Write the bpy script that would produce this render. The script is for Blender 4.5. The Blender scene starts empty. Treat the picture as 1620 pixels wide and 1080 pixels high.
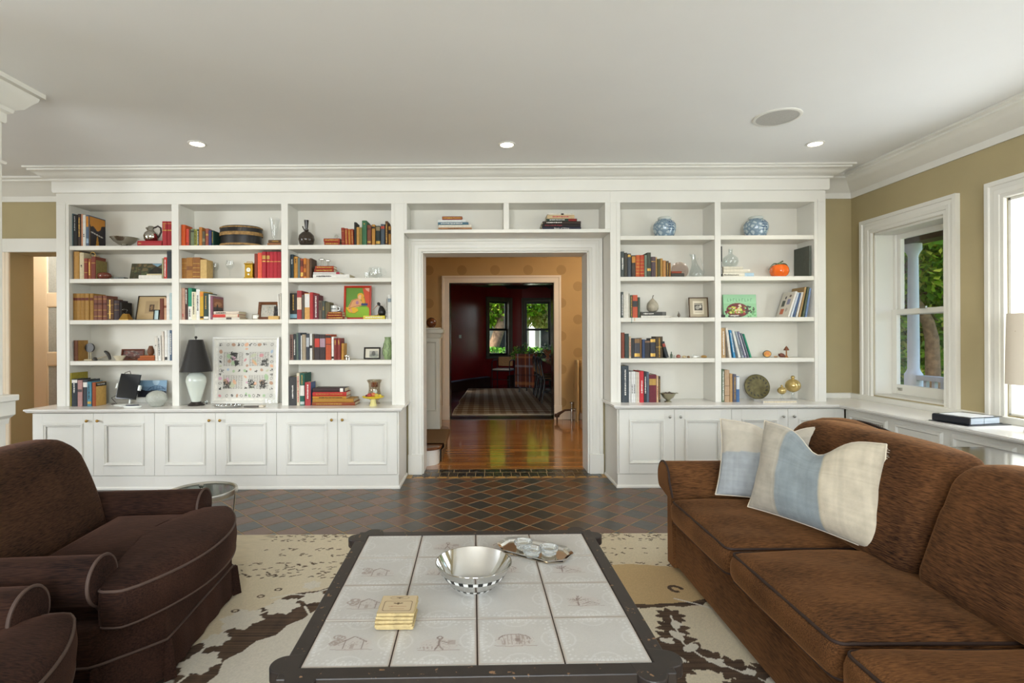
import bpy, bmesh, math, random
import numpy as np
from mathutils import Vector, Matrix, Euler
random.seed(7); RNG = np.random.RandomState(11)
S = bpy.context.scene
COL = S.collection
PI = math.pi

# ------------------------------------------------------------------ camera
F_PX, CX, CY, ROLL, EYE = 850.0, 765.0, 532.0, 0.004, 1.28
cam_d = bpy.data.cameras.new('camera'); cam = bpy.data.objects.new('camera', cam_d); COL.objects.link(cam)
cam.location = (0, 0, EYE); cam.rotation_euler = (PI/2, ROLL, 0)
cam_d.sensor_width = 36; cam_d.lens = F_PX/1620*36
cam_d.shift_x = (810-CX)/1620; cam_d.shift_y = -(540-CY)/1620
cam_d.clip_start = 0.05; cam_d.clip_end = 300
S.camera = cam

# ------------------------------------------------------------------ view, sky, sun
S.view_settings.view_transform = 'Standard'; S.view_settings.look = 'None'
S.view_settings.gamma = 1; S.view_settings.use_curve_mapping = False
S.view_settings.exposure = 0.35
W = bpy.data.worlds.new('sky'); S.world = W; W.use_nodes = True
wn = W.node_tree.nodes; wn.clear()
wo = wn.new('ShaderNodeOutputWorld'); wb = wn.new('ShaderNodeBackground'); sk = wn.new('ShaderNodeTexSky')
sk.sky_type = 'NISHITA'; sk.sun_disc = False; sk.sun_elevation = math.radians(52); sk.sun_rotation = math.radians(235)
sk.altitude = 100; sk.air_density = 1.0; sk.dust_density = 2.5; sk.ozone_density = 1.0
wb.inputs['Strength'].default_value = 0.55
W.node_tree.links.new(sk.outputs[0], wb.inputs[0]); W.node_tree.links.new(wb.outputs[0], wo.inputs[0])
def light(name, kind, loc, energy, color=(1, 1, 1), **kw):
    d = bpy.data.lights.new(name, kind); d.energy = energy; d.color = color
    o = bpy.data.objects.new(name, d); COL.objects.link(o); o.location = loc
    to = kw.pop('to', None); rot = kw.pop('rot', None)
    for k, v in kw.items(): setattr(d, k, v)
    if to is not None: o.rotation_euler = (Vector(to)-Vector(loc)).to_track_quat('-Z', 'Y').to_euler()
    if rot: o.rotation_euler = rot
    return o
light('sun_offscreen', 'SUN', (-12, -6, 20), 9, (1, .95, .86), to=(0, 2, 0), angle=0.02)
DAY = (0.90, 0.96, 1.0)
# daylight at windows out of the picture, each panel just outside its pane: two flank the camera and one stands to the left
# (all three are mirrored in the metal bowl), the others follow the window at the right edge along the bench
for x in (-1.6, .4):
    light('window_rear_offscreen', 'AREA', (x, -3.34, 1.62), 120, DAY, to=(x, 5, 1.62), shape='RECTANGLE', size=1.15, size_y=1.7)
for y in (3.09, 1.35, -0.45):
    light('window_right_offscreen', 'AREA', (3.72, y, 1.47), 32, DAY, to=(-3, y, 1.47), shape='RECTANGLE', size=0.8, size_y=1.35)
light('window_left_offscreen', 'AREA', (-6.24, 1.2, 1.6), 110, DAY, to=(3, 1.2, 1.6), shape='RECTANGLE', size=2.15, size_y=1.55)

# ------------------------------------------------------------------ colour + material helpers
def lin(c):
    if isinstance(c, str):
        c = c.lstrip('#'); c = [int(c[i:i+2], 16)/255 for i in (0, 2, 4)]
    return tuple((v/12.92 if v <= .04045 else ((v+.055)/1.055)**2.4) for v in c[:3])
_M = {}
def mat(name, color='#cccccc', rough=.5, metal=0., var=0., vscale=8., bump=0., bscale=60., stretch=(1, 1, 1),
        sheen=0., coat=0., spec=.5, trans=0., ior=1.45, alpha=1., emit=None, estr=0., col2=None, attr=None, coords='Object', sheen_tint=None):
    if name in _M: return _M[name]
    m = bpy.data.materials.new(name); m.use_nodes = True; _M[name] = m
    nt = m.node_tree; n = nt.nodes; L = nt.links.new
    b = n['Principled BSDF']
    c = lin(color)
    b.inputs['Base Color'].default_value = (*c, 1); b.inputs['Roughness'].default_value = rough
    b.inputs['Metallic'].default_value = metal; b.inputs['Specular IOR Level'].default_value = spec
    b.inputs['IOR'].default_value = ior; b.inputs['Alpha'].default_value = alpha
    if trans: b.inputs['Transmission Weight'].default_value = trans
    if coat: b.inputs['Coat Weight'].default_value = coat; b.inputs['Coat Roughness'].default_value = .12
    if sheen:
        b.inputs['Sheen Weight'].default_value = sheen; b.inputs['Sheen Roughness'].default_value = .35
        if sheen_tint: b.inputs['Sheen Tint'].default_value = (*lin(sheen_tint), 1)
    if emit: b.inputs['Emission Color'].default_value = (*lin(emit), 1); b.inputs['Emission Strength'].default_value = estr
    src = None
    if attr:
        a = n.new('ShaderNodeAttribute'); a.attribute_name = attr; src = a.outputs['Color']
    if var or bump or col2:
        tc = n.new('ShaderNodeTexCoord'); mp = n.new('ShaderNodeMapping'); mp.inputs['Scale'].default_value = stretch
        L(tc.outputs[coords], mp.inputs[0])
    if var or col2:
        nz = n.new('ShaderNodeTexNoise'); nz.inputs['Scale'].default_value = vscale; nz.inputs['Detail'].default_value = 5
        L(mp.outputs[0], nz.inputs['Vector'])
        mx = n.new('ShaderNodeMix'); mx.data_type = 'RGBA'
        rp = n.new('ShaderNodeMapRange'); rp.inputs['From Min'].default_value = .32; rp.inputs['From Max'].default_value = .68
        L(nz.outputs['Fac'], rp.inputs['Value']); L(rp.outputs[0], mx.inputs['Factor'])
        if attr:
            mx.blend_type = 'MULTIPLY'; mx.inputs[6].default_value = (1, 1, 1, 1)
            L(src, mx.inputs[6]); mx.inputs[7].default_value = (1-var, 1-var, 1-var, 1)
        else:
            ca = lin(col2) if col2 else tuple(v*(1-var) for v in c)
            mx.inputs[6].default_value = (*(c if col2 else tuple(min(1, v*(1+var*.5)) for v in c)), 1); mx.inputs[7].default_value = (*ca, 1)
        src = mx.outputs[2]
    if src is not None: L(src, b.inputs['Base Color'])
    if bump:
        nb = n.new('ShaderNodeTexNoise'); nb.inputs['Scale'].default_value = bscale; nb.inputs['Detail'].default_value = 3
        L(mp.outputs[0], nb.inputs['Vector'])
        bp = n.new('ShaderNodeBump'); bp.inputs['Strength'].default_value = bump; bp.inputs['Distance'].default_value = .01
        L(nb.outputs['Fac'], bp.inputs['Height']); L(bp.outputs[0], b.inputs['Normal'])
    return m
def cm(hexc, rough=.55, metal=0.):            # plain coloured cloth / paint, one per colour
    return mat('paint_%s_%d_%d' % (hexc.lstrip('#'), int(rough*100), int(metal*100)), hexc, rough, metal, var=.12, vscale=40)

# ------------------------------------------------------------------ mesh builder
class MB:
    def __init__(s): s.v = []; s.f = []; s.mi = []
    def add(s, vs, fs, mi=0):
        o = len(s.v); s.v += [tuple(map(float, p)) for p in vs]; s.f += [tuple(o+i for i in f) for f in fs]; s.mi += [mi]*len(fs); return s
    def box(s, x0, x1, y0, y1, z0, z1, mi=0):
        vs = [(x, y, z) for z in (z0, z1) for y in (y0, y1) for x in (x0, x1)]
        return s.add(vs, [(0, 2, 3, 1), (4, 5, 7, 6), (0, 1, 5, 4), (2, 6, 7, 3), (0, 4, 6, 2), (1, 3, 7, 5)], mi)
    def prism(s, poly, w0, w1, mapf=lambda u, v, w: (u, v, w), mi=0):
        n = len(poly)
        vs = [mapf(u, v, w0) for u, v in poly]+[mapf(u, v, w1) for u, v in poly]
        fs = [tuple(range(n))[::-1], tuple(range(n, 2*n))]+[(i, (i+1) % n, n+(i+1) % n, n+i) for i in range(n)]
        return s.add(vs, fs, mi)
    def lathe(s, prof, n=24, c=(0, 0, 0), mi=0, sx=1, sy=1, mapf=None):
        vs = []; fs = []; rings = []
        for r, z in prof:
            if r < 1e-6: rings.append([len(vs)]); vs.append((0, 0, z))
            else:
                rings.append(list(range(len(vs), len(vs)+n)))
                vs += [(r*sx*math.cos(2*PI*k/n), r*sy*math.sin(2*PI*k/n), z) for k in range(n)]
        for a, b in zip(rings, rings[1:]):
            for k in range(n):
                k2 = (k+1) % n
                if len(a) == 1 and len(b) == 1: continue
                if len(a) == 1: fs.append((a[0], b[k2], b[k]))
                elif len(b) == 1: fs.append((a[k], a[k2], b[0]))
                else: fs.append((a[k], a[k2], b[k2], b[k]))
        if mapf: vs = [mapf(*p) for p in vs]
        return s.add([(p[0]+c[0], p[1]+c[1], p[2]+c[2]) for p in vs], fs, mi)
    def tube(s, path, r, n=8, closed=False, mi=0):
        P = [Vector(p) for p in path]; N = len(P)
        rs = r if isinstance(r, (list, tuple)) else [r]*N
        vs = []; fs = []; up = None
        for i in range(N):
            a = P[(i-1) % N] if (closed or i > 0) else P[i]; b = P[(i+1) % N] if (closed or i < N-1) else P[i]
            t = (b-a).normalized() if (b-a).length > 1e-9 else Vector((0, 0, 1))
            if up is None:
                up = Vector((0, 0, 1)) if abs(t.z) < .9 else Vector((1, 0, 0))
            u = (up-t*up.dot(t)); u = u.normalized() if u.length > 1e-6 else t.orthogonal().normalized()
            w = t.cross(u); up = u
            vs += [P[i]+(u*math.cos(2*PI*k/n)+w*math.sin(2*PI*k/n))*rs[i] for k in range(n)]
        for i in range(N if closed else N-1):
            j = (i+1) % N
            fs += [(i*n+k, i*n+(k+1) % n, j*n+(k+1) % n, j*n+k) for k in range(n)]
        if not closed: fs += [tuple(range(n))[::-1], tuple((N-1)*n+k for k in range(n))]
        return s.add(vs, fs, mi)
    def molding(s, path, prof, mapf=lambda u, v, w: (u, v, w), closed=False, mi=0):
        N = len(path); n = len(prof); vs = []; fs = []
        def nrm(a, b):
            dx, dy = b[0]-a[0], b[1]-a[1]; l = math.hypot(dx, dy); return (-dy/l, dx/l)
        for i in range(N):
            ns = []
            if closed or i > 0: ns.append(nrm(path[(i-1) % N], path[i]))
            if closed or i < N-1: ns.append(nrm(path[i], path[(i+1) % N]))
            if len(ns) == 2:
                k = 1+ns[0][0]*ns[1][0]+ns[0][1]*ns[1][1]; m = ((ns[0][0]+ns[1][0])/k, (ns[0][1]+ns[1][1])/k)
            else: m = ns[0]
            vs += [mapf(path[i][0]+m[0]*d, path[i][1]+m[1]*d, w) for d, w in prof]
        for i in range(N if closed else N-1):
            j = (i+1) % N
            fs += [(i*n+k, j*n+k, j*n+(k+1) % n, i*n+(k+1) % n) for k in range(n)]
        if not closed: fs += [tuple(range(n)), tuple((N-1)*n+k for k in range(n))[::-1]]
        return s.add(vs, fs, mi)
    def rbox(s, x0, x1, y0, y1, z0, z1, r=.03, n=6, fn=None, mi=0):
        """rounded box with n segments a side, deformed by fn(np array Nx3, unit uvw Nx3)"""
        c = np.array([(x0+x1)/2, (y0+y1)/2, (z0+z1)/2]); h = np.array([x1-x0, y1-y0, z1-z0])/2
        idx = {}; vs = []; fs = []
        if isinstance(n, int): n = (n, n, n)
        def vid(k):
            if k not in idx: idx[k] = len(vs); vs.append(k)
            return idx[k]
        def wf(k, m): return k
        for ax in range(3):
            a, b = [(1, 2), (2, 0), (0, 1)][ax]
            for sgn in (0, 1):
                for i in range(n[a]):
                    for j in range(n[b]):
                        q = []
                        for di, dj in ((0, 0), (1, 0), (1, 1), (0, 1)):
                            k = [0, 0, 0]; k[ax] = sgn*n[ax]; k[a] = i+di; k[b] = j+dj; q.append(vid(tuple(k)))
                        fs.append(tuple(q if sgn else q[::-1]))
        K = np.array(vs, float); U = K/np.array(n)*2-1
        # tighten samples towards edges so the rounding gets rings
        U = np.sign(U)*(1-(1-np.abs(U))**1.35)
        P = U*h
        inner = np.maximum(h-r, 1e-4); Q = np.clip(P, -inner, inner); D = P-Q; L_ = np.linalg.norm(D, axis=1, keepdims=True)
        mx = np.max(np.abs(D), axis=1, keepdims=True)
        P = np.where(L_ > 1e-9, Q+D/np.maximum(L_, 1e-9)*np.minimum(mx, r)*1.0, P)
        P = P+c
        if fn is not None: P = fn(P, U)
        return s.add([tuple(p) for p in P], fs, mi)
    def obj(s, name, mats, parent=None, org=(0, 0, 0), smooth=None, bevel=0., loc=None, rot=None, sub=0):
        me = bpy.data.meshes.new(name)
        o_ = org if org is not None else (0, 0, 0)
        me.from_pydata([(x-o_[0], y-o_[1], z-o_[2]) for x, y, z in s.v], [], s.f)
        bm = bmesh.new(); bm.from_mesh(me); bmesh.ops.recalc_face_normals(bm, faces=bm.faces); bm.to_mesh(me); bm.free()
        ms = mats if isinstance(mats, (list, tuple)) else [mats]
        for m in ms: me.materials.append(m)
        if len(ms) > 1: me.polygons.foreach_set('material_index', s.mi)
        if smooth is not None:
            me.polygons.foreach_set('use_smooth', [True]*len(me.polygons))
            if smooth < 179: me.set_sharp_from_angle(angle=math.radians(smooth))
        o = bpy.data.objects.new(name, me); COL.objects.link(o)
        if parent is not None: o.parent = parent
        if loc is not None: o.location = loc
        elif parent is None: o.location = o_
        if rot is not None: o.rotation_euler = rot
        if bevel:
            b = o.modifiers.new('bevel', 'BEVEL'); b.width = bevel; b.segments = 2; b.limit_method = 'ANGLE'; b.angle_limit = math.radians(50)
        if sub:
            b = o.modifiers.new('sub', 'SUBSURF'); b.levels = sub; b.render_levels = sub
        return o
def tag(o, label, cat, group=None):
    o['label'] = label; o['category'] = cat
    if group: o['group'] = group
    return o
def thing(name, label, cat, loc=(0, 0, 0), rot=(0, 0, 0), group=None):
    o = bpy.data.objects.new(name, None); COL.objects.link(o); o.location = loc; o.rotation_euler = rot
    o.empty_display_size = .05
    return tag(o, label, cat, group)
def struct(o): o['kind'] = 'structure'; return o
def stuff(o): o['kind'] = 'stuff'; return o
def P(px, py, Y):
    """point on the plane at depth Y that stands at photo pixel (px, py)"""
    dx, dy = px-CX, py-CY
    return Vector((dx/F_PX*Y, Y, EYE-(dy+ROLL*dx)/F_PX*Y))
XZ = lambda Y: (lambda u, v, w: (u, Y-w, v))          # wall plane facing the camera, w towards the camera

# ------------------------------------------------------------------ printed colour canvases (flat print on real surfaces)
class Canvas:
    def __init__(s, w, h, nx, ny, base):
        s.w, s.h, s.nx, s.ny = w, h, nx, ny
        s.X, s.Y = np.meshgrid(np.linspace(0, w, nx), np.linspace(0, h, ny))
        s.C = np.empty((ny, nx, 3)); s.C[:] = lin(base)
    def put(s, mask, color, a=1.):
        c = np.array(lin(color)); m = np.clip(mask.astype(float)*a, 0, 1)[..., None]; s.C = s.C*(1-m)+c*m
    def rect(s, x0, x1, y0, y1, color, a=1.): s.put((s.X >= x0) & (s.X <= x1) & (s.Y >= y0) & (s.Y <= y1), color, a)
    def ell(s, cx, cy, rx, ry, color, rot=0., a=1., ring=None):
        c, n = math.cos(rot), math.sin(rot); dx, dy = s.X-cx, s.Y-cy
        d = np.sqrt(((dx*c+dy*n)/rx)**2+((-dx*n+dy*c)/ry)**2)
        s.put((d <= 1) if ring is None else (np.abs(d-1) < ring), color, a)
    def line(s, pts, wd, color, a=1.):
        m = np.zeros_like(s.X, bool)
        for (x0, y0), (x1, y1) in zip(pts, pts[1:]):
            dx, dy = x1-x0, y1-y0; l2 = dx*dx+dy*dy+1e-12
            t = np.clip(((s.X-x0)*dx+(s.Y-y0)*dy)/l2, 0, 1)
            m |= (s.X-x0-t*dx)**2+(s.Y-y0-t*dy)**2 < (wd/2)**2
        s.put(m, color, a)
    def poly(s, pts, color, a=1.):
        m = np.zeros_like(s.X, bool); n = len(pts)
        for i in range(n):
            x0, y0 = pts[i]; x1, y1 = pts[(i+1) % n]
            if abs(y1-y0) < 1e-12: continue
            c = ((y0 <= s.Y) & (s.Y < y1)) | ((y1 <= s.Y) & (s.Y < y0))
            m ^= c & (s.X < x0+(s.Y-y0)/(y1-y0)*(x1-x0))
        s.put(m, color, a)
    def mesh(s, name, mapf, material, parent=None, xs=None, ys=None):
        X = s.X.ravel(); Y = s.Y.ravel(); nx, ny = s.nx, s.ny
        vs = [mapf(a, b) for a, b in zip(X, Y)]
        i = np.arange(nx*ny).reshape(ny, nx)
        fs = np.stack([i[:-1, :-1], i[:-1, 1:], i[1:, 1:], i[1:, :-1]], -1).reshape(-1, 4)
        me = bpy.data.meshes.new(name); me.from_pydata(vs, [], fs.tolist())
        at = me.attributes.new('Print', 'FLOAT_COLOR', 'POINT')
        at.data.foreach_set('color', np.concatenate([s.C.reshape(-1, 3), np.ones((nx*ny, 1))], 1).ravel().astype(np.float32))
        me.materials.append(material)
        o = bpy.data.objects.new(name, me); COL.objects.link(o)
        if parent is not None: o.parent = parent
        return o
def print_mat(rough=.6, name=None, **k): return mat(name or 'printed_%d' % int(rough*100), '#ffffff', rough, attr='Print', **k)
_txt = {}
def text(body, size, material, parent, loc, rot, name='title', width=None):
    cu = bpy.data.curves.new('t', 'FONT'); cu.body = body; cu.size = size; cu.align_x = 'CENTER'; cu.align_y = 'CENTER'; cu.resolution_u = 2; cu.extrude = .0004
    t = bpy.data.objects.new('t', cu); COL.objects.link(t)
    dg = bpy.context.evaluated_depsgraph_get(); dg.update()
    me = bpy.data.meshes.new_from_object(t.evaluated_get(dg)); bpy.data.objects.remove(t)
    if width and len(me.vertices):
        xs = [v.co.x for v in me.vertices]; k = width/(max(xs)-min(xs))
        for v in me.vertices: v.co.x *= k
    me.materials.clear(); me.materials.append(material)
    o = bpy.data.objects.new(name, me); COL.objects.link(o); o.parent = parent; o.location = loc; o.rotation_euler = rot
    return o
# ================================================================== materials of the setting
TRIM = mat('white_trim_paint', '#e6e4dc', .38, var=.03, vscale=3, spec=.45)
SHELFP = mat('shelf_paint', '#e4e1d7', .42, var=.03, vscale=3, spec=.4)
CEIL = mat('ceiling_paint', '#ececea', .9, var=.015, vscale=2)
TAN = mat('tan_wall_paint', '#b0a27c', .85, var=.05, vscale=2.5, bump=.05, bscale=300)
GOLD = mat('gold_wall_paint', '#c09c66', .75, var=.08, vscale=2)
CREAM = mat('cream_trim_paint', '#ead9c0', .4, var=.03, vscale=3)
RED = mat('red_wall_paint', '#851d1e', .25, var=.1, vscale=2, bump=.04, bscale=40)
DARKWOOD = mat('dark_wood_trim', '#3a2418', .35, var=.3, vscale=6, stretch=(1, 1, 8))
OLIVEWOOD = mat('olive_window_trim', '#5a5446', .35, var=.2, vscale=6)
BLACKSASH = mat('black_sash_paint', '#1d1e1c', .35)
METAL_N = mat('brushed_nickel', '#b9b6ae', .28, 1.)
BRASS = mat('aged_brass', '#b08a45', .3, 1., var=.15, vscale=30)
CHROME = mat('polished_silver', '#d6d6d4', .08, 1.)
IRON = mat('black_iron', '#17181a', .5)
def glass_mat(name='window_glass', tint='#ffffff', gloss=.06):
    if name in _M: return _M[name]
    m = bpy.data.materials.new(name); m.use_nodes = True; _M[name] = m
    nt = m.node_tree; n = nt.nodes; n.remove(n['Principled BSDF'])
    t = n.new('ShaderNodeBsdfTransparent'); g = n.new('ShaderNodeBsdfGlossy'); x = n.new('ShaderNodeMixShader')
    t.inputs[0].default_value = (*lin(tint), 1); g.inputs['Roughness'].default_value = .02
    x.inputs[0].default_value = gloss
    nt.links.new(t.outputs[0], x.inputs[1]); nt.links.new(g.outputs[0], x.inputs[2])
    nt.links.new(x.outputs[0], n['Material Output'].inputs[0]); return m
GLASS = glass_mat()

def tile_mat(name, c1, c2, rough):
    m = bpy.data.materials.new(name); m.use_nodes = True; nt = m.node_tree; n = nt.nodes; L = nt.links.new; b = n['Principled BSDF']
    oi = n.new('ShaderNodeObjectInfo'); mx = n.new('ShaderNodeMix'); mx.data_type = 'RGBA'
    mx.inputs[6].default_value = (*lin(c1), 1); mx.inputs[7].default_value = (*lin(c2), 1)
    L(oi.outputs['Random'], mx.inputs['Factor'])
    tc = n.new('ShaderNodeTexCoord'); nz = n.new('ShaderNodeTexNoise'); nz.inputs['Scale'].default_value = 14; nz.inputs['Detail'].default_value = 5
    L(tc.outputs['Object'], nz.inputs['Vector'])
    m2 = n.new('ShaderNodeMix'); m2.data_type = 'RGBA'; m2.blend_type = 'MULTIPLY'; m2.inputs[7].default_value = (.8, .78, .76, 1)
    L(nz.outputs['Fac'], m2.inputs['Factor']); L(mx.outputs[2], m2.inputs[6]); L(m2.outputs[2], b.inputs['Base Color'])
    mr = n.new('ShaderNodeMapRange'); mr.inputs['To Min'].default_value = rough-.07; mr.inputs['To Max'].default_value = rough+.09
    L(nz.outputs['Fac'], mr.inputs['Value']); L(mr.outputs[0], b.inputs['Roughness'])
    bp = n.new('ShaderNodeBump'); bp.inputs['Strength'].default_value = .05; bp.inputs['Distance'].default_value = .002
    L(nz.outputs['Fac'], bp.inputs['Height']); L(bp.outputs[0], b.inputs['Normal'])
    return m
T_BROWN = tile_mat('brown_quarry_tile', '#6e4a33', '#5a3c2a', .3)
T_SLATE = tile_mat('slate_quarry_tile', '#3b3a37', '#49443d', .3)
T_DARK = tile_mat('dark_border_tile', '#2d2e2b', '#3a342d', .25)
GROUT = mat('grout', '#a88f66', .9, var=.25, vscale=30)

def wood_floor_mat(name, c1, c2, width, rough, axis):
    """strip floor: boards along X (axis 0) or Y (axis 1)"""
    m = bpy.data.materials.new(name); m.use_nodes = True; nt = m.node_tree; n = nt.nodes; L = nt.links.new; b = n['Principled BSDF']
    tc = n.new('ShaderNodeTexCoord'); sp = n.new('ShaderNodeSeparateXYZ'); L(tc.outputs['Object'], sp.inputs[0])
    al, ac = (sp.outputs['X'], sp.outputs['Y']) if axis == 0 else (sp.outputs['Y'], sp.outputs['X'])
    def mth(op, a, bb=None):
        k = n.new('ShaderNodeMath'); k.operation = op
        for i, v in enumerate((a, bb)):
            if v is None: continue
            if isinstance(v, (int, float)): k.inputs[i].default_value = v
            else: L(v, k.inputs[i])
        return k.outputs[0]
    row = mth('FLOOR', mth('DIVIDE', ac, width)); fr = mth('FRACT', mth('DIVIDE', ac, width))
    wn1 = n.new('ShaderNodeTexWhiteNoise'); wn1.noise_dimensions = '1D'; L(row, wn1.inputs['W'])
    seg = mth('FLOOR', mth('ADD', mth('DIVIDE', al, 1.1), mth('MULTIPLY', wn1.outputs['Value'], 7.3)))
    wn2 = n.new('ShaderNodeTexWhiteNoise'); wn2.noise_dimensions = '2D'; cv = n.new('ShaderNodeCombineXYZ'); L(row, cv.inputs[0]); L(seg, cv.inputs[1]); L(cv.outputs[0], wn2.inputs['Vector'])
    nz = n.new('ShaderNodeTexNoise'); mp = n.new('ShaderNodeMapping'); mp.inputs['Scale'].default_value = (2, 60, 1) if axis == 0 else (60, 2, 1)
    L(tc.outputs['Object'], mp.inputs[0]); L(mp.outputs[0], nz.inputs['Vector']); nz.inputs['Detail'].default_value = 4
    mx = n.new('ShaderNodeMix'); mx.data_type = 'RGBA'; mx.inputs[6].default_value = (*lin(c1), 1); mx.inputs[7].default_value = (*lin(c2), 1)
    L(mth('ADD', mth('MULTIPLY', wn2.outputs['Value'], .65), mth('MULTIPLY', nz.outputs['Fac'], .5)), mx.inputs['Factor'])
    gap = mth('LESS_THAN', mth('ABSOLUTE', mth('SUBTRACT', fr, .5)), .475)
    m3 = n.new('ShaderNodeMix'); m3.data_type = 'RGBA'; m3.inputs[6].default_value = (*[v*.35 for v in lin(c2)], 1)
    L(gap, m3.inputs['Factor']); L(mx.outputs[2], m3.inputs[7]); L(m3.outputs[2], b.inputs['Base Color'])
    b.inputs['Roughness'].default_value = rough
    b.inputs['Coat Weight'].default_value = .6; b.inputs['Coat Roughness'].default_value = .07
    bp = n.new('ShaderNodeBump'); bp.inputs['Strength'].default_value = .12; bp.inputs['Distance'].default_value = .002
    L(mth('ADD', gap, mth('MULTIPLY', nz.outputs['Fac'], .3)), bp.inputs['Height']); L(bp.outputs[0], b.inputs['Normal'])
    return m
HALLWOOD = wood_floor_mat('hall_oak_strip_floor', '#cf9250', '#945a29', .057, .2, 0)
DINWOOD = wood_floor_mat('dining_dark_strip_floor', '#5a3018', '#3c1e10', .057, .25, 1)

CEIL_Z = 2.74
BX0, BX1, BY0, BY1 = -6.2, 3.44, -3.1, 5.0
def wall(name, along, pos, thick, u0, u1, z0, z1, openings, material):
    """wall slab with rectangular openings; along 'x' (pos = front Y) or 'y' (pos = inner X)"""
    us = sorted({u0, u1}|{o[0] for o in openings}|{o[1] for o in openings}); zs = sorted({z0, z1}|{o[2] for o in openings}|{o[3] for o in openings})
    b = MB()
    for a, c in zip(us, us[1:]):
        for d, e in zip(zs, zs[1:]):
            if any(o[0] <= (a+c)/2 <= o[1] and o[2] <= (d+e)/2 <= o[3] for o in openings): continue
            if along == 'x': b.box(a, c, pos, pos+thick, d, e)
            else: b.box(pos, pos+thick, a, c, d, e)
    return struct(b.obj(name, material))

# ------------------------------------------------------------------ main room shell
DOOR = (-.575, .981, 2.071)           # cased opening to the hall: x0, x1, top
LDOOR = (-4.42, -3.55, 2.08)
wall('wall_back', 'x', 5.02, .26, BX0, 3.7, -.1, 2.9, [(DOOR[0], DOOR[1], -.1, DOOR[2]), (LDOOR[0], LDOOR[1], -.1, LDOOR[2])], TAN)
RWIN = [(4.0, 4.74), (2.66, 3.527), (.95, 1.75), (-.85, -.05)]
wall('wall_right', 'y', 3.44, .22, BY0, 5.02, -.1, 2.9, [(a, b, .75, 2.175) for a, b in RWIN], TAN)
wall('wall_rear', 'x', -3.3, .2, BX0, 3.66, -.1, 2.9, [(x-.6, x+.6, .75, 2.5) for x in (-3.6, -1.6, .4, 2.2)], TAN)
wall('wall_left', 'y', -6.2, .2, -3.1, 5.02, -.1, 2.9, [(.1, 2.3, .8, 2.4)], TAN)
b = MB(); b.box(-6.2, 3.7, -3.3, 5.3, CEIL_Z, CEIL_Z+.12); struct(b.obj('ceiling', CEIL))
b = MB(); b.box(-6.2, 3.5, -3.3, 5.2, -.12, -.0014); floor = struct(b.obj('floor', GROUT))

# diamond floor tiles: each its own piece where the floor shows, the rest joined
HD = .112
def clip(poly, a, bb, c):              # keep a*x+b*y<=c
    out = []
    for i in range(len(poly)):
        p, q = poly[i], poly[(i+1) % len(poly)]
        dp, dq = a*p[0]+bb*p[1]-c, a*q[0]+bb*q[1]-c
        if dp <= 0: out.append(p)
        if (dp < 0 < dq) or (dq < 0 < dp):
            t = dp/(dp-dq); out.append((p[0]+t*(q[0]-p[0]), p[1]+t*(q[1]-p[1])))
    return out
def tile_geo(b, poly, cx, cy, mi=0):
    n = len(poly); ins = .002
    def sh(p, k):
        dx, dy = p[0]-cx, p[1]-cy; l = math.hypot(dx, dy); f = (l-k)/l if l > k else .5; return (cx+dx*f, cy+dy*f)
    lo = [sh(p, .0048) for p in poly]; hi = [sh(p, .0048+ins) for p in poly]
    vs = [(x, y, -.003) for x, y in lo]+[(x, y, -.0008) for x, y in lo]+[(x, y, 0) for x, y in hi]
    fs = [(i, (i+1) % n, n+(i+1) % n, n+i) for i in range(n)]+[(n+i, n+(i+1) % n, 2*n+(i+1) % n, 2*n+i) for i in range(n)]+[tuple(range(2*n, 3*n))]
    b.add(vs, fs, mi)
rest = MB(); shared = {}
gx0, gy0 = .081, 3.749
for j in range(-34, 14):
    for i in range(-58, 32):
        if (i+j) % 2: continue
        cx, cy = gx0+i*HD, gy0+j*HD
        if cx < -6 or cx > 3.4 or cy < -3 or cy > 4.94: continue
        m = T_BROWN if j % 2 == 0 else T_SLATE
        seen = -2.25 < cx < 1.55 and cy > 3.36 and (cy < 4.6 or -.72 < cx < 1.16)
        hidden = cy > 4.62 and not (-.75 < cx < 1.2)
        if hidden: continue
        full = [(cx+HD, cy), (cx, cy+HD), (cx-HD, cy), (cx, cy-HD)]
        poly = clip(full, 0, 1, 4.858)
        if len(poly) < 3: continue
        if seen:
            whole = len(poly) == 4 and abs(max(p[1] for p in poly)-cy-HD) < 1e-6
            if whole and m in shared:
                o = bpy.data.objects.new('floor_tile', shared[m]); COL.objects.link(o); o.parent = floor; o.location = (cx, cy, 0)
            else:
                bb = MB(); tile_geo(bb, [(x-cx, y-cy) for x, y in poly], sum(p[0] for p in poly)/len(poly)-cx, sum(p[1] for p in poly)/len(poly)-cy)
                o = bb.obj('floor_tile', m, floor, loc=(cx, cy, 0))
                if whole: shared[m] = o.data
            o.rotation_euler = (random.uniform(-.003, .003), random.uniform(-.003, .003), random.uniform(-.006, .006))
        else: tile_geo(rest, poly, cx, cy, 0 if j % 2 == 0 else 1)
o = rest.obj('floor_tiles_beyond', [T_BROWN, T_SLATE], floor); stuff(o)
xx = -.66
while xx < 1.03:                                       # border of upright tiles at the threshold
    bb = MB(); tile_geo(bb, [(-.0415, -.073), (.0415, -.073), (.0415, .073), (-.0415, .073)], 0, 0)
    bb.obj('border_tile', T_DARK, floor, loc=(xx+.0415, 4.988, 0)); xx += .083
xx = -.58
while xx < .95:
    w = min(.147, .985-xx)
    bb = MB(); tile_geo(bb, [(-w/2, -.058), (w/2, -.058), (w/2, .058), (-w/2, .058)], 0, 0)
    bb.obj('border_tile', T_DARK, floor, loc=(xx+w/2, 5.125, 0)); xx += .147
mo = MB()                                              # narrow mosaic line
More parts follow.
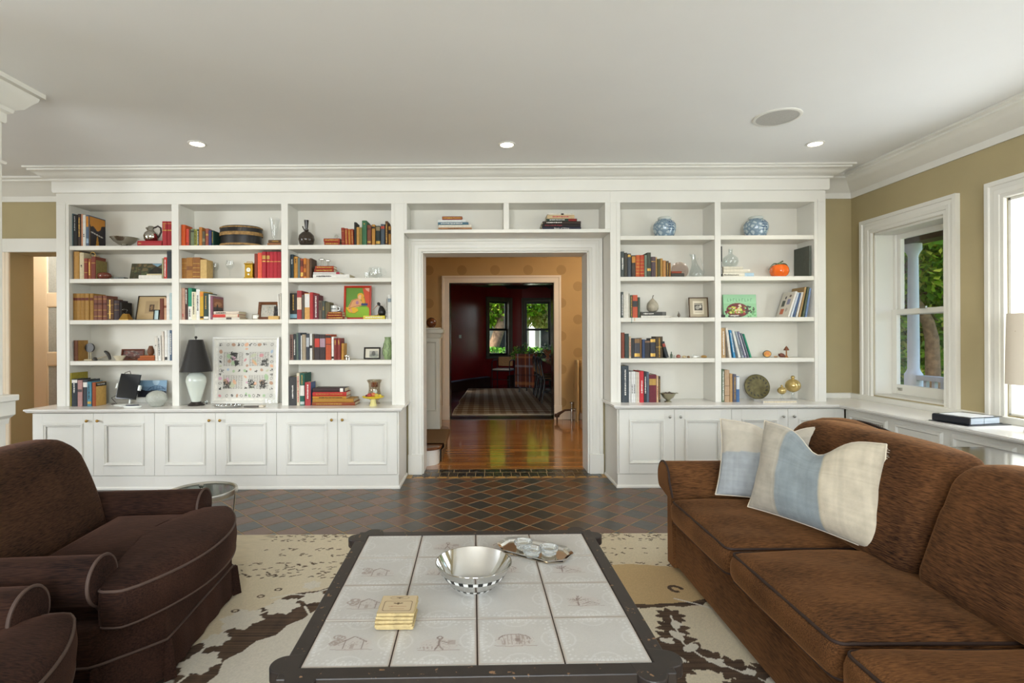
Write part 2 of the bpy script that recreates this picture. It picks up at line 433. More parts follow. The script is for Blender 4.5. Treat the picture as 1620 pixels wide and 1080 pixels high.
for k in range(86):
    for r in range(2):
        x = -.70+k*.0212; y = 4.872+r*.021
        mo.box(x, x+.0185, y, y+.0185, -.003, -.0004, 1 if (k % 5 in (2, 3) and r == 1) or (k % 5 == 2) else 0)
stuff(mo.obj('mosaic_border', [mat('gold_mosaic', '#b98a3e', .35, var=.3, vscale=40), mat('dark_mosaic', '#4a3622', .35)], floor))

# ------------------------------------------------------------------ cornices, casings, baseboards
CROWN = [(0, 2.55), (.012, 2.55), (.016, 2.60), (.036, 2.612), (.06, 2.63), (.10, 2.662), (.14, 2.692), (.165, 2.70), (.165, 2.715), (.19, 2.722), (.19, 2.739), (0, 2.739)]
b = MB(); b.molding([(3.439, -3.1), (3.439, 5.019), (2.99, 5.019)], CROWN); struct(b.obj('trim_1', TRIM, smooth=30))
b = MB(); b.molding([(-3.73, 5.019), (-6.199, 5.019)], CROWN); struct(b.obj('trim_2', TRIM, smooth=30))
BCROWN = [(0, 2.545), (.016, 2.547), (.022, 2.56), (.022, 2.64), (.038, 2.647), (.045, 2.660), (.072, 2.667), (.098, 2.688), (.125, 2.706), (.140, 2.709), (.140, 2.722), (.163, 2.726), (.163, 2.739), (0, 2.739)]
b = MB(); b.molding([(2.997, 5.018), (2.997, 4.70), (-3.735, 4.70), (-3.735, 5.018)], BCROWN); struct(b.obj('trim_3', TRIM, smooth=30))
CASE = [(0, 0), (0, .014), (.006, .02), (.028, .02), (.033, .025), (.06, .03), (.075, .026), (.092, .026), (.097, .036), (.125, .036), (.125, 0)]
def casing(name, x0, x1, zt, Y, material, prof=CASE, base=0):
    b = MB(); b.molding([(x0, base), (x0, zt), (x1, zt), (x1, base)], prof, XZ(Y)); return struct(b.obj(name, material, smooth=25))
casing('trim_4', DOOR[0], DOOR[1], DOOR[2], 5.02, TRIM)
b = MB()                                               # jamb lining of the cased opening + plinth blocks
b.box(DOOR[0]-.001, DOOR[0]+.012, 5.016, 5.284, 0, DOOR[2]); b.box(DOOR[1]-.012, DOOR[1]+.001, 5.016, 5.284, 0, DOOR[2]); b.box(DOOR[0], DOOR[1], 5.016, 5.284, DOOR[2]-.012, DOOR[2]+.001)
struct(b.obj('trim_5', TRIM, bevel=.002))
b = MB(); b.box(DOOR[0]-.13, DOOR[0]+.002, 4.978, 5.02, 0, .185); struct(b.obj('trim_6', TRIM, bevel=.004))
b = MB(); b.box(DOOR[1]-.002, DOOR[1]+.13, 4.978, 5.02, 0, .185); struct(b.obj('trim_7', TRIM, bevel=.004))
casing('trim_8', LDOOR[0], LDOOR[1], LDOOR[2], 5.02, CREAM)
b = MB(); b.box(-4.56, -3.74, 4.982, 5.02, 2.08, 2.205); struct(b.obj('trim_9', TRIM, bevel=.004))
def casing_r(name, y0, y1, z0, zt, material):
    b = MB(); b.molding([(y0, z0), (y0, zt), (y1, zt), (y1, z0)], CASE, lambda u, v, w: (3.44-w, u, v)); return struct(b.obj(name, material, smooth=25))
for k, (a, c) in enumerate(RWIN): casing_r('trim_%d' % (10+k), a, c, .74, 2.175, TRIM)
b = MB(); b.box(3.402, 3.44, -3.1, 5.0, .695, .742); b.box(3.0, 3.44, 4.985, 5.02, .695, .742); struct(b.obj('trim_20', TRIM, bevel=.004))

def sash_window(name, y0, y1):
    """double-hung window in the right-hand wall"""
    b = MB(); X0, X1 = 3.445, 3.66
    b.box(X0, X1, y0-.001, y0+.02, .75, 2.175); b.box(X0, X1, y1-.02, y1+.001, .75, 2.175); b.box(X0, X1, y0, y1, 2.155, 2.176); b.box(X0, X1+.03, y0, y1, .735, .765)
    b.box(3.60, 3.62, y0+.02, y0+.045, .765, 2.155); b.box(3.60, 3.62, y1-.045, y1-.02, .765, 2.155)
    r = struct(b.obj(name, TRIM, bevel=.003))
    def sash(nm, X, z0, z1, bot):
        s = MB(); w = .055
        s.box(X, X+.035, y0+.022, y0+.022+w, z0, z1); s.box(X, X+.035, y1-.022-w, y1-.022, z0, z1); s.box(X, X+.035, y0+.022+w, y1-.022-w, z1-.045, z1); s.box(X, X+.035, y0+.022+w, y1-.022-w, z0, z0+bot)
        so = s.obj(nm, TRIM, r, bevel=.004)
        g = MB(); g.box(X+.014, X+.019, y0+.07, y1-.07, z0+bot-.008, z1-.04); g.obj('pane', GLASS, so)
        return so
    sash('upper_sash', 3.622, 1.45, 2.155, .045); lo = sash('lower_sash', 3.584, .766, 1.50, .085)
    g = MB(); g.box(3.57, 3.584, (y0+y1)/2-.03, (y0+y1)/2+.03, 1.495, 1.512); g.obj('sash_lock', METAL_N, r)
    g = MB(); g.box(3.568, 3.584, y1-.14, y1-.11, .80, .825); g.tube([(3.566, y1-.125, .815), (3.555, y1-.125, .825)], .006); g.obj('sash_lift', METAL_N, lo)
    g = MB(); g.tube([(3.612, y1-.03, 1.55), (3.612, y1-.032, 2.1)], .006, 6); g.obj('sash_chain', IRON, r)
for k, (a, c) in enumerate(RWIN): sash_window('window_%d' % (k+1), a, c)
for k, x in enumerate((-3.6, -1.6, .4, 2.2)):          # plain sashes in the rear wall (seen only in reflections)
    b = MB(); y0, y1 = -3.22, -3.16
    for u0, u1, v0, v1 in ((x-.6, x-.54, .75, 2.5), (x+.54, x+.6, .75, 2.5), (x-.6, x+.6, 2.43, 2.5), (x-.6, x+.6, .75, .83), (x-.6, x+.6, 1.6, 1.65)): b.box(u0, u1, y0, y1, v0, v1)
    struct(b.obj('window_%d' % (k+5), TRIM, bevel=.003))
b = MB()
for u0, u1, v0, v1 in ((.1, .17, .8, 2.4), (2.23, 2.3, .8, 2.4), (1.16, 1.24, .8, 2.4), (.1, 2.3, 2.33, 2.4), (.1, 2.3, .8, .88)): b.box(-6.14, -6.08, u0, u1, v0, v1)
struct(b.obj('window_9', TRIM, bevel=.003))

# ------------------------------------------------------------------ hall behind the opening
b = MB(); b.box(-3.2, 2.6, 5.19, 8.5, -.1, -.001); struct(b.obj('floor_hall', HALLWOOD))
b = MB(); b.box(-3.2, 2.6, 5.28, 8.5, CEIL_Z, CEIL_Z+.1); struct(b.obj('ceiling_hall', CEIL))
def dotted_wall():
    m = mat('gold_dotted_wall_paint', '#bf9a62', .7, var=.08, vscale=2)
    nt = m.node_tree; n = nt.nodes; L = nt.links.new; bs = n['Principled BSDF']
    base = bs.inputs['Base Color'].links[0].from_socket
    tc = n.new('ShaderNodeTexCoord'); sp = n.new('ShaderNodeSeparateXYZ'); L(tc.outputs['Object'], sp.inputs[0])
    def mth(op, a, bb=None):
        k = n.new('ShaderNodeMath'); k.operation = op
        for i, v in enumerate((a, bb)):
            if v is None: continue
            if isinstance(v, (int, float)): k.inputs[i].default_value = v
            else: L(v, k.inputs[i])
        return k.outputs[0]
    ds = []
    for ox, oz in ((.18, 2.30), (.435, 2.045)):
        fx = mth('SUBTRACT', mth('FRACT', mth('ADD', mth('DIVIDE', mth('SUBTRACT', sp.outputs['X'], ox), .51), 20.5)), .5)
        fz = mth('SUBTRACT', mth('FRACT', mth('ADD', mth('DIVIDE', mth('SUBTRACT', sp.outputs['Z'], oz), .51), 20.5)), .5)
        ds.append(mth('ADD', mth('MULTIPLY', fx, fx), mth('MULTIPLY', fz, fz)))
    d = mth('SQRT', mth('MINIMUM', ds[0], ds[1])); k = mth('LESS_THAN', d, .145)
    rings = mth('MULTIPLY', k, mth('ADD', .75, mth('MULTIPLY', mth('SINE', mth('MULTIPLY', d, 150)), .2)))
    mx = n.new('ShaderNodeMix'); mx.data_type = 'RGBA'; mx.inputs[7].default_value = (*lin('#a3804c'), 1)
    L(rings, mx.inputs['Factor']); L(base, mx.inputs[6]); L(mx.outputs[2], bs.inputs['Base Color']); return m
IDOOR = (-.527, 1.082, 2.103)
wall('wall_hall_far', 'x', 8.27, .25, -3.2, 2.6, -.1, 2.9, [(IDOOR[0], IDOOR[1], -.1, IDOOR[2])], dotted_wall())
casing('trim_30', IDOOR[0], IDOOR[1], IDOOR[2], 8.27, CREAM, [(0, 0), (0, .014), (.01, .02), (.07, .022), (.085, .03), (.11, .03), (.11, 0)])
b = MB(); b.box(IDOOR[0]-.115, IDOOR[0]+.002, 8.235, 8.27, 0, .22); struct(b.obj('trim_31', CREAM, bevel=.004))
b = MB(); b.box(IDOOR[1]-.002, IDOOR[1]+.115, 8.235, 8.27, 0, .22); struct(b.obj('trim_32', CREAM, bevel=.004))
b = MB(); b.box(IDOOR[0]-.001, IDOOR[0]+.012, 8.265, 8.525, 0, IDOOR[2]); b.box(IDOOR[1]-.012, IDOOR[1]+.001, 8.265, 8.525, 0, IDOOR[2]); b.box(IDOOR[0], IDOOR[1], 8.265, 8.525, IDOOR[2]-.012, IDOOR[2]+.001)
struct(b.obj('trim_33', mat('dark_jamb_varnish', '#33241b', .22, var=.2), bevel=.002))
b = MB(); b.box(1.2, 2.6, 8.25, 8.27, 0, .14); struct(b.obj('baseboard_hall', CREAM, bevel=.004))
wall('wall_hall_right', 'y', 2.4, .2, 5.28, 8.3, -.1, 2.9, [], GOLD)
wall('wall_hall_left', 'y', -3.2, .2, 5.28, 8.3, -.1, 2.9, [], GOLD)
b = MB(); b.box(-.527, 1.082, 8.27, 8.6, -.02, .004); struct(b.obj('trim_34', DARKWOOD))
light('hall_lamp_offscreen', 'POINT', (2.0, 6.9, 2.35), 30, (1, .92, .8), shadow_soft_size=.16)

# ------------------------------------------------------------------ passage seen through the far-left opening
b = MB(); b.box(-6.4, -3.2, 5.19, 7.6, -.1, -.001); struct(b.obj('floor_passage', HALLWOOD))
b = MB(); b.box(-6.4, -3.2, 5.28, 7.6, CEIL_Z, CEIL_Z+.1); struct(b.obj('ceiling_passage', CEIL))
wall('wall_passage', 'x', 6.25, .15, -6.4, -3.2, -.1, 2.9, [(-5.28, -4.3, -.1, 2.56)], GOLD)
wall('wall_passage_left', 'y', -6.4, .15, 5.28, 6.4, -.1, 2.9, [], GOLD)
b = MB(); b.molding([(-6.25, 6.249), (-5.37, 6.249)], [(0, 0), (-.018, 0), (-.018, .10), (-.012, .11), (-.012, .13), (-.006, .14), (0, .14)]); struct(b.obj('baseboard_passage', CREAM))
casing('trim_40', -5.28, -4.3, 2.56, 6.25, CREAM, [(0, 0), (0, .014), (.01, .02), (.06, .022), (.075, .03), (.095, .03), (.095, 0)])
# glazed door standing in the passage frame
dr = thing('glazed_door', 'cream door with frosted glass panes and brass hinges in the side passage', 'door', (-5.27, 6.27, 0))
FROST = mat('frosted_glass', '#b4babb', .35, var=.12, vscale=60, bump=.3, bscale=90)
s = MB()
for u0, u1, v0, v1 in ((0, .17, .02, 2.5), (.79, .96, .02, 2.5), (.17, .79, .02, .25), (.17, .79, 2.36, 2.5), (.17, .79, .967, 1.107), (.17, .79, 1.653, 1.80)):
    s.box(u0, u1, .0, .042, v0, v1)
s.obj('frame', CREAM, dr, bevel=.004)
for v0, v1 in ((.25, .967), (1.107, 1.653), (1.80, 2.36)):
    s = MB(); s.box(.17, .79, .012, .026, v0, v1); s.obj('pane', FROST, dr)
    s = MB(); s.molding([(.17, v0), (.79, v0), (.79, v1), (.17, v1)], [(0, 0), (0, .012), (.006, .012), (.014, 0)], lambda u, v, w: (u, -w+.013, v), closed=True); s.obj('glazing_bead', CREAM, dr)
for z in (.45, 1.28, 2.1):
    s = MB(); s.box(-.014, .02, -.006, .0, z, z+.09); s.lathe([(0, 0), (.007, 0), (.007, .1), (.004, .108), (0, .11)], 8, (-.002, -.008, z-.005)); s.obj('hinge', BRASS, dr)
light('passage_lamp_offscreen', 'POINT', (-4.5, 5.75, 2.3), 26, (1, .92, .8), shadow_soft_size=.14)

# ------------------------------------------------------------------ dining room with bow window
b = MB(); b.box(-3, 4.5, 8.5, 15.2, -.1, -.001); struct(b.obj('floor_dining', DINWOOD))
b = MB(); b.box(-3, 4.5, 8.5, 15.2, CEIL_Z, CEIL_Z+.1); struct(b.obj('ceiling_dining', mat('dining_ceiling_paint', '#cdb8a8', .8)))
AC, AR = (1.5, 12.6), 1.95
def arc(t, r=AR): t = math.radians(t); return (AC[0]+r*math.sin(t), AC[1]+r*math.cos(t))
wall('wall_dining_left', 'y', -.95, .15, 8.5, 12.45, -.1, 2.9, [(11.9, 12.35, -.1, 2.25)], RED)
def flat_wall(b, p, q, z0, z1, th=.12):
    dx, dy = q[0]-p[0], q[1]-p[1]; l = math.hypot(dx, dy); nx, ny = -dy/l*th, dx/l*th
    vs = [(p[0], p[1]), (q[0], q[1]), (q[0]+nx, q[1]+ny), (p[0]+nx, p[1]+ny)]
    b.prism(vs, z0, z1)
b = MB(); flat_wall(b, (-.80, 12.4), arc(-65), -.1, 2.9); struct(b.obj('wall_dining_angle', RED))
wall('wall_dining_right', 'y', 3.27, .18, 8.5, 13.45, -.1, 2.9, [(9.9, 11.3, .8, 2.3)], RED)
b = MB()
for u0, u1, v0, v1 in ((9.9, 9.97, .8, 2.3), (11.23, 11.3, .8, 2.3), (10.57, 10.63, .8, 2.3), (9.9, 11.3, 2.23, 2.3), (9.9, 11.3, .8, .87)): b.box(3.33, 3.39, u0, u1, v0, v1)
struct(b.obj('window_14', OLIVEWOOD))  # added unseen window, put in to bring daylight into the dining room
WA = [(-47, -23), (-13.5, 11.5), (23, 47)]
b = MB(); a = -65.
edges = [-65]+[t for w in WA for t in w]+[65]
for k in range(len(edges)-1):
    t0, t1 = edges[k], edges[k+1]
    if k % 2 == 0:
        N = max(2, int((t1-t0)/3))
        ts = [t0+(t1-t0)*q/N for q in range(N+1)]
        o_ = len(b.v); vs = []; fs = []
        for t in ts:
            for r in (AR, AR+.14):
                x, y = arc(t, r); vs += [(x, y, -.1), (x, y, 2.9)]
        for q in range(N):
            i = q*4; j = i+4
            fs += [(i, j, j+1, i+1), (i+2, i+3, j+3, j+2)]
        fs += [(0, 1, 3, 2), (N*4, N*4+2, N*4+3, N*4+1)]
        b.add(vs, fs)
    else:
        flat_wall(b, arc(t0), arc(t1), -.1, .74, .14); flat_wall(b, arc(t0), arc(t1), 2.22, 2.9, .14)
struct(b.obj('wall_dining_bow', RED, smooth=40))
path = [(-.84, 8.6), (-.80, 12.4)]+[arc(-65+5*k) for k in range(27)]
b = MB(); b.molding(path[::-1], [(0, 0), (.022, 0), (.022, .22), (.012, .24), (0, .25)]); struct(b.obj('baseboard_dining', DARKWOOD))
b = MB(); b.molding(path[::-1], [(0, 2.55), (.02, 2.555), (.03, 2.60), (.10, 2.68), (.12, 2.70), (.12, 2.739), (0, 2.739)]); struct(b.obj('trim_50', DARKWOOD, smooth=30))
for k, (t0, t1) in enumerate(WA):
    p, q = Vector(arc(t0)), Vector(arc(t1)); d = (q-p); l = d.length; d.normalize(); nin = Vector((d.y, -d.x))
    f = lambda u, v, w, p=p, d=d, nin=nin: (p.x+d.x*u+nin.x*w, p.y+d.y*u+nin.y*w, v)
    w0 = .09
    b = MB(); b.molding([(w0, .74), (w0, 2.2), (l-w0, 2.2), (l-w0, .74)], [(0, -.1), (0, .02), (.02, .025), (.07, .03), (.09, .04), (.11, .04), (.11, 0), (.03, -.1)], f); b.prism([(-.03, .70), (l+.03, .70), (l+.03, .74), (-.03, .74)], -.1, .07, f); b.prism([(w0, .74), (l-w0, .74), (l-w0, .78), (w0, .78)], -.14, -.06, f)
    r = struct(b.obj('window_%d' % (10+k), OLIVEWOOD, smooth=25))
    for nm, z0, z1, dep in (('upper_sash', 1.44, 2.2, -.12), ('lower_sash', .78, 1.47, -.085)):
        s = MB(); a0, a1 = w0+.0, l-w0-.0
        for u0, u1, v0, v1 in ((a0, a0+.045, z0, z1), (a1-.045, a1, z0, z1), (a0+.045, a1-.045, z1-.04, z1), (a0+.045, a1-.045, z0, z0+.05)): s.prism([(u0, v0), (u1, v0), (u1, v1), (u0, v1)], dep, dep+.035, f)
        so = s.obj(nm, BLACKSASH, r); g = MB(); g.prism([(a0+.04, z0+.04), (a1-.04, z0+.04), (a1-.04, z1-.03), (a0+.04, z1-.03)], dep+.014, dep+.018, f); g.obj('pane', GLASS, so)
# ================================================================== built-in cabinets and bookcases
CAB_Y, FACE_Y, BACK_Y = 4.53, 4.70, 4.96
LC, RC = .683, .698                      # counter heights left / right of the opening
MOULD = [(0, 0), (0, .004), (.006, .012), (.014, .012), (.020, .006), (.026, .006), (.030, 0)]
def cabinet_door(parent, org, x0, x1, z0, z1, yf, knob_x, knob_mat):
    """framed door with applied panel moulding; front face at yf looking to the camera"""
    g = .0015; x0 += g; x1 -= g; m = .083
    b = MB(); t = .02
    b.box(x0, x0+m, yf, yf+t, z0, z1); b.box(x1-m, x1, yf, yf+t, z0, z1); b.box(x0+m, x1-m, yf, yf+t, z0, z0+m); b.box(x0+m, x1-m, yf, yf+t, z1-m, z1); b.box(x0+m, x1-m, yf+.008, yf+t, z0+m, z1-m)
    d = b.obj('door', TRIM, parent, org=org, bevel=.0015)
    b = MB(); b.molding([(x0+m, z0+m), (x1-m, z0+m), (x1-m, z1-m), (x0+m, z1-m)], [(q, w) for q, w in MOULD], lambda u, v, w: (u, yf+.001-w, v), closed=True)
    b.obj('panel_moulding', TRIM, d, org=org, smooth=35)
    b = MB(); b.lathe([(0, 0), (.005, 0), (.005, .012), (.011, .016), (.0125, .022), (.009, .028), (0, .03)], 12, (0, 0, 0), mapf=lambda x, y, z: (x+knob_x, yf-z, y+z1-.062)); b.obj('knob', knob_mat, d, org=org, smooth=60)
    return d
def base_cabinet(x0, x1, top, label, knobs, endcap=None):
    org = ((x0+x1)/2, (CAB_Y+5.0)/2, 0)
    t = thing('base_cabinet', label, 'cabinet', org, group='white base cabinets under the bookcases')
    b = MB(); b.box(x0, x1, CAB_Y+.022, 5.0, .115, top-.034); b.obj('body', TRIM, t, org=org)
    b = MB(); b.box(x0, x1, CAB_Y+.004, 5.0, 0, .115); b.obj('plinth', TRIM, t, org=org)
    b = MB(); ps = [(x0, CAB_Y+.004), (x1, CAB_Y+.004)]
    if endcap == 'R': ps = ps+[(x1, 4.98)]
    if endcap == 'L': ps = [(x0, 4.98)]+ps
    b.molding(ps, [(0, 0), (0, .022), (-.006, .022), (-.012, .012), (-.012, 0)]); b.obj('shoe_moulding', TRIM, t, org=org)
    xm = (x0+x1)/2
    a0 = x0+(.012 if endcap == 'L' else 0); a1 = x1-(.012 if endcap == 'R' else 0)
    cabinet_door(t, org, a0, xm, .118, top-.038, CAB_Y, xm-.045, knobs); cabinet_door(t, org, xm, a1, .118, top-.038, CAB_Y, xm+.045, knobs)
    return t
def counter(name, path, top, label, prof=None, mapf=None):
    pass
LX = [-3.807+k*(3.087/3) for k in range(4)]
base_cabinet(LX[0], LX[1], LC, 'white two-door base cabinet at the end beside the side passage', BRASS)
base_cabinet(LX[1], LX[2], LC, 'white two-door base cabinet under the black-shaded lamp', BRASS)
base_cabinet(LX[2], LX[3], LC, 'white two-door base cabinet next to the opening, under the cookbook stack', BRASS, 'R')
RX = [1.127, 2.088, 3.04]
base_cabinet(RX[0], RX[1], RC, 'white two-door base cabinet next to the opening, under the silver footed bowl', METAL_N, 'L')
base_cabinet(RX[1], RX[2], RC, 'white two-door base cabinet in the corner by the window bench', METAL_N)
LIP = [(0, 0), (.010, .003), (.018, .012), (.018, .016), (.026, .020), (.026, .033), (0, .033)]
def countertop(pts_front, poly, top, label):
    org = (sum(p[0] for p in poly)/len(poly), sum(p[1] for p in poly)/len(poly), top-.033)
    b = MB(); b.prism(poly, top-.033, top); b.molding(pts_front, [(d+.0, w+top-.033) for d, w in LIP]); o = b.obj('countertop', mat('counter_paint', '#e8e5df', .22, var=.02, vscale=3), org=org, smooth=25)
    return tag(o, label, 'countertop')
countertop([(LX[3]+.012, 5.0), (LX[3]+.012, CAB_Y-.012), (LX[0]-.02, CAB_Y-.012), (LX[0]-.02, 5.0)], [(LX[0]-.02, CAB_Y-.012), (LX[3]+.012, CAB_Y-.012), (LX[3]+.012, 5.0), (LX[0]-.02, 5.0)], LC, 'long white countertop with moulded edge carrying the lamp and the tablet')
countertop([(3.0, -3.08), (3.0, CAB_Y-.012), (RX[0]-.012, CAB_Y-.012), (RX[0]-.012, 5.0)],
           [(RX[0]-.012, CAB_Y-.012), (3.0, CAB_Y-.012), (3.0, -3.08), (3.40, -3.08), (3.40, 4.985), (RX[0]-.012, 4.985)], RC, 'L-shaped white countertop running from bookcase along the window bench')

# window bench under the right-hand windows
wb_o = (3.2, 3.0, 0)
wbt = thing('window_bench', 'white panelled bench with radiator grille below the window sill', 'bench', wb_o)
b = MB(); b.box(3.05, 3.40, -3.08, CAB_Y-.002, .0, RC-.034); b.obj('body', TRIM, wbt, org=wb_o)
GRILLE = mat('radiator_mesh', '#a9a69c', .5, .3, var=.35, vscale=260)
FX = lambda u, v, w: (3.05-w, u, v)
y1 = 4.45; k = 0
while y1 > .3:
    y0 = y1-.36
    fr = MB(); fr.molding([(y1, .12), (y0, .12), (y0, .60), (y1, .60)], [(0, 0), (0, .004), (.006, .014), (.02, .014), (.026, .006), (.034, 0)], FX, closed=True)
    pm = fr.obj('panel_moulding', TRIM, wbt, org=wb_o, smooth=35)
    if k in (0, 4):
        g = MB()
        for q in range(16): g.box(3.042, 3.049, y0+.01+q*.0215, y0+.016+q*.0215, .13, .59)
        for q in range(22): g.box(3.043, 3.048, y0+.005, y1-.005, .13+q*.0215, .136+q*.0215)
        g.obj('grille', GRILLE, wbt, org=wb_o)
    y1 -= .49; k += 1

# ------------------------------------------------------------------ upper bookcases
def px2x(px, Y=FACE_Y): return (px-CX)/F_PX*Y
LSH = [2.087, 1.798, 1.4365, 1.078]      # shelf tops left of the opening
RSH = [2.156, 1.797, 1.4385, 1.082]      # shelf tops right of the opening
OPEN_T = 2.446
def bookcase(label, xa, xb, bays, shelves, base, skip=()):
    org = ((xa+xb)/2, 4.85, base)
    t = thing('bookcase', label, 'bookcase', org)
    b = MB(); b.box(xa+.01, xb-.01, BACK_Y, BACK_Y+.02, base, 2.55); b.obj('back_panel', SHELFP, t, org=org)
    b = MB(); b.box(xa, xb, FACE_Y, FACE_Y+.02, OPEN_T, 2.55); b.box(xa+.01, xb-.01, FACE_Y+.02, BACK_Y, OPEN_T, OPEN_T+.02); b.obj('top_rail', TRIM, t, org=org, bevel=.002)
    ed = [xa]+[e for bb in bays for e in bb]+[xb]
    for i in range(0, len(ed), 2):
        b = MB(); x0, x1 = ed[i], ed[i+1]
        b.box(x0, x1, FACE_Y, FACE_Y+.02, base, OPEN_T)
        lo = x0+.002 if i == 0 else x0; hi = x1-.002 if i == len(ed)-2 else x1
        b.box(lo+(0 if i else 0), hi, FACE_Y+.02, 5.015 if i in (0, len(ed)-2) else BACK_Y, base, 2.55)
        if i in (0, len(ed)-2):
            c = (x0+x1)/2
        b.obj('upright', TRIM, t, org=org, bevel=.002)
        if i in (0, len(ed)-2):                       # bead on the end stile
            xb_ = x1-.032 if i == 0 else x0+.028
            b = MB(); b.box(xb_, xb_+.004, FACE_Y-.004, FACE_Y, base, OPEN_T+.02); b.obj('bead', TRIM, t, org=org)
    for bi, (x0, x1) in enumerate(bays):
        for si, z in enumerate(shelves):
            if (bi, si) in skip: continue
            b = MB(); b.box(x0+.001, x1-.001, FACE_Y+.004, BACK_Y, z-.037, z); b.obj('shelf', SHELFP, t, org=org, bevel=.003)
    return t
LB = [(px2x(109.5), px2x(272)), (px2x(283), px2x(445.5)), (px2x(456), px2x(619.5))]
RB = [(px2x(982), px2x(1131.5)), (px2x(1141), px2x(1289))]
bookcase('white three-bay built-in bookcase above the lamp and the tablet', -3.735, px2x(640), LB, LSH, LC, skip=((1, 3),))
bookcase('white two-bay built-in bookcase holding the blue and white jars', px2x(966), 2.997, RB, RSH, RC)
# box shelves above the opening
org = (.19, 4.85, 2.186)
t = thing('overdoor_shelf', 'white two-compartment box shelf above the cased opening', 'shelf', org)
cx = [px2x(640), px2x(644.5), px2x(797.5), px2x(806), px2x(958), px2x(966)]
b = MB(); b.box(cx[0], cx[5], FACE_Y, FACE_Y+.02, OPEN_T, 2.55); b.box(cx[0], cx[5], FACE_Y+.02, BACK_Y, OPEN_T, OPEN_T+.02); b.obj('top_rail', TRIM, t, org=org, bevel=.002)
b = MB(); b.box(cx[0], cx[5], FACE_Y, BACK_Y, 2.186, 2.2166); b.obj('bottom_board', TRIM, t, org=org, bevel=.003)
b = MB(); b.box(cx[0], cx[5], BACK_Y, BACK_Y+.02, 2.186, 2.55); b.obj('back_panel', SHELFP, t, org=org)
for i in (0, 2, 4):
    b = MB(); b.box(cx[i], cx[i+1], FACE_Y, BACK_Y, 2.2166, OPEN_T); b.obj('upright', TRIM, t, org=org, bevel=.002)
# ------------------------------------------------------------------ column on its half wall at the far left
org = (-2.92, 2.95, 0)
t = thing('column', 'white square column with crown capital on a panelled half wall', 'column', org)
def sq(b, x1, y1, z0, z1): b.box(-3.12, x1, 2.2, y1, z0, z1)
b = MB(); sq(b, -2.745, 3.085, 0, .80); b.obj('pedestal', TRIM, t, org=org, bevel=.003)
b = MB(); b.molding([(-3.12, 3.085), (-2.745, 3.085), (-2.745, 2.2)], [(d, z) for d, z in [(0, .79), (.008, .79), (.012, .82), (.03, .84), (.03, .92), (0, .92)]]); b.obj('pedestal_moulding', TRIM, t, org=org)
b = MB(); sq(b, -2.70, 3.125, .92, .955); b.obj('cap', TRIM, t, org=org, bevel=.004)
b = MB(); sq(b, -2.765, 3.09, .955, 2.739); b.obj('shaft', TRIM, t, org=org, bevel=.003)
b = MB(); b.molding([(-3.12, 3.09), (-2.765, 3.09), (-2.765, 2.2)], [(d, z) for d, z in [(0, 2.28), (.012, 2.283), (.016, 2.292), (.012, 2.30), (0, 2.303)]]); b.obj('astragal', TRIM, t, org=org)
b = MB(); b.molding([(-3.12, 3.09), (-2.765, 3.09), (-2.765, 2.2)], [(d, z) for d, z in [(0, 2.52), (.01, 2.52), (.015, 2.53), (.015, 2.575), (.035, 2.585), (.04, 2.605), (.07, 2.622), (.095, 2.66), (.115, 2.685), (.12, 2.705), (.14, 2.712), (.14, 2.739), (0, 2.739)]]); b.obj('capital', TRIM, t, org=org, smooth=30)

# ------------------------------------------------------------------ recessed lights and ceiling speaker
for (x, y, lab) in ((-2.15, 4.045, 'round recessed ceiling light in front of the three-bay bookcase'), (.183, 4.09, 'round recessed ceiling light in front of the overdoor shelf'), (2.535, 4.097, 'round recessed ceiling light beside the ceiling speaker')):
    t = thing('recessed_light', lab, 'ceiling light', (x, y, CEIL_Z), group='recessed lights in the ceiling')
    b = MB(); b.lathe([(.048, .0), (.066, 0), (.066, -.004), (.052, -.007), (.048, -.002)], 28); b.obj('trim_ring', TRIM, t, smooth=40)
    b = MB(); b.lathe([(0, -.003), (.047, -.003), (.047, -.001), (0, -.001)], 24); b.obj('lamp', mat('downlight_lamp', '#ffffff', .5, emit='#fff1dc', estr=14), t)
    light('downlight', 'SPOT', (x, y, CEIL_Z-.02), 22, (1, .9, .76), to=(x, y+.05, 0), spot_size=math.radians(120), spot_blend=.9, shadow_soft_size=.05)
t = thing('ceiling_speaker', 'round white ceiling speaker with mesh grille', 'speaker', (1.971, 3.596, CEIL_Z))
b = MB(); b.lathe([(.130, 0), (.15, 0), (.15, -.005), (.142, -.009), (.130, -.007)], 40); b.obj('trim_ring', TRIM, t, smooth=40)
b = MB(); b.lathe([(0, -.006), (.13, -.006), (.13, -.001), (0, -.001)], 40); b.obj('grille', mat('speaker_mesh', '#bcbab4', .7, var=.2, vscale=420), t)

# ------------------------------------------------------------------ stair foot and newel in the hall
CARPET = mat('sisal_stair_carpet', '#7a5c38', .95, var=.35, vscale=120, bump=.4, bscale=160)
OAKT = mat('oak_tread', '#6a4023', .3, var=.3, vscale=8, stretch=(1, 8, 1), coat=.4)
org = (-1.2, 5.8, 0)
t = thing('staircase', 'foot of a staircase with rounded white riser, oak tread and brown runner', 'staircase', org)
def stadium(x0, y0, y1, r, xl):
    pts = [(xl, y0)]
    for k in range(9): a = -PI/2+PI/2*k/8; pts.append((x0-r+r*math.cos(a), y0+r+r*math.sin(a)))
    for k in range(9): a = PI/2*k/8; pts.append((x0-r+r*math.cos(a), y1-r+r*math.sin(a)))
    return pts+[(xl, y1)]
b = MB(); b.prism(stadium(-.455, 5.31, 6.62, .14, -1.6), 0, .152); b.obj('riser', TRIM, t, org=org, smooth=35)
b = MB(); b.prism(stadium(-.425, 5.295, 6.64, .16, -1.6), .152, .182); b.obj('tread', OAKT, t, org=org, smooth=35, bevel=.006)
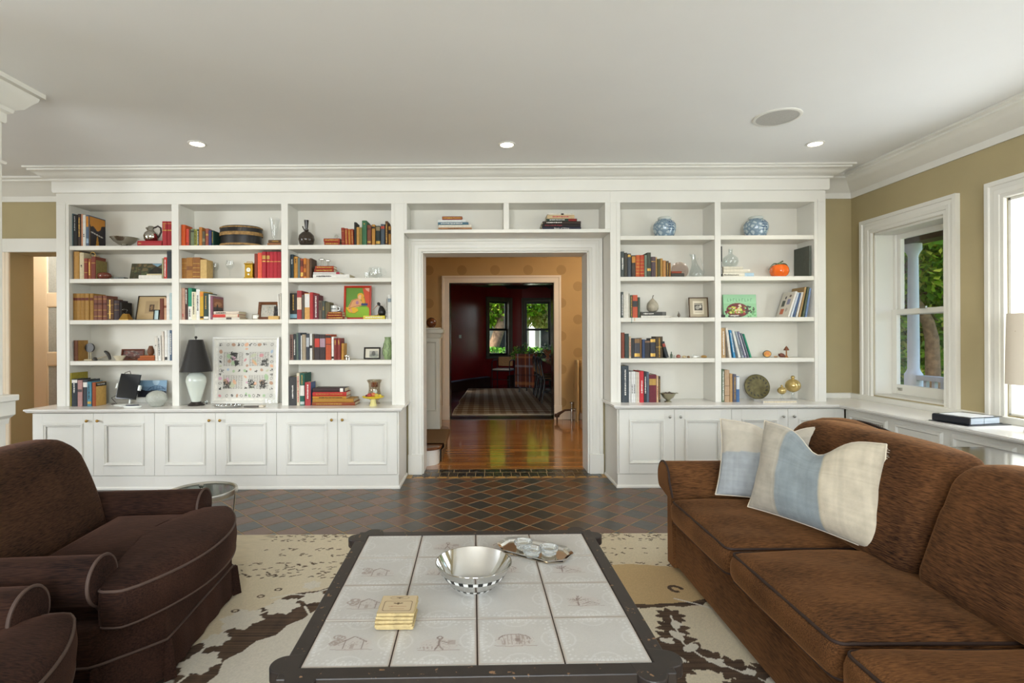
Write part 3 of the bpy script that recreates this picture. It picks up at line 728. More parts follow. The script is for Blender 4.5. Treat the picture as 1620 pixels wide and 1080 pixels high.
b = MB(); b.box(-1.6, -.72, 5.31, 6.62, .182, .33); b.obj('riser', TRIM, t, org=org)
b = MB(); b.box(-1.6, -.695, 5.31, 6.64, .33, .36); b.obj('tread', OAKT, t, org=org, bevel=.006)
b = MB(); b.molding([(-1.6, .375), (-.68, .375), (-.68, .33), (-.71, .30), (-.71, .192), (-.408, .192), (-.405, .15), (-.435, .12), (-.435, .004)], [(0, 5.50), (0, 6.28), (.008, 6.28), (.008, 5.50)], lambda u, v, w: (u, w, v)); b.obj('runner', CARPET, t, org=org)
NEWEL = mat('newel_paint', '#d6d2c2', .42, var=.04, vscale=3)
x0, x1, y0, y1 = -.80, -.515, 6.31, 6.58
b = MB(); b.box(x0, x1, y0, y1, .184, 1.31)
b.obj('post', NEWEL, t, org=org, bevel=.004)
b = MB(); b.molding([(x0+.05, .42), (x1-.05, .42), (x1-.05, 1.21), (x0+.05, 1.21)], [(-.016, 0), (-.016, .008), (-.004, .012), (0, .004), (.01, 0)], XZ(y0+.0005), closed=True); b.obj('panel_moulding', NEWEL, t, org=org)
b = MB(); b.molding([(x0, y0), (x1, y0), (x1, y1), (x0, y1)], [(-d, z) for d, z in [(0, 1.26), (.01, 1.265), (.022, 1.31), (.04, 1.325), (.04, 1.36), (.025, 1.372), (0, 1.372)]], closed=True); b.box(x0+.001, x1-.001, y0+.001, y1-.001, 1.30, 1.385); b.obj('cap', NEWEL, t, org=org)
b = MB(); b.lathe([(0, 1.38), (.03, 1.38), (.03, 1.387)]+[(.062*math.sin(a), 1.447-.062*math.cos(a)) for a in [PI*k/14 for k in range(2, 15)]], 20, (-.622, 6.40, 0)); b.obj('ball', mat('turned_walnut', '#6b3a1c', .25, var=.3, vscale=9, coat=.5), t, org=org, smooth=60)

# ------------------------------------------------------------------ radiator
RADP = mat('gold_radiator_paint', '#d2b27c', .42, var=.08, vscale=8)
org = (1.75, 8.08, 0)
t = thing('radiator', 'gold painted cast-iron column radiator with valve against the hall wall', 'radiator', org)
for k in range(10):
    x = 1.40+k*.072; b = MB()
    for y in (8.0, 8.09, 8.18):
        b.lathe([(.0, .12), (.018, .13), (.024, .17), (.021, .25), (.021, .80), (.024, .86), (.018, .91), (0, .92)], 8, (x, y, 0), sx=1, sy=1.35)
    b.rbox(x-.022, x+.022, 7.975, 8.205, .12, .19, .02, 3); b.rbox(x-.022, x+.022, 7.975, 8.205, .85, .925, .02, 3)
    if k in (0, 9):
        for y in (8.02, 8.16): b.lathe([(0, 0), (.02, 0), (.013, .03), (.016, .13), (0, .13)], 8, (x, y, 0))
    b.obj('section', RADP, t, org=org, smooth=50)
b = MB(); b.tube([(1.40, 8.09, .17), (1.33, 8.09, .17)], .022, 10); b.lathe([(.012, .15), (.03, .155), (.03, .185), (.012, .19), (.012, .26), (.03, .265), (.03, .285), (0, .287)], 12, (1.325, 8.09, 0)); b.tube([(1.325, 8.09, .15), (1.325, 8.09, 0)], .014, 8); b.obj('valve', METAL_N, t, org=org, smooth=50)
b = MB(); b.tube([(1.32, 8.09, .17), (1.22, 8.09, .165), (1.14, 8.08, .12), (1.115, 8.08, .10)], [.014, .015, .022, .03], 10); b.lathe([(0, .06), (.035, .065), (.042, .09), (.035, .115), (0, .12)], 12, (1.10, 8.075, 0)); b.tube([(1.10, 8.075, .07), (1.10, 8.075, 0)], .012); b.obj('supply_pipe', mat('dark_bronze', '#4a3325', .45, .6), t, org=org, smooth=50)
# ================================================================== upholstery
def velvet(name, dark, light, vs, stretch, sheen_tint):
    m = bpy.data.materials.new(name); m.use_nodes = True; nt = m.node_tree; n = nt.nodes; L = nt.links.new; b = n['Principled BSDF']
    tc = n.new('ShaderNodeTexCoord')
    def noise(scale, st, det=4):
        mp = n.new('ShaderNodeMapping'); mp.inputs['Scale'].default_value = st; L(tc.outputs['Object'], mp.inputs[0])
        z = n.new('ShaderNodeTexNoise'); z.inputs['Scale'].default_value = scale; z.inputs['Detail'].default_value = det; L(mp.outputs[0], z.inputs['Vector']); return z.outputs['Fac']
    big = noise(vs, (1, 1, 1), 3); fine = noise(30, stretch, 6)
    def mth(op, a, bb):
        k = n.new('ShaderNodeMath'); k.operation = op
        for i, v in enumerate((a, bb)):
            if isinstance(v, (int, float)): k.inputs[i].default_value = v
            else: L(v, k.inputs[i])
        return k.outputs[0]
    f = mth('ADD', mth('MULTIPLY', big, .62), mth('MULTIPLY', fine, .88))
    mr = n.new('ShaderNodeMapRange'); mr.inputs['From Min'].default_value = .52; mr.inputs['From Max'].default_value = .98; L(f, mr.inputs['Value'])
    mx = n.new('ShaderNodeMix'); mx.data_type = 'RGBA'; mx.inputs[6].default_value = (*lin(dark), 1); mx.inputs[7].default_value = (*lin(light), 1)
    L(mr.outputs[0], mx.inputs['Factor']); L(mx.outputs[2], b.inputs['Base Color'])
    b.inputs['Roughness'].default_value = .85; b.inputs['Specular IOR Level'].default_value = .12
    b.inputs['Sheen Weight'].default_value = .7; b.inputs['Sheen Roughness'].default_value = .35; b.inputs['Sheen Tint'].default_value = (*lin(sheen_tint), 1)
    bp = n.new('ShaderNodeBump'); bp.inputs['Strength'].default_value = .22; bp.inputs['Distance'].default_value = .006; L(fine, bp.inputs['Height']); L(bp.outputs[0], b.inputs['Normal'])
    return m
SOFAF = velvet('brown_upholstery', '#1c0f09', '#704a2a', 3.4, (1.0, 9, 9), '#9a6e48')  # sofa cloth, lighter and more golden in tone than the chairs
SOFAB = velvet('brown_upholstery_upright', '#1c0f09', '#684427', 3.4, (2, 1.0, 10), '#9a6e48')
CHAIRF = velvet('dark_brown_velvet', '#0c0606', '#3c261c', 3.8, (.8, 7, 9), '#6a4c40')  # chair cloth, darker in tone than the sofa
CHAIRB = velvet('dark_brown_velvet_upright', '#120a07', '#48301f', 3.4, (2, 1.2, 9), '#6a4c40')
PIPE = mat('piping_cord', '#2b190f', .7); CPIPE = mat('chair_piping_cord', '#4a382f', .7)
FOOTW = mat('ebonised_foot', '#17100c', .4)

# ------------------------------------------------------------------ sofa (faces the coffee table, back to the window bench)
so = (1.45, 1.82, 0)
sofa = thing('sofa', 'long brown upholstered sofa with rolled arms and loose cushions', 'sofa', so)
b = MB(); b.rbox(1.025, 1.92, .62, 3.02, .035, .30, .03, (10, 24, 5)); b.obj('base', SOFAB, sofa, org=so, smooth=60)
def rolled_arm(b, x0, x1, yc, sgn, r, top, bot, n=26, bulge=.0):
    """scroll arm, cross-section in YZ; sgn = +1 outer side towards +Y"""
    prof = []
    cz = top-r
    for k in range(n+1):
        a = math.radians(-64+(180+64)*k/n)               # from outer underside over the top to the inner face
        prof.append((yc+sgn*(r*math.cos(a)), cz+r*math.sin(a)))
    prof = [(yc+sgn*.012, bot), (yc+sgn*.012, cz-r*1.25)]+prof+[(yc-sgn*r, cz-r*1.0), (yc-sgn*(r*.98), bot)]
    return prof
def loft_x(b, prof, xs, scales, cy, cz, front=0.):
    N = len(prof); vs = []; fs = []
    for x, s in zip(xs, scales):
        vs += [(x+(front*max(0, min(1, (cz+.02-z)/.05)) if x < 1.2 else 0), cy+(y-cy)*s, cz+(z-cz)*s if z > cz else z) for y, z in prof]
    for i in range(len(xs)-1):
        fs += [(i*N+k, i*N+(k+1) % N, (i+1)*N+(k+1) % N, (i+1)*N+k) for k in range(N)]
    fs += [tuple(range(N)), tuple((len(xs)-1)*N+k for k in range(N))]
    b.add(vs, fs)
for yc, sg in ((2.965, 1), (.69, -1)):
    prof = rolled_arm(None, 0, 0, yc, sg, .088, .588, .035)
    b = MB(); loft_x(b, prof, [.985, .992, 1.01, 1.4, 1.86], [.95, .99, 1, 1, .98], yc, .42, .03); b.obj('arm', SOFAF, sofa, org=so, smooth=50)
    b = MB(); b.tube([(.992+.03*max(0, min(1, (.44-z)/.05)), y, z) for y, z in prof[1:-1]], .0055, 6); b.obj('arm_piping', PIPE, sofa, org=so, smooth=60)
# back frame with humped end
def hump(y):
    y = max(y, 3.64-y); return float(np.interp(y, [1.8, 2.15, 2.35, 2.5, 2.65, 2.78, 2.88, 2.96, 3.02, 3.06], [.74, .75, .78, .81, .838, .85, .838, .80, .735, .66]))
def backdef(Pn, U):
    H = np.array([hump(y) for y in Pn[:, 1]]); k = (Pn[:, 2]-.05)/(.80-.05)
    Pn[:, 2] = .05+k*(H-.05); Pn[:, 0] += np.clip(k, 0, 1)**2*.03
    return Pn
b = MB(); b.rbox(1.70, 1.93, .58, 3.06, .05, .80, .08, (8, 40, 12), backdef); b.obj('back_frame', SOFAB, sofa, org=so, smooth=60)
for xo in (1.745, 1.93):
    b = MB(); pts = []
    for k in range(41):
        y = .585+(3.055-.585)*k/40; pts.append((xo+.03, y, hump(y)-.018))
    b.tube(pts, .007, 6); b.obj('back_piping', PIPE, sofa, org=so, smooth=60)
def seatdef(y0, y1, x0, x1, z0, z1):
    def f(Pn, U):
        u, v = U[:, 0], U[:, 1]; t = (U[:, 2]+1)/2
        Pn[:, 2] += t*.026*(1-u**2)*(1-v**4); Pn[:, 0] -= .012*(1-U[:, 2]**2)*(u < 0)*(1-v**4)*np.abs(u)
        Pn[:, 2] += t*.004*np.sin(Pn[:, 1]*23+Pn[:, 0]*11)
        return Pn
    return f
def edge_loop(x0, x1, y0, y1, z, r, n=5):
    pts = []
    for cx, cy, a0 in ((x1-r, y1-r, 0), (x0+r, y1-r, 90), (x0+r, y0+r, 180), (x1-r, y0+r, 270)):
        for k in range(n+1):
            a = math.radians(a0+90*k/n); pts.append((cx+r*math.cos(a), cy+r*math.sin(a), z))
    return pts
for y0, y1 in ((2.195, 2.868), (1.515, 2.185), (.79, 1.505)):
    b = MB(); b.rbox(.985, 1.64, y0, y1, .285, .413, .045, (16, 16, 6), seatdef(y0, y1, 1, 1.6, .28, .42)); c = b.obj('seat_cushion', SOFAF, sofa, org=so, smooth=60)
    b = MB(); b.tube(edge_loop(.998, 1.63, y0+.013, y1-.013, .401, .03), .0055, 6, closed=True); b.tube(edge_loop(.998, 1.63, y0+.013, y1-.013, .298, .03), .005, 6, closed=True); b.obj('piping', PIPE, c, org=so, smooth=60)
def bcdef(y0, y1):
    def f(Pn, U):
        k = (Pn[:, 2]-.40)/(.86-.40); v = U[:, 1]
        Pn[:, 0] += k*.17; Pn[:, 0] -= (U[:, 0] < 0)*.035*(1-v**2)*np.sin(np.clip(k, 0, 1)*PI)
        Pn[:, 2] += (k > .5)*.012*(1-v**2)-(k > .6)*.02*np.abs(v)**6
        return Pn
    return f
for y0, y1 in ((1.905, 2.862), (.79, 1.895)):
    b = MB(); b.rbox(1.47, 1.69, y0, y1, .40, .845, .075, (8, 22, 14), bcdef(y0, y1)); c = b.obj('back_cushion', SOFAB, sofa, org=so, smooth=60)
for x in (1.09, 1.84):
    for y in (.70, 2.93):
        b = MB(); b.lathe([(0, 0), (.018, 0), (.028, .04), (0, .04)], 10, (x, y, .0092)); b.obj('foot', FOOTW, sofa, org=so)

# ------------------------------------------------------------------ cushions on the sofa
def pillow(label, name, bl, br, lean, h, cv, th=.075, dent=.05, crease=0., taper=.0, skew=0.):
    """square knife-edge cushion: bottom edge from bl to br on the seat, leaning back along its normal"""
    bl, br = Vector(bl), Vector(br); d = (br-bl); w = d.length; d.normalize(); up = Vector((0, 0, 1)); nb = Vector((-d.y, d.x, 0))
    if nb.y < 0: nb = -nb
    upv = (up*math.sqrt(max(0, h*h-lean*lean))+nb*lean).normalized(); nf = d.cross(upv).normalized()
    if nf.y > 0: nf = -nf
    nx, ny = cv.nx, cv.ny
    U = cv.X/cv.w*2-1; V = cv.Y/cv.h*2-1
    puff = ((1-np.abs(U)**3.2)*(1-np.abs(V)**3.2)).clip(0, 1)**.62
    pinch = 1-.075*(1-np.abs(V)**2)*0-.06*(1-np.abs(V))*np.abs(U)**2
    UU = U*(1-.07*(1-V**2)*np.abs(U)**3); VV = V*(1-.07*(1-U**2)*np.abs(V)**3)
    UU = UU*(1-taper*(V+1)/2)+skew*(V+1)/2
    dz = -dent*np.exp(-((U-.05)/.33)**2)*np.clip(VV, 0, 1)**1.3*2.0
    wr = .006*np.sin(U*9+V*4)*(1-np.abs(V))+.005*np.sin(V*13-U*5)*np.abs(U)
    me_v = []; 
    for sgn in (1, -1):
        off = sgn*(th*puff*(1-.5*np.exp(-((U-.05)/.3)**2)*np.clip(V, 0, 1)))+(wr*puff*sgn)
        for j in range(ny):
            for i in range(nx):
                p = bl+d*(w*(UU[j, i]+1)/2)+upv*(h*(VV[j, i]+1)/2+dz[j, i])+nf*off[j, i]
                me_v.append(p)
    i = np.arange(nx*ny).reshape(ny, nx)
    q = np.stack([i[:-1, :-1], i[:-1, 1:], i[1:, 1:], i[1:, :-1]], -1).reshape(-1, 4)
    fs = q.tolist()+(q+nx*ny)[:, ::-1].tolist()
    org = (bl+br)/2
    me = bpy.data.meshes.new(name); me.from_pydata([p-org for p in me_v], [], fs)
    at = me.attributes.new('Print', 'FLOAT_COLOR', 'POINT'); c = np.concatenate([cv.C.reshape(-1, 3), np.ones((nx*ny, 1))], 1); at.data.foreach_set('color', np.concatenate([c, c]).ravel().astype(np.float32))
    bm = bmesh.new(); bm.from_mesh(me); bmesh.ops.remove_doubles(bm, verts=bm.verts, dist=.0004); bmesh.ops.recalc_face_normals(bm, faces=bm.faces); bm.to_mesh(me); bm.free()
    me.polygons.foreach_set('use_smooth', [True]*len(me.polygons))
    me.materials.append(print_mat(.9, 'washed_linen', var=.14, vscale=26, bump=.35, bscale=420, sheen=.2))
    o = bpy.data.objects.new(name, me); COL.objects.link(o); o.location = org
    tag(o, label, 'cushion')
    def edge(j, i): return me_v[j*nx+i]-org
    e = MB(); ring = [edge(0, i) for i in range(0, nx, 3)]+[edge(j, nx-1) for j in range(0, ny, 3)]+[edge(ny-1, i) for i in range(nx-1, -1, -3)]+[edge(j, 0) for j in range(ny-1, -1, -3)]
    e.tube(ring, .003, 5, closed=True); e.obj('seam', mat('linen_seam', '#cfc4b0', .9), o)
    if crease:
        fr = MB()
        for k in range(46):
            j = int(ny*.35+k/46*(ny*.62)); p = edge(min(j, ny-1), nx-1); a = random.uniform(-.6, .9)
            fr.tube([p, p+d*random.uniform(.006, .014)+Vector((0, 0, .008*a))], .0006, 3)
        fr.obj('frayed_edge', mat('linen_thread', '#e6dcc8', .9), o)
    return o
def linen(cols, n=64):
    c = Canvas(1, 1, n, n, '#cfc5b3')
    for x0, x1, col in cols: c.rect(x0, x1, 0, 1, col)
    c.C *= 1+.05*RNG.randn(n, 1, 1)*.6+.05*RNG.randn(1, n, 1)*.6
    return c
c = linen([(0, .27, '#b5ad9e'), (.27, .62, '#8a9396'), (.62, 1, '#c4b9a4')]); c.line([(.27, 0), (.27, 1)], .006, '#a9a294'); c.line([(.62, 0), (.62, 1)], .006, '#b9ad96'); c.line([(.44, .2), (.44, .75)], .004, '#c9d2d4'); c.line([(.8, 0), (.8, 1)], .006, '#e4dac6')
pillow('cream linen cushion with a wide blue-grey centre stripe and frayed edge', 'striped_cushion', (1.275, 2.60, .452), (1.54, 2.01, .432), .12, .425, c, crease=1, dent=.05, taper=.15, skew=-.15, th=.085)
c = linen([(0, 1, '#a4a9ac')]); c.put((c.Y > .55+.1*c.X), '#c0b7a6', .9); c.put((c.Y > .85), '#cfc6b6', .5)
pillow('pale blue linen cushion fading to cream, tucked behind the striped cushion', 'blue_cushion', (1.205, 2.80, .452), (1.64, 2.50, .456), .13, .40, c, th=.055, dent=.03)

# ------------------------------------------------------------------ armchairs
def make_chair(label, loc, rz):
    t = thing('armchair', label, 'armchair', loc, (0, 0, rz), group='pair of dark brown velvet club chairs')
    # base body and skirt follow a T-shaped plan
    def plan(grow=0.):
        h = [(-.46, .49), (.27, .49), (.30, .47), (.42, .36), (.45, .33)]
        pts = [(x+(grow if x > 0 else -grow), y+grow) for x, y in h]
        return pts+[(x, -y) for x, y in reversed(pts)]
    b = MB(); b.prism(plan(-.01), .14, .285); b.obj('base', CHAIRF, t, smooth=40, bevel=.012)
    sk = MB(); top, bot = plan(-.008), plan(.012); N = len(top)
    def dens(pl):
        out = []
        for i in range(N):
            p, q = pl[i], pl[(i+1) % N]; m = max(2, int(math.hypot(q[0]-p[0], q[1]-p[1])/.04))
            out += [(p[0]+(q[0]-p[0])*k/m, p[1]+(q[1]-p[1])*k/m) for k in range(m)]
        return out
    T_, B_ = dens(top), dens(plan(-.008)); G = dens(plan(.014)); n = len(T_)
    M_ = min(len(T_), len(G))
    vs = [(x, y, .15) for x, y in T_]
    vs += [(x*1.02+(.004*math.sin(i*1.7)), y*1.02+.004*math.sin(i*2.3), .016) for i, (x, y) in enumerate(T_)]
    sk.add(vs, [(i, (i+1) % n, n+(i+1) % n, n+i) for i in range(n)]+[tuple(range(n)), tuple(range(n, 2*n))])
    sko = sk.obj('skirt', CHAIRF, t, smooth=45)
    pp = MB(); pp.tube([(x*1.004, y*1.004, .151) for x, y in T_], .005, 6, closed=True); pp.obj('skirt_piping', CPIPE, sko, smooth=60)
    for x, y in ((.452, .328), (.452, -.328), (.285, .485), (.285, -.485)):
        pl = MB(); s_ = 1 if y > 0 else -1
        pl.add([(x-.004, y-.02*s_, .148), (x+.012, y, .148), (x-.006, y+.014*s_, .148), (x-.0, y-.03*s_, .012), (x+.03, y+.002*s_, .012), (x-.002, y+.032*s_, .012)], [(0, 1, 4, 3), (1, 2, 5, 4), (0, 3, 5, 2), (0, 2, 1), (3, 4, 5)]); pl.obj('pleat', CHAIRF, sko)
    for s_ in (1, -1):                                   # rolled arms
        prof = rolled_arm(None, 0, 0, s_*.415, s_, .083, .505, .15)
        b = MB(); loft_x(b, prof, [-.40, .24, .262, .272, .276], [1, 1, 1, .985, .93], s_*.415, .35); b.obj('arm', CHAIRF, t, smooth=50)
        b = MB(); b.tube([(.27, y, z) for y, z in prof[1:-1]], .0058, 6); b.obj('arm_piping', CPIPE, t, smooth=60)
    # T cushion
    xf = lambda y: .525-.15*(abs(y)/.46)**2.2
    m = 16; half = [(xf(.455*k/m), .455*k/m) for k in range(1, m)]
    ex = xf(.455); half += [(ex-.004, .452), (ex-.018, .464), (ex-.04, .468), (.30, .466), (.283, .458), (.278, .43), (.278, .36), (.272, .34), (.25, .333), (.12, .333), (-.10, .33)]
    full = [(xf(0), 0)]+half+[(x, -y) for x, y in reversed(half)]
    N = len(full); c = (.2, 0)
    rings = [(1-.05, .262), (1-.012, .268), (1., .285), (1.012, .335), (1., .385), (.985, .401), (.955, .411), (.85, .424), (.65, .436), (.4, .444), (.15, .447)]
    vs = []; fs = []
    for s_, z in rings:
        for x, y in full:
            vs.append((c[0]+(x-c[0])*s_, c[1]+(y-c[1])*s_, z-(.030*max(0, 1-abs(x-.29)/.12)*max(0, abs(y)-.30) if s_ < .96 else 0)))
    for i in range(len(rings)-1): fs += [(i*N+k, i*N+(k+1) % N, (i+1)*N+(k+1) % N, (i+1)*N+k) for k in range(N)]
    fs += [tuple(range(N)), tuple((len(rings)-1)*N+k for k in range(N))]
    b = MB(); b.add(vs, fs); cu = b.obj('seat_cushion', CHAIRF, t, smooth=60)
    b = MB(); b.tube([(c[0]+(x-c[0])*.99, c[1]+(y-c[1])*.99, .398) for x, y in full], .0055, 6, closed=True); b.tube([(c[0]+(x-c[0])*.99, c[1]+(y-c[1])*.99, .274) for x, y in full], .005, 6, closed=True); b.obj('piping', CPIPE, cu, smooth=60)
    # back
    def bd(Pn, U):
        k = np.clip((Pn[:, 2]-.2)/(.80-.2), 0, 1); v = Pn[:, 1]
        e = np.clip((np.abs(v)-.21)/.16, 0, 1)
        H = .80+.01*np.cos(v*4)-.135*e**2.6
        Pn[:, 2] = np.where(Pn[:, 2] > .5, .5+(Pn[:, 2]-.5)*(H-.5)/.30, Pn[:, 2])
        Pn[:, 0] -= k*.17; Pn[:, 0] += (U[:, 0] > 0)*.03*(1-(v/.4)**2)*np.sin(k*PI*.9)
        Pn[:, 1] *= 1+.05*np.sin(k*PI)
        return Pn
    b = MB(); b.rbox(-.31, -.095, -.362, .362, .2, .80, .085, (9, 20, 18), bd); b.obj('back', CHAIRB, t, smooth=60)
    b = MB(); b.rbox(-.48, -.28, -.44, .44, .15, .68, .06, (6, 10, 8)); b.obj('back_frame', CHAIRF, t, smooth=60)
    return t
make_chair('dark brown velvet club chair with a round glass table behind its arm', (-1.65, 2.28, .0092), math.radians(5))
make_chair('dark brown velvet club chair standing with its arm against the other chair', (-1.63, 1.21, .0092), math.radians(5))

# ------------------------------------------------------------------ round glass side table
so_ = (-1.60, 3.04, .0092)
t = thing('side_table', 'round glass side table with metal rim behind the club chair', 'table', so_)
TGL = mat('smoky_glass', '#5f6a64', .06, trans=.55, ior=1.3, spec=.6)
b = MB(); b.lathe([(0, .395), (.172, .395), (.172, .401), (0, .401)], 40); b.obj('glass_top', TGL, t)
b = MB(); b.lathe([(.168, .382), (.187, .382), (.19, .395), (.187, .409), (.176, .409), (.172, .402), (.168, .395)], 40); b.obj('rim', METAL_N, t, smooth=40)
b = MB(); b.lathe([(0, .40), (.022, .402), (.02, .408), (.007, .411), (.007, .42), (.013, .428), (.012, .438), (0, .443)], 16); b.obj('finial', CHROME, t, smooth=50)
b = MB(); b.tube([(0, 0, .395), (0, 0, .03)], .012, 10); b.lathe([(0, 0), (.13, 0), (.13, .008), (.02, .025), (0, .03)], 28); b.obj('pedestal', METAL_N, t, smooth=40)
b = MB(); b.tube([(.16*math.cos(a), .16*math.sin(a), .20) for a in [2*PI*k/24 for k in range(24)]], .004, 6, closed=True)
for k in range(3):
    a = 2*PI*k/3+.4; b.tube([(0, 0, .20), (.16*math.cos(a), .16*math.sin(a), .20)], .004, 6); b.tube([(.16*math.cos(a), .16*math.sin(a), .20), (.175*math.cos(a), .175*math.sin(a), .385)], .005, 6)
b.obj('lower_ring', METAL_N, t)

# ------------------------------------------------------------------ table behind the sofa
org = (2.6, 2.4, 0)
t = thing('console_table', 'dark glossy console table between the sofa back and the window bench', 'table', org)
b = MB(); b.box(2.30, 2.84, 1.5, 3.02, .622, .65); b.obj('top', mat('ebonised_top', '#23211f', .16, coat=.5, var=.2), t, org=org, bevel=.004)
b = MB(); b.box(2.33, 2.81, 1.53, 2.99, .55, .621); b.obj('apron', FOOTW, t, org=org)
for x in (2.34, 2.76):
    for y in (1.54, 2.94):
        b = MB(); b.box(x, x+.04, y, y+.04, 0, .55); b.obj('leg', FOOTW, t, org=org, bevel=.003)

# ------------------------------------------------------------------ coffee table with inset tiles
CTZ = .51; ct = (-.0255, 1.672, .0092); crz = .020
table = thing('coffee_table', 'distressed black coffee table with sixteen inset toile tiles', 'coffee table', ct, (0, 0, crz))
def worn_black():
    m = mat('distressed_black_paint', '#2b2420', .42, var=.25, vscale=20)
    nt = m.node_tree; n = nt.nodes; L = nt.links.new; bs = n['Principled BSDF']; base = bs.inputs['Base Color'].links[0].from_socket
    tc = n.new('ShaderNodeTexCoord'); nz = n.new('ShaderNodeTexNoise'); nz.inputs['Scale'].default_value = 55; nz.inputs['Detail'].default_value = 6; L(tc.outputs['Object'], nz.inputs['Vector'])
    gm = n.new('ShaderNodeNewGeometry'); mr = n.new('ShaderNodeMapRange'); mr.inputs['From Min'].default_value = .66; mr.inputs['From Max'].default_value = .70; L(nz.outputs['Fac'], mr.inputs['Value'])
    mx = n.new('ShaderNodeMix'); mx.data_type = 'RGBA'; mx.inputs[7].default_value = (*lin('#8a6a4c'), 1); L(mr.outputs[0], mx.inputs['Factor']); L(base, mx.inputs[6]); L(mx.outputs[2], bs.inputs['Base Color']); return m
WORN = worn_black(); WEDGE = mat('worn_red_edge', '#4a201a', .5, var=.6, vscale=40, col2='#1d1512')
h = .4135; hx = h+.042
b = MB()
Z1 = CTZ-.008; Z0 = Z1-.028
b.box(-hx, hx, -hx, -h, Z0, Z1); b.box(-hx, hx, h, hx, Z0, Z1); b.box(-hx, -h, -h, h, Z0, Z1); b.box(h, hx, -h, h, Z0, Z1)
b.obj('frame', WORN, table, bevel=.003)
for sx in (1, -1):
    for sy in (1, -1):
        b = MB(); pts = []
        cs = [((hx-.002)*sx, (hx-.052)*sy), ((hx+.004)*sx, (hx+.004)*sy), ((hx-.052)*sx, (hx-.002)*sy)]
        lob = []
        # three-lobed ear outline around the corner
        import_ang = []
        for (cx_, cy_), r, a0, a1 in (((hx-.004, hx-.056), .036, -80, 48), ((hx-.056, hx-.004), .036, 42, 170)):
            for k in range(13):
                a = math.radians(a0+(a1-a0)*k/12); lob.append((sx*(cx_+r*math.cos(a)), sy*(cy_+r*math.sin(a))))
        mid = (sx*(hx-.014), sy*(hx-.014))
        poly = lob[:13]+[mid]+lob[13:]+[(sx*(hx-.10), sy*(h+.0008)), (sx*(h+.0008), sy*(h+.0008)), (sx*(h+.0008), sy*(hx-.10))]
        b.prism(poly, Z0-.004, Z1+.0006); b.obj('corner_ear', WORN, table, bevel=.003)
        b = MB(); cxl, cyl = sx*(hx-.045), sy*(hx-.045)
        b.lathe([(0, .0), (.022, 0), (.026, .02), (.018, .05), (.024, .12), (.034, .22), (.036, .30), (.026, .33), (.036, .345), (.036, .40), (0, .40)], 14, (cxl, cyl, 0)); b.box(cxl-.036, cxl+.036, cyl-.036, cyl+.036, .395, Z0-.004); b.obj('leg', WORN, table, smooth=50)
b = MB(); a_ = hx-.02
b.box(-a_, a_, -a_, -a_+.02, Z0-.075, Z0-.001); b.box(-a_, a_, a_-.02, a_, Z0-.075, Z0-.001); b.box(-a_, -a_+.02, -a_, a_, Z0-.075, Z0-.001); b.box(a_-.02, a_, -a_, a_, Z0-.075, Z0-.001); b.obj('apron', WEDGE, table)
b = MB(); b.box(-h, h, -h, h, Z0, Z1-.006); b.obj('grout_bed', mat('dark_grout', '#54433a', .9), table)
SEP = '#9a8d85'
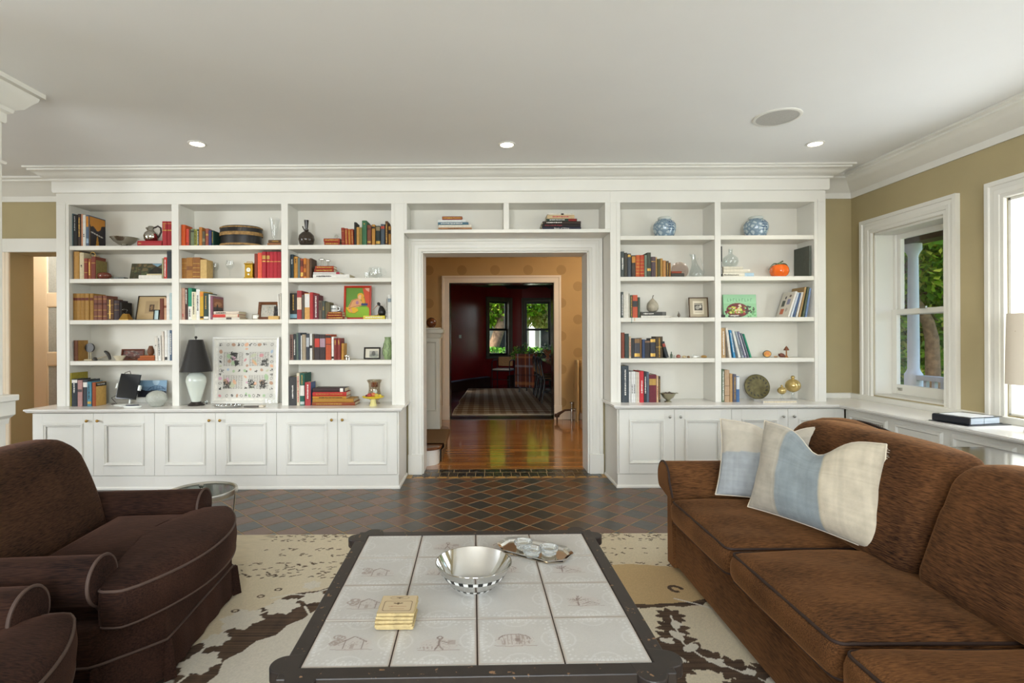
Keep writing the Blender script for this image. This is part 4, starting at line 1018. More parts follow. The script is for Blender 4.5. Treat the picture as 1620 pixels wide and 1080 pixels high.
def toile(k):
    n = 84; c = Canvas(1, 1, n, n, '#bab7b1'); R = np.random.RandomState(100+k)
    wh = '#cfcecb'
    for cx_, cy_ in ((.0, .5), (1, .5), (.5, 0), (.5, 1)): c.ell(cx_, cy_, .20, .20, wh, ring=.06, a=.4)
    for q in range(56):                                   # lace border of white petals and bars
        a = 2*PI*q/56; r = .47+.02*math.cos(4*a); x, y = .5+r*math.cos(a)*1.02/max(abs(math.cos(a)), abs(math.sin(a)))*.92, .5+r*math.sin(a)*1.02/max(abs(math.cos(a)), abs(math.sin(a)))*.92
        c.ell(x, y, .022, .016, wh, rot=a, a=.7)
        x, y = .5+(x-.5)*.87, .5+(y-.5)*.87
        if q % 2: c.ell(x, y, .018, .014, wh, a=.6)
    for q in range(11):
        for a0 in (.3,): 
            t_ = .35+.03*q
            c.rect(t_, t_+.012, .02, .09, wh, .5); c.rect(t_, t_+.012, .91, .98, wh, .5); c.rect(.02, .09, t_, t_+.012, wh, .5); c.rect(.91, .98, t_, t_+.012, wh, .5)
    ink = '#7d6c64'
    if k not in (0, 3, 9, 10, 15):
        kind = k % 4; ox, oy = .5+R.uniform(-.06, .06), .47+R.uniform(-.04, .04)
        c.ell(ox, oy-.02, .24, .15, '#b9aca4', a=.35)
        for q in range(60): x, y = ox+R.randn()*.11, oy-.03+R.randn()*.055; c.line([(x, y), (x+R.uniform(-.03, .03), y+R.uniform(-.012, .03))], .006, SEP, .8)
        c.line([(ox-.25, oy-.13), (ox-.08, oy-.15), (ox+.1, oy-.13), (ox+.26, oy-.14)], .012, SEP)
        if kind == 0:                                     # cottage with trees
            c.line([(ox-.1, oy-.12), (ox-.1, oy+.05), (ox, oy+.15), (ox+.13, oy+.06), (ox+.13, oy-.12)], .012, ink); c.line([(ox-.14, oy+.03), (ox, oy+.15), (ox+.17, oy+.03)], .014, ink); c.rect(ox-.02, ox+.03, oy-.12, oy-.02, SEP, .8)
            for q in range(5): c.ell(ox-.2+R.uniform(-.04, .04), oy+R.uniform(-.02, .14), .05, .04, SEP, ring=.22)
        elif kind == 1:                                   # standing figure
            c.ell(ox, oy+.13, .03, .035, ink, ring=.3); c.line([(ox, oy+.1), (ox-.01, oy-.02), (ox-.05, oy-.13)], .02, ink); c.line([(ox-.01, oy-.02), (ox+.05, oy-.13)], .016, ink); c.line([(ox, oy+.07), (ox+.1, oy+.02), (ox+.16, oy+.06)], .012, ink); c.rect(ox+.1, ox+.2, oy-.02, oy+.08, SEP, .7)
            for q in range(8): c.line([(ox-.22+.02*q, oy-.12), (ox-.24+.02*q+R.uniform(-.02, .03), oy-.06)], .007, SEP)
        elif kind == 2:                                   # haystacks
            for q in range(26):
                x = R.uniform(-.17, .19); y = .02+.12*math.sqrt(max(0, 1-(x/.2)**2)); c.line([(ox+x, oy-.1), (ox+x*.9, oy+y*R.uniform(.5, 1))], .006, SEP)
            c.line([(ox+.2*math.cos(a), oy+.0+.12*math.sin(a)) for a in [PI*q/12 for q in range(13)]], .014, ink)
            c.rect(ox, ox+.06, oy-.04, oy+.02, ink, .8)
        else:                                             # tree and bridge
            for q in range(22):
                a = R.uniform(.2, 2.9); l = R.uniform(.06, .17); c.line([(ox-.1, oy), (ox-.1+l*math.cos(a), oy+l*math.sin(a))], .008, ink if q % 3 else SEP)
            c.line([(ox-.1, oy-.13), (ox-.09, oy+.02)], .02, ink); c.line([(ox-.05, oy-.1), (ox+.08, oy-.03), (ox+.2, oy-.1)], .012, ink); c.line([(ox-.02, oy-.14), (ox+.08, oy-.08), (ox+.18, oy-.14)], .01, SEP)
    e = np.minimum(np.minimum(c.X, 1-c.X), np.minimum(c.Y, 1-c.Y))
    c.put((e < .012+.008*RNG.rand(n, n)), '#a48f7e', .55)
    c.C *= 1-.04*np.abs(RNG.randn(n, n, 1)).clip(0, 1.4)
    return c
TILEM = print_mat(.32, 'glazed_toile_tile', var=.06, vscale=14)
tw = 2*h/4
for r in range(4):
    for q in range(4):
        k = (3-r)*4+q
        x0, y0 = -h+q*tw+.0022, -h+r*tw+.0022; w_ = tw-.0044; dz = random.uniform(-.0006, .0006)
        b = MB(); b.box(x0, x0+w_, y0, y0+w_, Z1-.0058, CTZ-.009+dz); tb = b.obj('tile', mat('tile_body', '#c9c4bb', .5), table)
        cv = toile(k); cv.mesh('glazed_face', lambda a, b2: (x0+a*w_, y0+b2*w_, CTZ-.0086+dz), TILEM, tb)
CTOP = .51+.0092-.0086+.0006

# ------------------------------------------------------------------ things on the coffee table
bo = (-.033, 1.646, CTOP)
bowl = thing('serving_bowl', 'polished metal bowl with black and white checked bands', 'bowl', bo)
def bowlprof(z): return .045+.072*math.sqrt(max(0, min(1, z/.08)))**1.0
outp = [(0, .0), (.048, 0), (.05, .004)]+[(.05+.067*(k/14)**.62, .004+.076*k/14) for k in range(1, 15)]
inn = [(r-.003, z+.0015) for r, z in outp[::-1][:-3]]+[(.03, .006), (0, .005)]
b = MB(); b.lathe(outp+[(.1165, .0815)]+inn, 48); b.obj('shell', CHROME, bowl, smooth=50)
BLK = mat('black_enamel', '#111111', .25); WHT = mat('white_enamel', '#e6e6e2', .25)
for z0, z1 in ((.045, .056), (.012, .019)):
    b = MB(); n = 44; rr = lambda z: .05+.067*max(0, (z-.004)/.076)**.62+.0006
    for k in range(n):
        a0, a1 = 2*PI*k/n, 2*PI*(k+1)/n
        b.add([(rr(z)*math.cos(a), rr(z)*math.sin(a), z) for z in (z0, z1) for a in (a0, a1)], [(0, 1, 3, 2)], k % 2)
    b.obj('check_band', [BLK, WHT], bowl)
# coasters
STONE = mat('tumbled_stone', '#bda878', .8, var=.18, vscale=40, bump=.5, bscale=120)
for k in range(5):
    zc = CTOP+.0002+k*.0086; dx, dy, rz = [(0, .006, .0), (-.004, 0, .05), (-.003, .004, .03), (.001, .006, -.02), (.002, .008, .01)][k]
    b = MB(); b.rbox(-.05, .05, -.05, .05, 0, .0084, .003, (8, 8, 2), lambda Pn, U: Pn+RNG.randn(*Pn.shape)*.0005*np.array([1, 1, 0]))
    lab = ['bottom tan stone coaster of the stack, shifted out at its base', 'tan stone coaster second from the bottom of the stack', 'tan stone coaster in the middle of the stack', 'tan stone coaster directly under the printed one', 'top tan stone coaster printed with a framed crest'][k]
    o = b.obj('stone_coaster', STONE, loc=(-.237+dx, 1.452+dy, zc), rot=(0, 0, rz), smooth=40); tag(o, lab, 'coaster', 'stacked stone coasters')
    if k == 4:
        c = Canvas(1, 1, 60, 60, '#bba785'); ink = '#5a4630'
        c.line([(.14, .12), (.86, .12), (.9, .16), (.9, .62), (.86, .66), (.14, .66), (.1, .62), (.1, .16), (.14, .12)], .018, ink); c.line([(.22, .86), (.28, .8), (.72, .8), (.78, .86), (.72, .92), (.28, .92), (.22, .86)], .016, ink)
        for x, y, s in ((.5, .53, 1), (.5, .86, .6)):
            c.ell(x, y, .045*s, .06*s, ink); c.ell(x-.09*s, y+.01, .05*s, .025*s, ink, rot=-.5); c.ell(x+.09*s, y+.01, .05*s, .025*s, ink, rot=.5); c.line([(x-.16*s, y+.02), (x+.16*s, y+.02)], .014, ink)
        c.line([(.25, .36), (.45, .37), (.5, .35), (.75, .36)], .02, '#8a5a40'); c.line([(.3, .22), (.7, .22)], .012, '#8a6a4a')
        c.mesh('print', lambda a, b2: (-.047+a*.094, -.047+b2*.094, .0087), print_mat(.75), o)
# silver tray with three crystal dishes
ty = (.178, 1.915, CTOP); trz = math.radians(-33)
tray = thing('silver_tray', 'octagonal silver tray on the tiled coffee table', 'tray', ty, (0, 0, trz))
oct_ = [(-.135, -.035), (-.09, -.075), (.09, -.075), (.135, -.035), (.135, .035), (.09, .075), (-.09, .075), (-.135, .035)]
b = MB(); b.prism([(x*.93, y*.9) for x, y in oct_], .001, .004); b.obj('base', mat('warm_silver', '#cfc2ae', .1, 1.), tray)
b = MB(); b.molding(oct_, [(0, .012), (0, .015), (.012, .011), (.017, .004), (.015, .001), (.010, .004)], closed=True); b.obj('rim', CHROME, tray, smooth=30)
CRYSTAL = mat('cut_crystal', '#f4f8f8', .03, trans=.85, ior=1.4, spec=.8)
for k, (px, py) in enumerate(((827, 861), (840, 873), (867, 870))):
    p = P(px, py, 1.90); Yk = 850*(EYE-CTOP-.02)/(py-532); p = P(px, py, Yk)
    b = MB(); b.lathe([(0, 0), (.022, 0), (.027, .006), (.024, .010), (.033, .018), (.034, .028), (.031, .028), (.025, .014), (.012, .009), (0, .009)], 14)
    o = b.obj('crystal_dish', CRYSTAL, loc=(p.x, p.y, CTOP+.0043), smooth=25)
    tag(o, ['small crystal dish on the silver tray, farthest from the sofa cushions', 'small crystal dish on the silver tray, closest to the checked bowl', 'small crystal dish standing alone at the rim end of the silver tray'][k], 'dish', 'crystal dishes on the silver tray')

# ------------------------------------------------------------------ area rug with arabesque pattern
def rug():
    x0, x1, y0, y1 = -2.35, 2.25, -.4, 3.462
    xs = np.unique(np.concatenate([np.linspace(x0, -1.35, 30), np.linspace(-1.35, -.35, 240), np.linspace(-.35, .40, 24), np.linspace(.40, 1.15, 180), np.linspace(1.15, x1, 24)]))
    ys = np.unique(np.concatenate([np.linspace(y0, 1.3, 50), np.linspace(1.3, y1, 440)]))
    c = Canvas(1, 1, len(xs), len(ys), '#ddd1b6'); c.X, c.Y = np.meshgrid(xs, ys)
    R = np.random.RandomState(5); X, Y = c.X, c.Y
    low = np.sin(X*2.1+1)*np.cos(Y*1.7)+.5*np.sin(X*5+Y*3.3)
    c.put(np.clip(.5+.5*low, 0, 1), '#cdb78c', .35)
    br = '#54402f' ; crm = '#ddd6c6'
    def flower(cx_, cy_, r, col=crm, n=7, ph=0.):
        d = np.hypot(X-cx_, Y-cy_); a = np.arctan2(Y-cy_, X-cx_); c.put(d < r*(.86+.12*np.cos(n*a+ph)+.04*np.cos(3*n*a)), col)
    def ring(cx_, cy_, rx, ry, wd, teeth, amp=.1, a0=None, col=br):
        dx, dy = (X-cx_)/rx, (Y-cy_)/ry; d = np.hypot(dx, dy); a = np.arctan2(dy, dx)
        tri = np.abs(((a*teeth/(2*PI)) % 1)*2-1)
        m = (d > 1-wd*.5-amp*tri*.5) & (d < 1+wd*.5+amp*np.abs((((a*teeth/(2*PI))+.37) % 1)*2-1))
        c.put(m, col)
    # scattered specks in the far border band
    for k in range(760):
        x, y = R.uniform(-1.4, 1.3), R.choice([3.44, 3.42, 3.37, 3.36, 3.22, 3.14, 3.02, 2.97, 2.93, 2.89, 2.86])+R.uniform(-.02, .02)
        a = R.uniform(-.9, .9); l = R.uniform(.005, .011); c.line([(x-l*math.cos(a), y-l*math.sin(a)), (x+l*math.cos(a), y+l*math.sin(a))], R.uniform(.006, .011), '#5c4a38')
    def wob(a, n, ph): return .5*np.abs(((a*n/(2*PI)+ph) % 1)*2-1)+.3*np.sin(a*n*.37+ph*9)
    # left: brown vine band with cream blossoms around a pale medallion
    cx_, cy_ = -.25, 1.87; dx, dy = (X-cx_)/.93, (Y-cy_)/.96; d = np.hypot(dx, dy); a = np.arctan2(dy, dx)
    c.put((d > .86-.05*wob(a, 34, .1)) & (d < 1.07+.07*wob(a, 26, .4)), br)
    c.put((d <= .86-.05*wob(a, 34, .1)), '#d8d0bf')
    for fx, fy, s_ in ((-.885, 2.757, .05), (-.835, 2.625, .068), (-.955, 2.54, .085), (-1.095, 2.425, .10), (-1.115, 2.10, .085), (-1.13, 2.26, .06), (-.70, 2.73, .07), (-1.17, 1.93, .07), (-1.10, 1.75, .08), (-.5, 2.8, .08), (-.2, 2.84, .08), (.1, 2.8, .08)):
        flower(fx, fy, s_, '#ddd5c4', 6, fx*40)
    c.line([(-.68, 2.80), (-.83, 2.68), (-.90, 2.60), (-1.02, 2.49), (-1.13, 2.33), (-1.15, 2.18), (-1.12, 2.02), (-1.17, 1.85)], .011, crm)
    c.line([(-1.04, 2.62), (-.95, 2.66), (-.80, 2.64)], .011, crm); c.line([(-.85, 2.54), (-.80, 2.46)], .011, crm)
    for fx, fy in ((-1.04, 2.71), (-1.10, 2.64), (-1.16, 2.50)): c.ell(fx, fy, .015, .012, br, ring=.3)
    # right: tan medallion with brown serrated edge, then tulips on a dark stem
    dx, dy = (X-.80)/.40, (Y-2.77)/.215; d = np.hypot(dx, dy); a = np.arctan2(dy, dx)
    c.put((d < 1.16+.10*wob(a, 30, .2)) & (Y < 2.74), br); c.put((d < 1.02+.05*wob(a, 26, .6)), '#c8ab7c')
    c.line([(.44, 2.545), (.6, 2.515), (.72, 2.51)], .012, crm); c.line([(.92, 2.60), (1.0, 2.55), (1.1, 2.47)], .012, crm)
    for q in range(14): t_ = q/13*5.; c.ell(.955+.035*math.cos(t_)*(1-q/22), 2.70+.03*math.sin(t_), .011, .011, br)
    for fx, fy, s_ in ((.845, 2.44, .75), (.82, 2.34, .8), (.80, 2.25, .95), (.82, 2.16, 1.0), (.76, 2.19, .8), (.88, 2.10, .85), (.95, 2.05, .9), (1.02, 1.98, 1.), (.74, 2.07, .8), (.69, 2.12, .6), (1.08, 2.04, .7), (.92, 1.93, .7)):
        d = np.hypot(X-fx, Y-fy); a = np.arctan2(Y-fy, X-fx); c.put(d < s_*.085*(.72+.42*np.abs(((a*8/(2*PI)) % 1)*2-1)), br)
    for fx, fy, s_, r_ in ((.84, 2.365, .032, 1.3), (.815, 2.28, .036, 1.9), (.84, 2.19, .036, .6), (.76, 2.24, .028, 2.6), (.90, 2.09, .034, 2.4), (.99, 2.02, .034, .5), (.76, 2.10, .028, 1.), (1.05, 1.96, .04, 1.)):
        c.ell(fx, fy, s_*1.15, s_*.6, crm, rot=r_); c.ell(fx+.014, fy+.01, s_*.7, s_*.35, crm, rot=r_+1.1)
    c.line([(.845, 2.44), (.83, 2.32), (.82, 2.22), (.86, 2.13), (.96, 2.04), (1.08, 1.93)], .009, crm)
    dx, dy = (X-.80)/.22, (Y-1.80)/.24; d = np.hypot(dx, dy); a = np.arctan2(dy, dx); c.put((d < 1.2+.1*wob(a, 24, .2)) & (d > 1.02+.05*wob(a, 20, .5)), br)
    st_ = np.interp(np.arange(len(xs)), np.arange(0, len(xs), 6), RNG.randn(len(np.arange(0, len(xs), 6)))); dk = (c.C.mean(2, keepdims=True) < .12)
    c.C = c.C*np.where(dk, 1+.22*RNG.randn(len(ys), 1, 1)+.12*st_[None, :, None], 1)
    c.C *= 1+.045*RNG.randn(len(ys), len(xs), 1)
    c.C = c.C.clip(0.01, .95)
    o = c.mesh('area_rug', lambda a, b2: (a, b2, .0085), print_mat(.97, 'wool_rug', bump=.6, bscale=900))
    o.name = 'area_rug'
    bb = MB(); bb.box(x0, x1, y0, y1, .0, .008); e = bb.obj('rug_edge', mat('rug_binding', '#b9a57e', .95), o)
    return tag(o, 'cream wool area rug with brown arabesque flowers under the coffee table', 'rug')
rug()

# ------------------------------------------------------------------ bench: lamp and binders
lo = (3.262, 3.15, RC)
lamp = thing('table_lamp', 'table lamp with tall cream drum shade on the window bench', 'lamp', lo)
b = MB(); b.lathe([(.150, .285), (.143, .706), (.141, .706), (.148, .285)], 36); b.obj('shade', mat('cream_lampshade', '#efe4d2', .9), lamp, smooth=60)
b = MB(); b.lathe([(0, 0), (.07, 0), (.07, .015), (.03, .025), (.05, .08), (.062, .14), (.045, .21), (.015, .24), (.012, .30), (0, .30)], 24); b.obj('base', mat('lamp_ceramic', '#d9d2c4', .25), lamp, smooth=50)
b = MB(); b.tube([(0, 0, .30), (0, 0, .60)], .004, 6); b.tube([(-.145, 0, .60), (.145, 0, .60)], .002, 5); b.lathe([(0, .48), (.02, .49), (.03, .53), (.018, .57), (0, .575)], 12); b.obj('fitting', BRASS, lamp)
fo = (3.15, 3.62, RC)
t = thing('flat_folder', 'thin dark folder lying under the black ring binder on the bench', 'folder', (3.19, 3.55, RC), (0, 0, math.radians(8)))
b = MB(); b.box(-.15, .17, -.135, .125, .0005, .004); b.obj('cover', mat('folder_black', '#2a2b2e', .35), t)
t = thing('ring_binder', 'thick black ring binder with glossy white cover sheet on the bench', 'binder', (3.19, 3.56, RC+.0045), (0, 0, math.radians(14)))
b = MB(); b.box(-.12, .15, -.115, .115, 0, .003); b.box(-.12, .15, -.115, .115, .043, .046); b.rbox(-.135, -.118, -.115, .115, 0, .046, .006, 3); b.obj('cover', mat('binder_black', '#20232a', .2), t)
b = MB(); b.box(-.115, .0, -.108, .108, .0032, .042); b.box(.004, .135, -.108, .108, .0032, .041); b.obj('pages', mat('grey_pages', '#a9b2ba', .7, var=.3, vscale=8, stretch=(1, 1, 40)), t)
b = MB(); b.box(-.10, .10, -.10, .09, .0462, .0475); b.obj('cover_sheet', mat('glossy_sheet', '#e9edf2', .12), t)
# ================================================================== books
ORD = ['first', 'second', 'third', 'fourth', 'fifth', 'sixth', 'seventh', 'eighth', 'ninth', 'tenth', 'eleventh', 'twelfth', 'thirteenth', 'fourteenth', 'fifteenth', 'sixteenth', 'seventeenth', 'eighteenth']
PAGES = mat('book_pages', '#d9cdb0', .85, var=.2, vscale=6, stretch=(60, 1, 1))
GILT = mat('gilt_lettering', '#b8934a', .4, .6); WHITEINK = mat('white_lettering', '#e9e6de', .6); DARKINK = mat('dark_lettering', '#2e2622', .6); REDINK = mat('red_lettering', '#b8434a', .6)
INK = {'g': GILT, 'w': WHITEINK, 'k': DARKINK, 'r': REDINK}
def arcpts(w, bul, n=4, off=0.):
    return [(-w/2*math.cos(PI*k/n)*1.0 if False else (-w/2+w*k/n), .004-(bul+off)*math.sin(PI*k/n)-(off if k in (0, n) else 0)) for k in range(n+1)]
def make_book(label, w, h, d, color, bands=(), title=None, side=None, group=None, name='book', rough=.6):
    """book with its spine on local -Y, standing on z=0"""
    t = min(.0022, w*.18); bul = min(.005, w*.22)
    b = MB(); out = [(-w/2, d)]+arcpts(w, bul)+[(w/2, d), (w/2-t, d), (w/2-t, .006), (-w/2+t, .006), (-w/2+t, d)]
    b.prism(out, 0, h); o = b.obj(name, cm(color, rough))
    tag(o, label, 'book', group)
    b = MB(); b.box(-w/2+t, w/2-t, .0062, d-.004, .002, h-.003); b.obj('pages', PAGES, o)
    for z0, z1, col in bands:
        b = MB(); b.prism(arcpts(w*.96, bul, off=.0005)+[(w*.48, .005), (-w*.48, .005)], h*z0, h*z1); b.obj('spine_label', INK[col] if col in INK else cm(col), o)
    if title:
        b = MB(); ink, z0, z1 = title; z = z0*h; ww = min(w*.42, .012)
        while z < z1*h:
            l = random.uniform(.004, .012); b.box(-ww/2*random.uniform(.6, 1), ww/2*random.uniform(.6, 1), -bul+.0025, -bul+.0037, z, min(z+l, z1*h)); z += l+random.uniform(.002, .005)
        b.obj('title', INK[ink], o)
    if side:                                             # cover board with its own colour on the side that shows
        b = MB(); x = w/2 if side[0] == 'R' else -w/2-.0006; b.box(x, x+.0006, .008, d-.001, .001, h-.001); b.obj('cover_paper', cm(side[1]), o)
    return o
def parse(line):
    tk = line.split(); kv = dict(q.split('=', 1) for q in tk if '=' in q); tk = [q for q in tk if '=' not in q]
    return float(tk[0]), float(tk[1]), float(tk[2]), tk[3], tk[4].replace('_', ' '), kv
BOOKS = {}
def row(base_px, base_z, anchor, side, text_, Ys=4.735, group=None):
    L_ = [parse(l) for l in text_.strip().split('\n')]
    n = len(L_); objs = []
    for i, (x0, x1, yt, col, word, kv) in enumerate(L_):
        idx = i if side == 'L' else n-1-i
        Yb = Ys+float(kv.get('y', random.uniform(-.004, .010)))
        k = Yb/F_PX; xa, xb = (x0-CX)*k, (x1-CX)*k; h = (base_px-yt)*k
        for e0, e1 in LB+RB:
            if e0-.06 < (xa+xb)/2 < e1+.06:
                if xa < e0+.0015: xb += min(e0+.0015-xa, .012); xa = e0+.0015
                xb = min(xb, e1-.0015)
        if objs and 'l' not in kv and xa < last: xb += (last-xa)*.5; xa = last
        last = xb; w = xb-xa-.0006; xc = (xa+xb)/2
        d = float(kv.get('d', min(.20, max(.11, h*.68))))
        bands = []
        for q in kv.get('b', '').split(';'):
            if q: a, b_, c = q.split(','); bands.append((float(a), float(b_), c))
        ti = None
        if 't' in kv: a = kv['t'].split(','); ti = (a[0], float(a[1]), float(a[2]))
        sd = tuple(kv['s'].split(',')) if 's' in kv else None
        kind = kv.get('n', 'book').replace('_', ' ')
        o = make_book('%s %s, %s in the row from the %s' % (word, kind, ORD[idx], anchor), max(.004, w), h, min(d, BACK_Y-.004-Yb), col, bands, ti, sd, group)
        o.location = (xc, Yb, base_z+.0004); l = float(kv.get('l', 0))
        if l:
            o.rotation_euler = (0, math.radians(l), 0)
            o.location.z += abs(math.sin(math.radians(l)))*w/2
        objs.append(o); BOOKS[(anchor, i)] = o
    return objs
def stack(base_px, base_z, where, text_, Ys=4.735, group=None):
    """flat books, listed from the bottom up: x0 x1 ytop colour words"""
    L_ = [parse(l) for l in text_.strip().split('\n')]; z = base_z; yb = base_px; n = len(L_); objs = []
    for i, (x0, x1, yt, col, word, kv) in enumerate(L_):
        Yb = Ys+float(kv.get('y', 0)); k = Yb/F_PX; ln = (x1-x0)*k; th = max(.006, (yb-yt)*k); yb = yt
        pos = '' if n == 1 else 'bottom' if i == 0 else 'top' if i == n-1 else '%s from bottom' % ORD[i]
        if n > 1 and not where.startswith('of'): pos += ' of the pile'
        bands = []
        for q in kv.get('b', '').split(';'):
            if q: a, b_, c = q.split(','); bands.append((float(a), float(b_), c))
        ti = None
        if 't' in kv: a = kv['t'].split(','); ti = (a[0], float(a[1]), float(a[2]))
        o = make_book(' '.join(('%s flat book, %s %s' % (word, pos, where)).split()), th, ln, float(kv.get('d', min(.20, max(.12, ln*.7)))), col, bands, ti, None, group)
        o.rotation_euler = (0, math.radians(90), 0); o.location = (((x0+x1)/2-CX)*k-ln/2, Yb, z+th/2+.0004); z += th+.0005
        objs.append(o); BOOKS[(where, i)] = o
    return z
G1 = 'books in the bay above the tablet'
row(388.6, LSH[0], 'silver footed bowl', 'R', '''
110.3 114.2 336.6 #5f7d86 blue-grey d=.2
114.4 122 338.3 #24211e black d=.2
122.4 128.7 337.2 #3b2a20 dark_brown t=g,.3,.9 d=.2
128.8 131 337.5 #c98f6e slim_copper d=.2
131.2 135.6 338.8 #e2e0da white t=k,.3,.4 d=.2
136 140.2 338.6 #5a6a80 picture-covered d=.215 b=.62,.95,#c9832e;.1,.25,#9fb6cc''', group=G1)
text('GUSTAV KLIMT', .0105, WHITEINK, BOOKS[('silver footed bowl', 1)], (0, -.0038, .20), (PI/2, -PI/2, 0), width=.13)
stack(388.6, LSH[0], 'under the silver pitcher', '217.7 256.3 380 #a3282d red t=g,.06,.16', group=G1)
row(388.6, LSH[0], 'silver pitcher', 'L', '''
256.9 263.9 349.3 #a6282e red b=.62,.66,g;.9,.92,g t=g,.7,.9
264.2 271.6 349.3 #9c2228 deep_red b=.62,.66,g;.9,.92,g''', group=G1)
row(440.9, LSH[1], 'oval brown stone', 'R', '''
116.6 125.2 397.1 #b98a45 tan_clothbound d=.2
125.4 132.6 398.8 #d8c9a6 cream t=k,.45,.55 d=.2
132.8 138.5 407.9 #8a3d2e rust-red b=.8,.83,g;.3,.33,g
138.6 144.3 408.3 #96552f gilt_brown t=g,.2,.85
144.4 151 405 #7c3a2c red-brown b=.7,.73,g
151.2 152.6 410.5 #8a7a45 thin_olive d=.135''', group=G1)
stack(440.9, LSH[1], 'in front of the garden photograph', '''
219.6 256 434.8 #dedad0 white
232 255.5 432.8 #c7b890 thin_cream''', group=G1)
row(440.9, LSH[1], 'garden photograph', 'L', '''
256.2 258.6 408 #9c9c78 thin_olive
258.8 264 406.6 #c8372c red-and-white t=w,.1,.9
264.2 271.7 397.1 #2f3338 tall_charcoal''', group=G1)
row(505.9, LSH[2], 'brass pyramid ornament', 'R', '''
114.3 121 463.6 #a67c3a tan_leather b=.74,.84,#6b2f22
121.2 127.5 463.6 #a87e3c tan_leather b=.74,.84,#6b2f22
127.7 133.9 463.6 #a57b39 tan_leather b=.74,.84,#6b2f22
134.1 140.4 463.6 #a98040 tan_leather b=.74,.84,#6b2f22
140.6 147 463.6 #a67c3a tan_leather b=.74,.84,#6b2f22
148 154.2 467 #7b4a38 brown_leather b=.15,.17,g;.4,.42,g;.62,.70,#5a2c22;.85,.87,g
154.4 161.2 467 #7e4c38 brown_leather b=.15,.17,g;.4,.42,g;.62,.70,#5a2c22;.85,.87,g
161.4 168.2 467 #7b4838 brown_leather b=.15,.17,g;.4,.42,g;.62,.70,#5a2c22;.85,.87,g
169 179.4 472.4 #5f3f26 gilt-tooled_brown t=g,.08,.95 b=.7,.72,g;.3,.32,g
180 188.6 474.7 #3a2b30 aubergine b=.5,.51,g;.8,.81,g
189 192.5 477.6 #241f1d black_leather d=.14''', group=G1)
row(505.9, LSH[2], 'pale matted frame', 'L', '''
252.6 257.9 472 #6b3524 brown y=.0
258.1 263 471 #c99f80 pinkish-tan b=.55,.65,#8a4a30
263.2 267.8 464.6 #e4e2dc white
268 272 463.3 #b9cdd0 pale_blue''', group=G1)
row(570.5, LSH[3], 'little wooden wheel ornament', 'R', '''116.3 122.7 538 #6a3d22 brown-spined s=R,#a37a3c d=.125 y=0''', group=G1)
stack(570.5, LSH[3], 'under the brown egg-shaped vase', '''
217.7 244 566.4 #9c4f24 russet
221 244 562.6 #a85b2c rust''', group=G1)
row(570.5, LSH[3], 'brown egg-shaped vase', 'L', '''
245.2 249.2 532 #dcd5ca off-white l=-2 t=k,.6,.64
250 254.6 530.8 #e6e4de white l=-2 t=k,.2,.9
256.2 259.4 524.3 #dcd2c6 cream l=-1.5
260 264.2 522.4 #e8e6e0 tall_white b=.02,.12,#3a3a3a
264.6 268 522.6 #dfe3e4 bluish-white
268.2 272 522.4 #4a5f78 steel-blue t=w,.2,.9''', group=G1)
row(638.3, LC, 'tablet', 'R', '''
110.6 112.2 585.5 #a89a3c tall_olive-yellow d=.2
112.5 121.6 595 #2a3138 black-green b=.86,.97,w t=w,.5,.85
121.9 129 596.8 #b48a86 dusty_pink b=.55,.65,#5a4a4a
129.3 137 596.2 #3c4046 charcoal b=.72,.9,w
137.3 143.5 599.4 #4f8aa0 teal b=.1,.2,#c9a24a t=k,.3,.9
143.9 150.2 600.7 #9a4a22 rust-spined s=R,#cfa65c d=.135''', Ys=4.69, group=G1)
bk = BOOKS[('tablet', 5)]
b = MB(); b.box(.0172, .0180, .004, .134, .172, .203); b.obj('cover_band', cm('#1c1a18'), bk)
text('THE BONES', .018, WHITEINK, bk, (.0186, .066, .188), (PI/2, 0, PI/2), width=.10)

G2 = 'books in the bay above the lamp'
row(388.3, LSH[0], 'round hat box', 'R', '''
287.1 293 354.7 #d2581f orange
293.2 298.8 361 #cf4a35 coral-red t=k,.1,.2
299 301.8 362.5 #5a4030 thin_brown
302 307.3 361 #6f7a5a sage b=.8,.9,#3a3a2a
307.5 312 361.8 #9a9a45 yellow-green t=k,.1,.9
312.2 315 361.6 #3d4a3a thin_dark_green t=w,.1,.9
315.2 320 358.6 #b57430 ochre
320.2 324.7 365 #5d5340 drab b=.3,.5,#8a8060
325 330 360.5 #9a5540 terracotta b=.6,.7,g
330.3 334.6 363.8 #3a3a6a navy
335 338.2 363.8 #1f4a3e dark_green t=g,.2,.9 d=.15''', group=G2)
stack(388.3, LSH[0], 'under the glass vase', '''
423.5 445 384 #8a5c38 brown
425 445 379.3 #5c432c dark_brown t=g,.3,.8''', group=G2)
row(440.8, LSH[1], 'pair of wine glasses', 'R', '''
285.7 294 408 #94642a tan_calf b=.75,.77,g;.5,.52,g
294.3 304.3 407.3 #9c6c2e scuffed_tan_calf b=.4,.6,#7d4f22
304.8 316.5 407 #875626 brown_calf b=.1,.12,g;.3,.32,g;.5,.52,g;.7,.72,g
316.9 327 410.5 #c4a468 vellum''', group=G2)
row(440.8, LSH[1], 'gold carriage clock', 'L', '''
402.6 407.6 401.4 #7a3524 red-brown
407.8 414.6 400 #d9573c orange-red
414.8 420.8 398.5 #a51f2d crimson b=.62,.66,g;.72,.86,#b8934a
421 426.9 398.5 #a81f2d crimson b=.62,.66,g;.72,.86,#b8934a
427.1 432.9 398.5 #ad202e crimson b=.62,.64,g
433.1 438.9 398.5 #ad202e crimson b=.62,.64,g
439.1 445 398.5 #a01c2a crimson b=.62,.64,g''', group=G2)
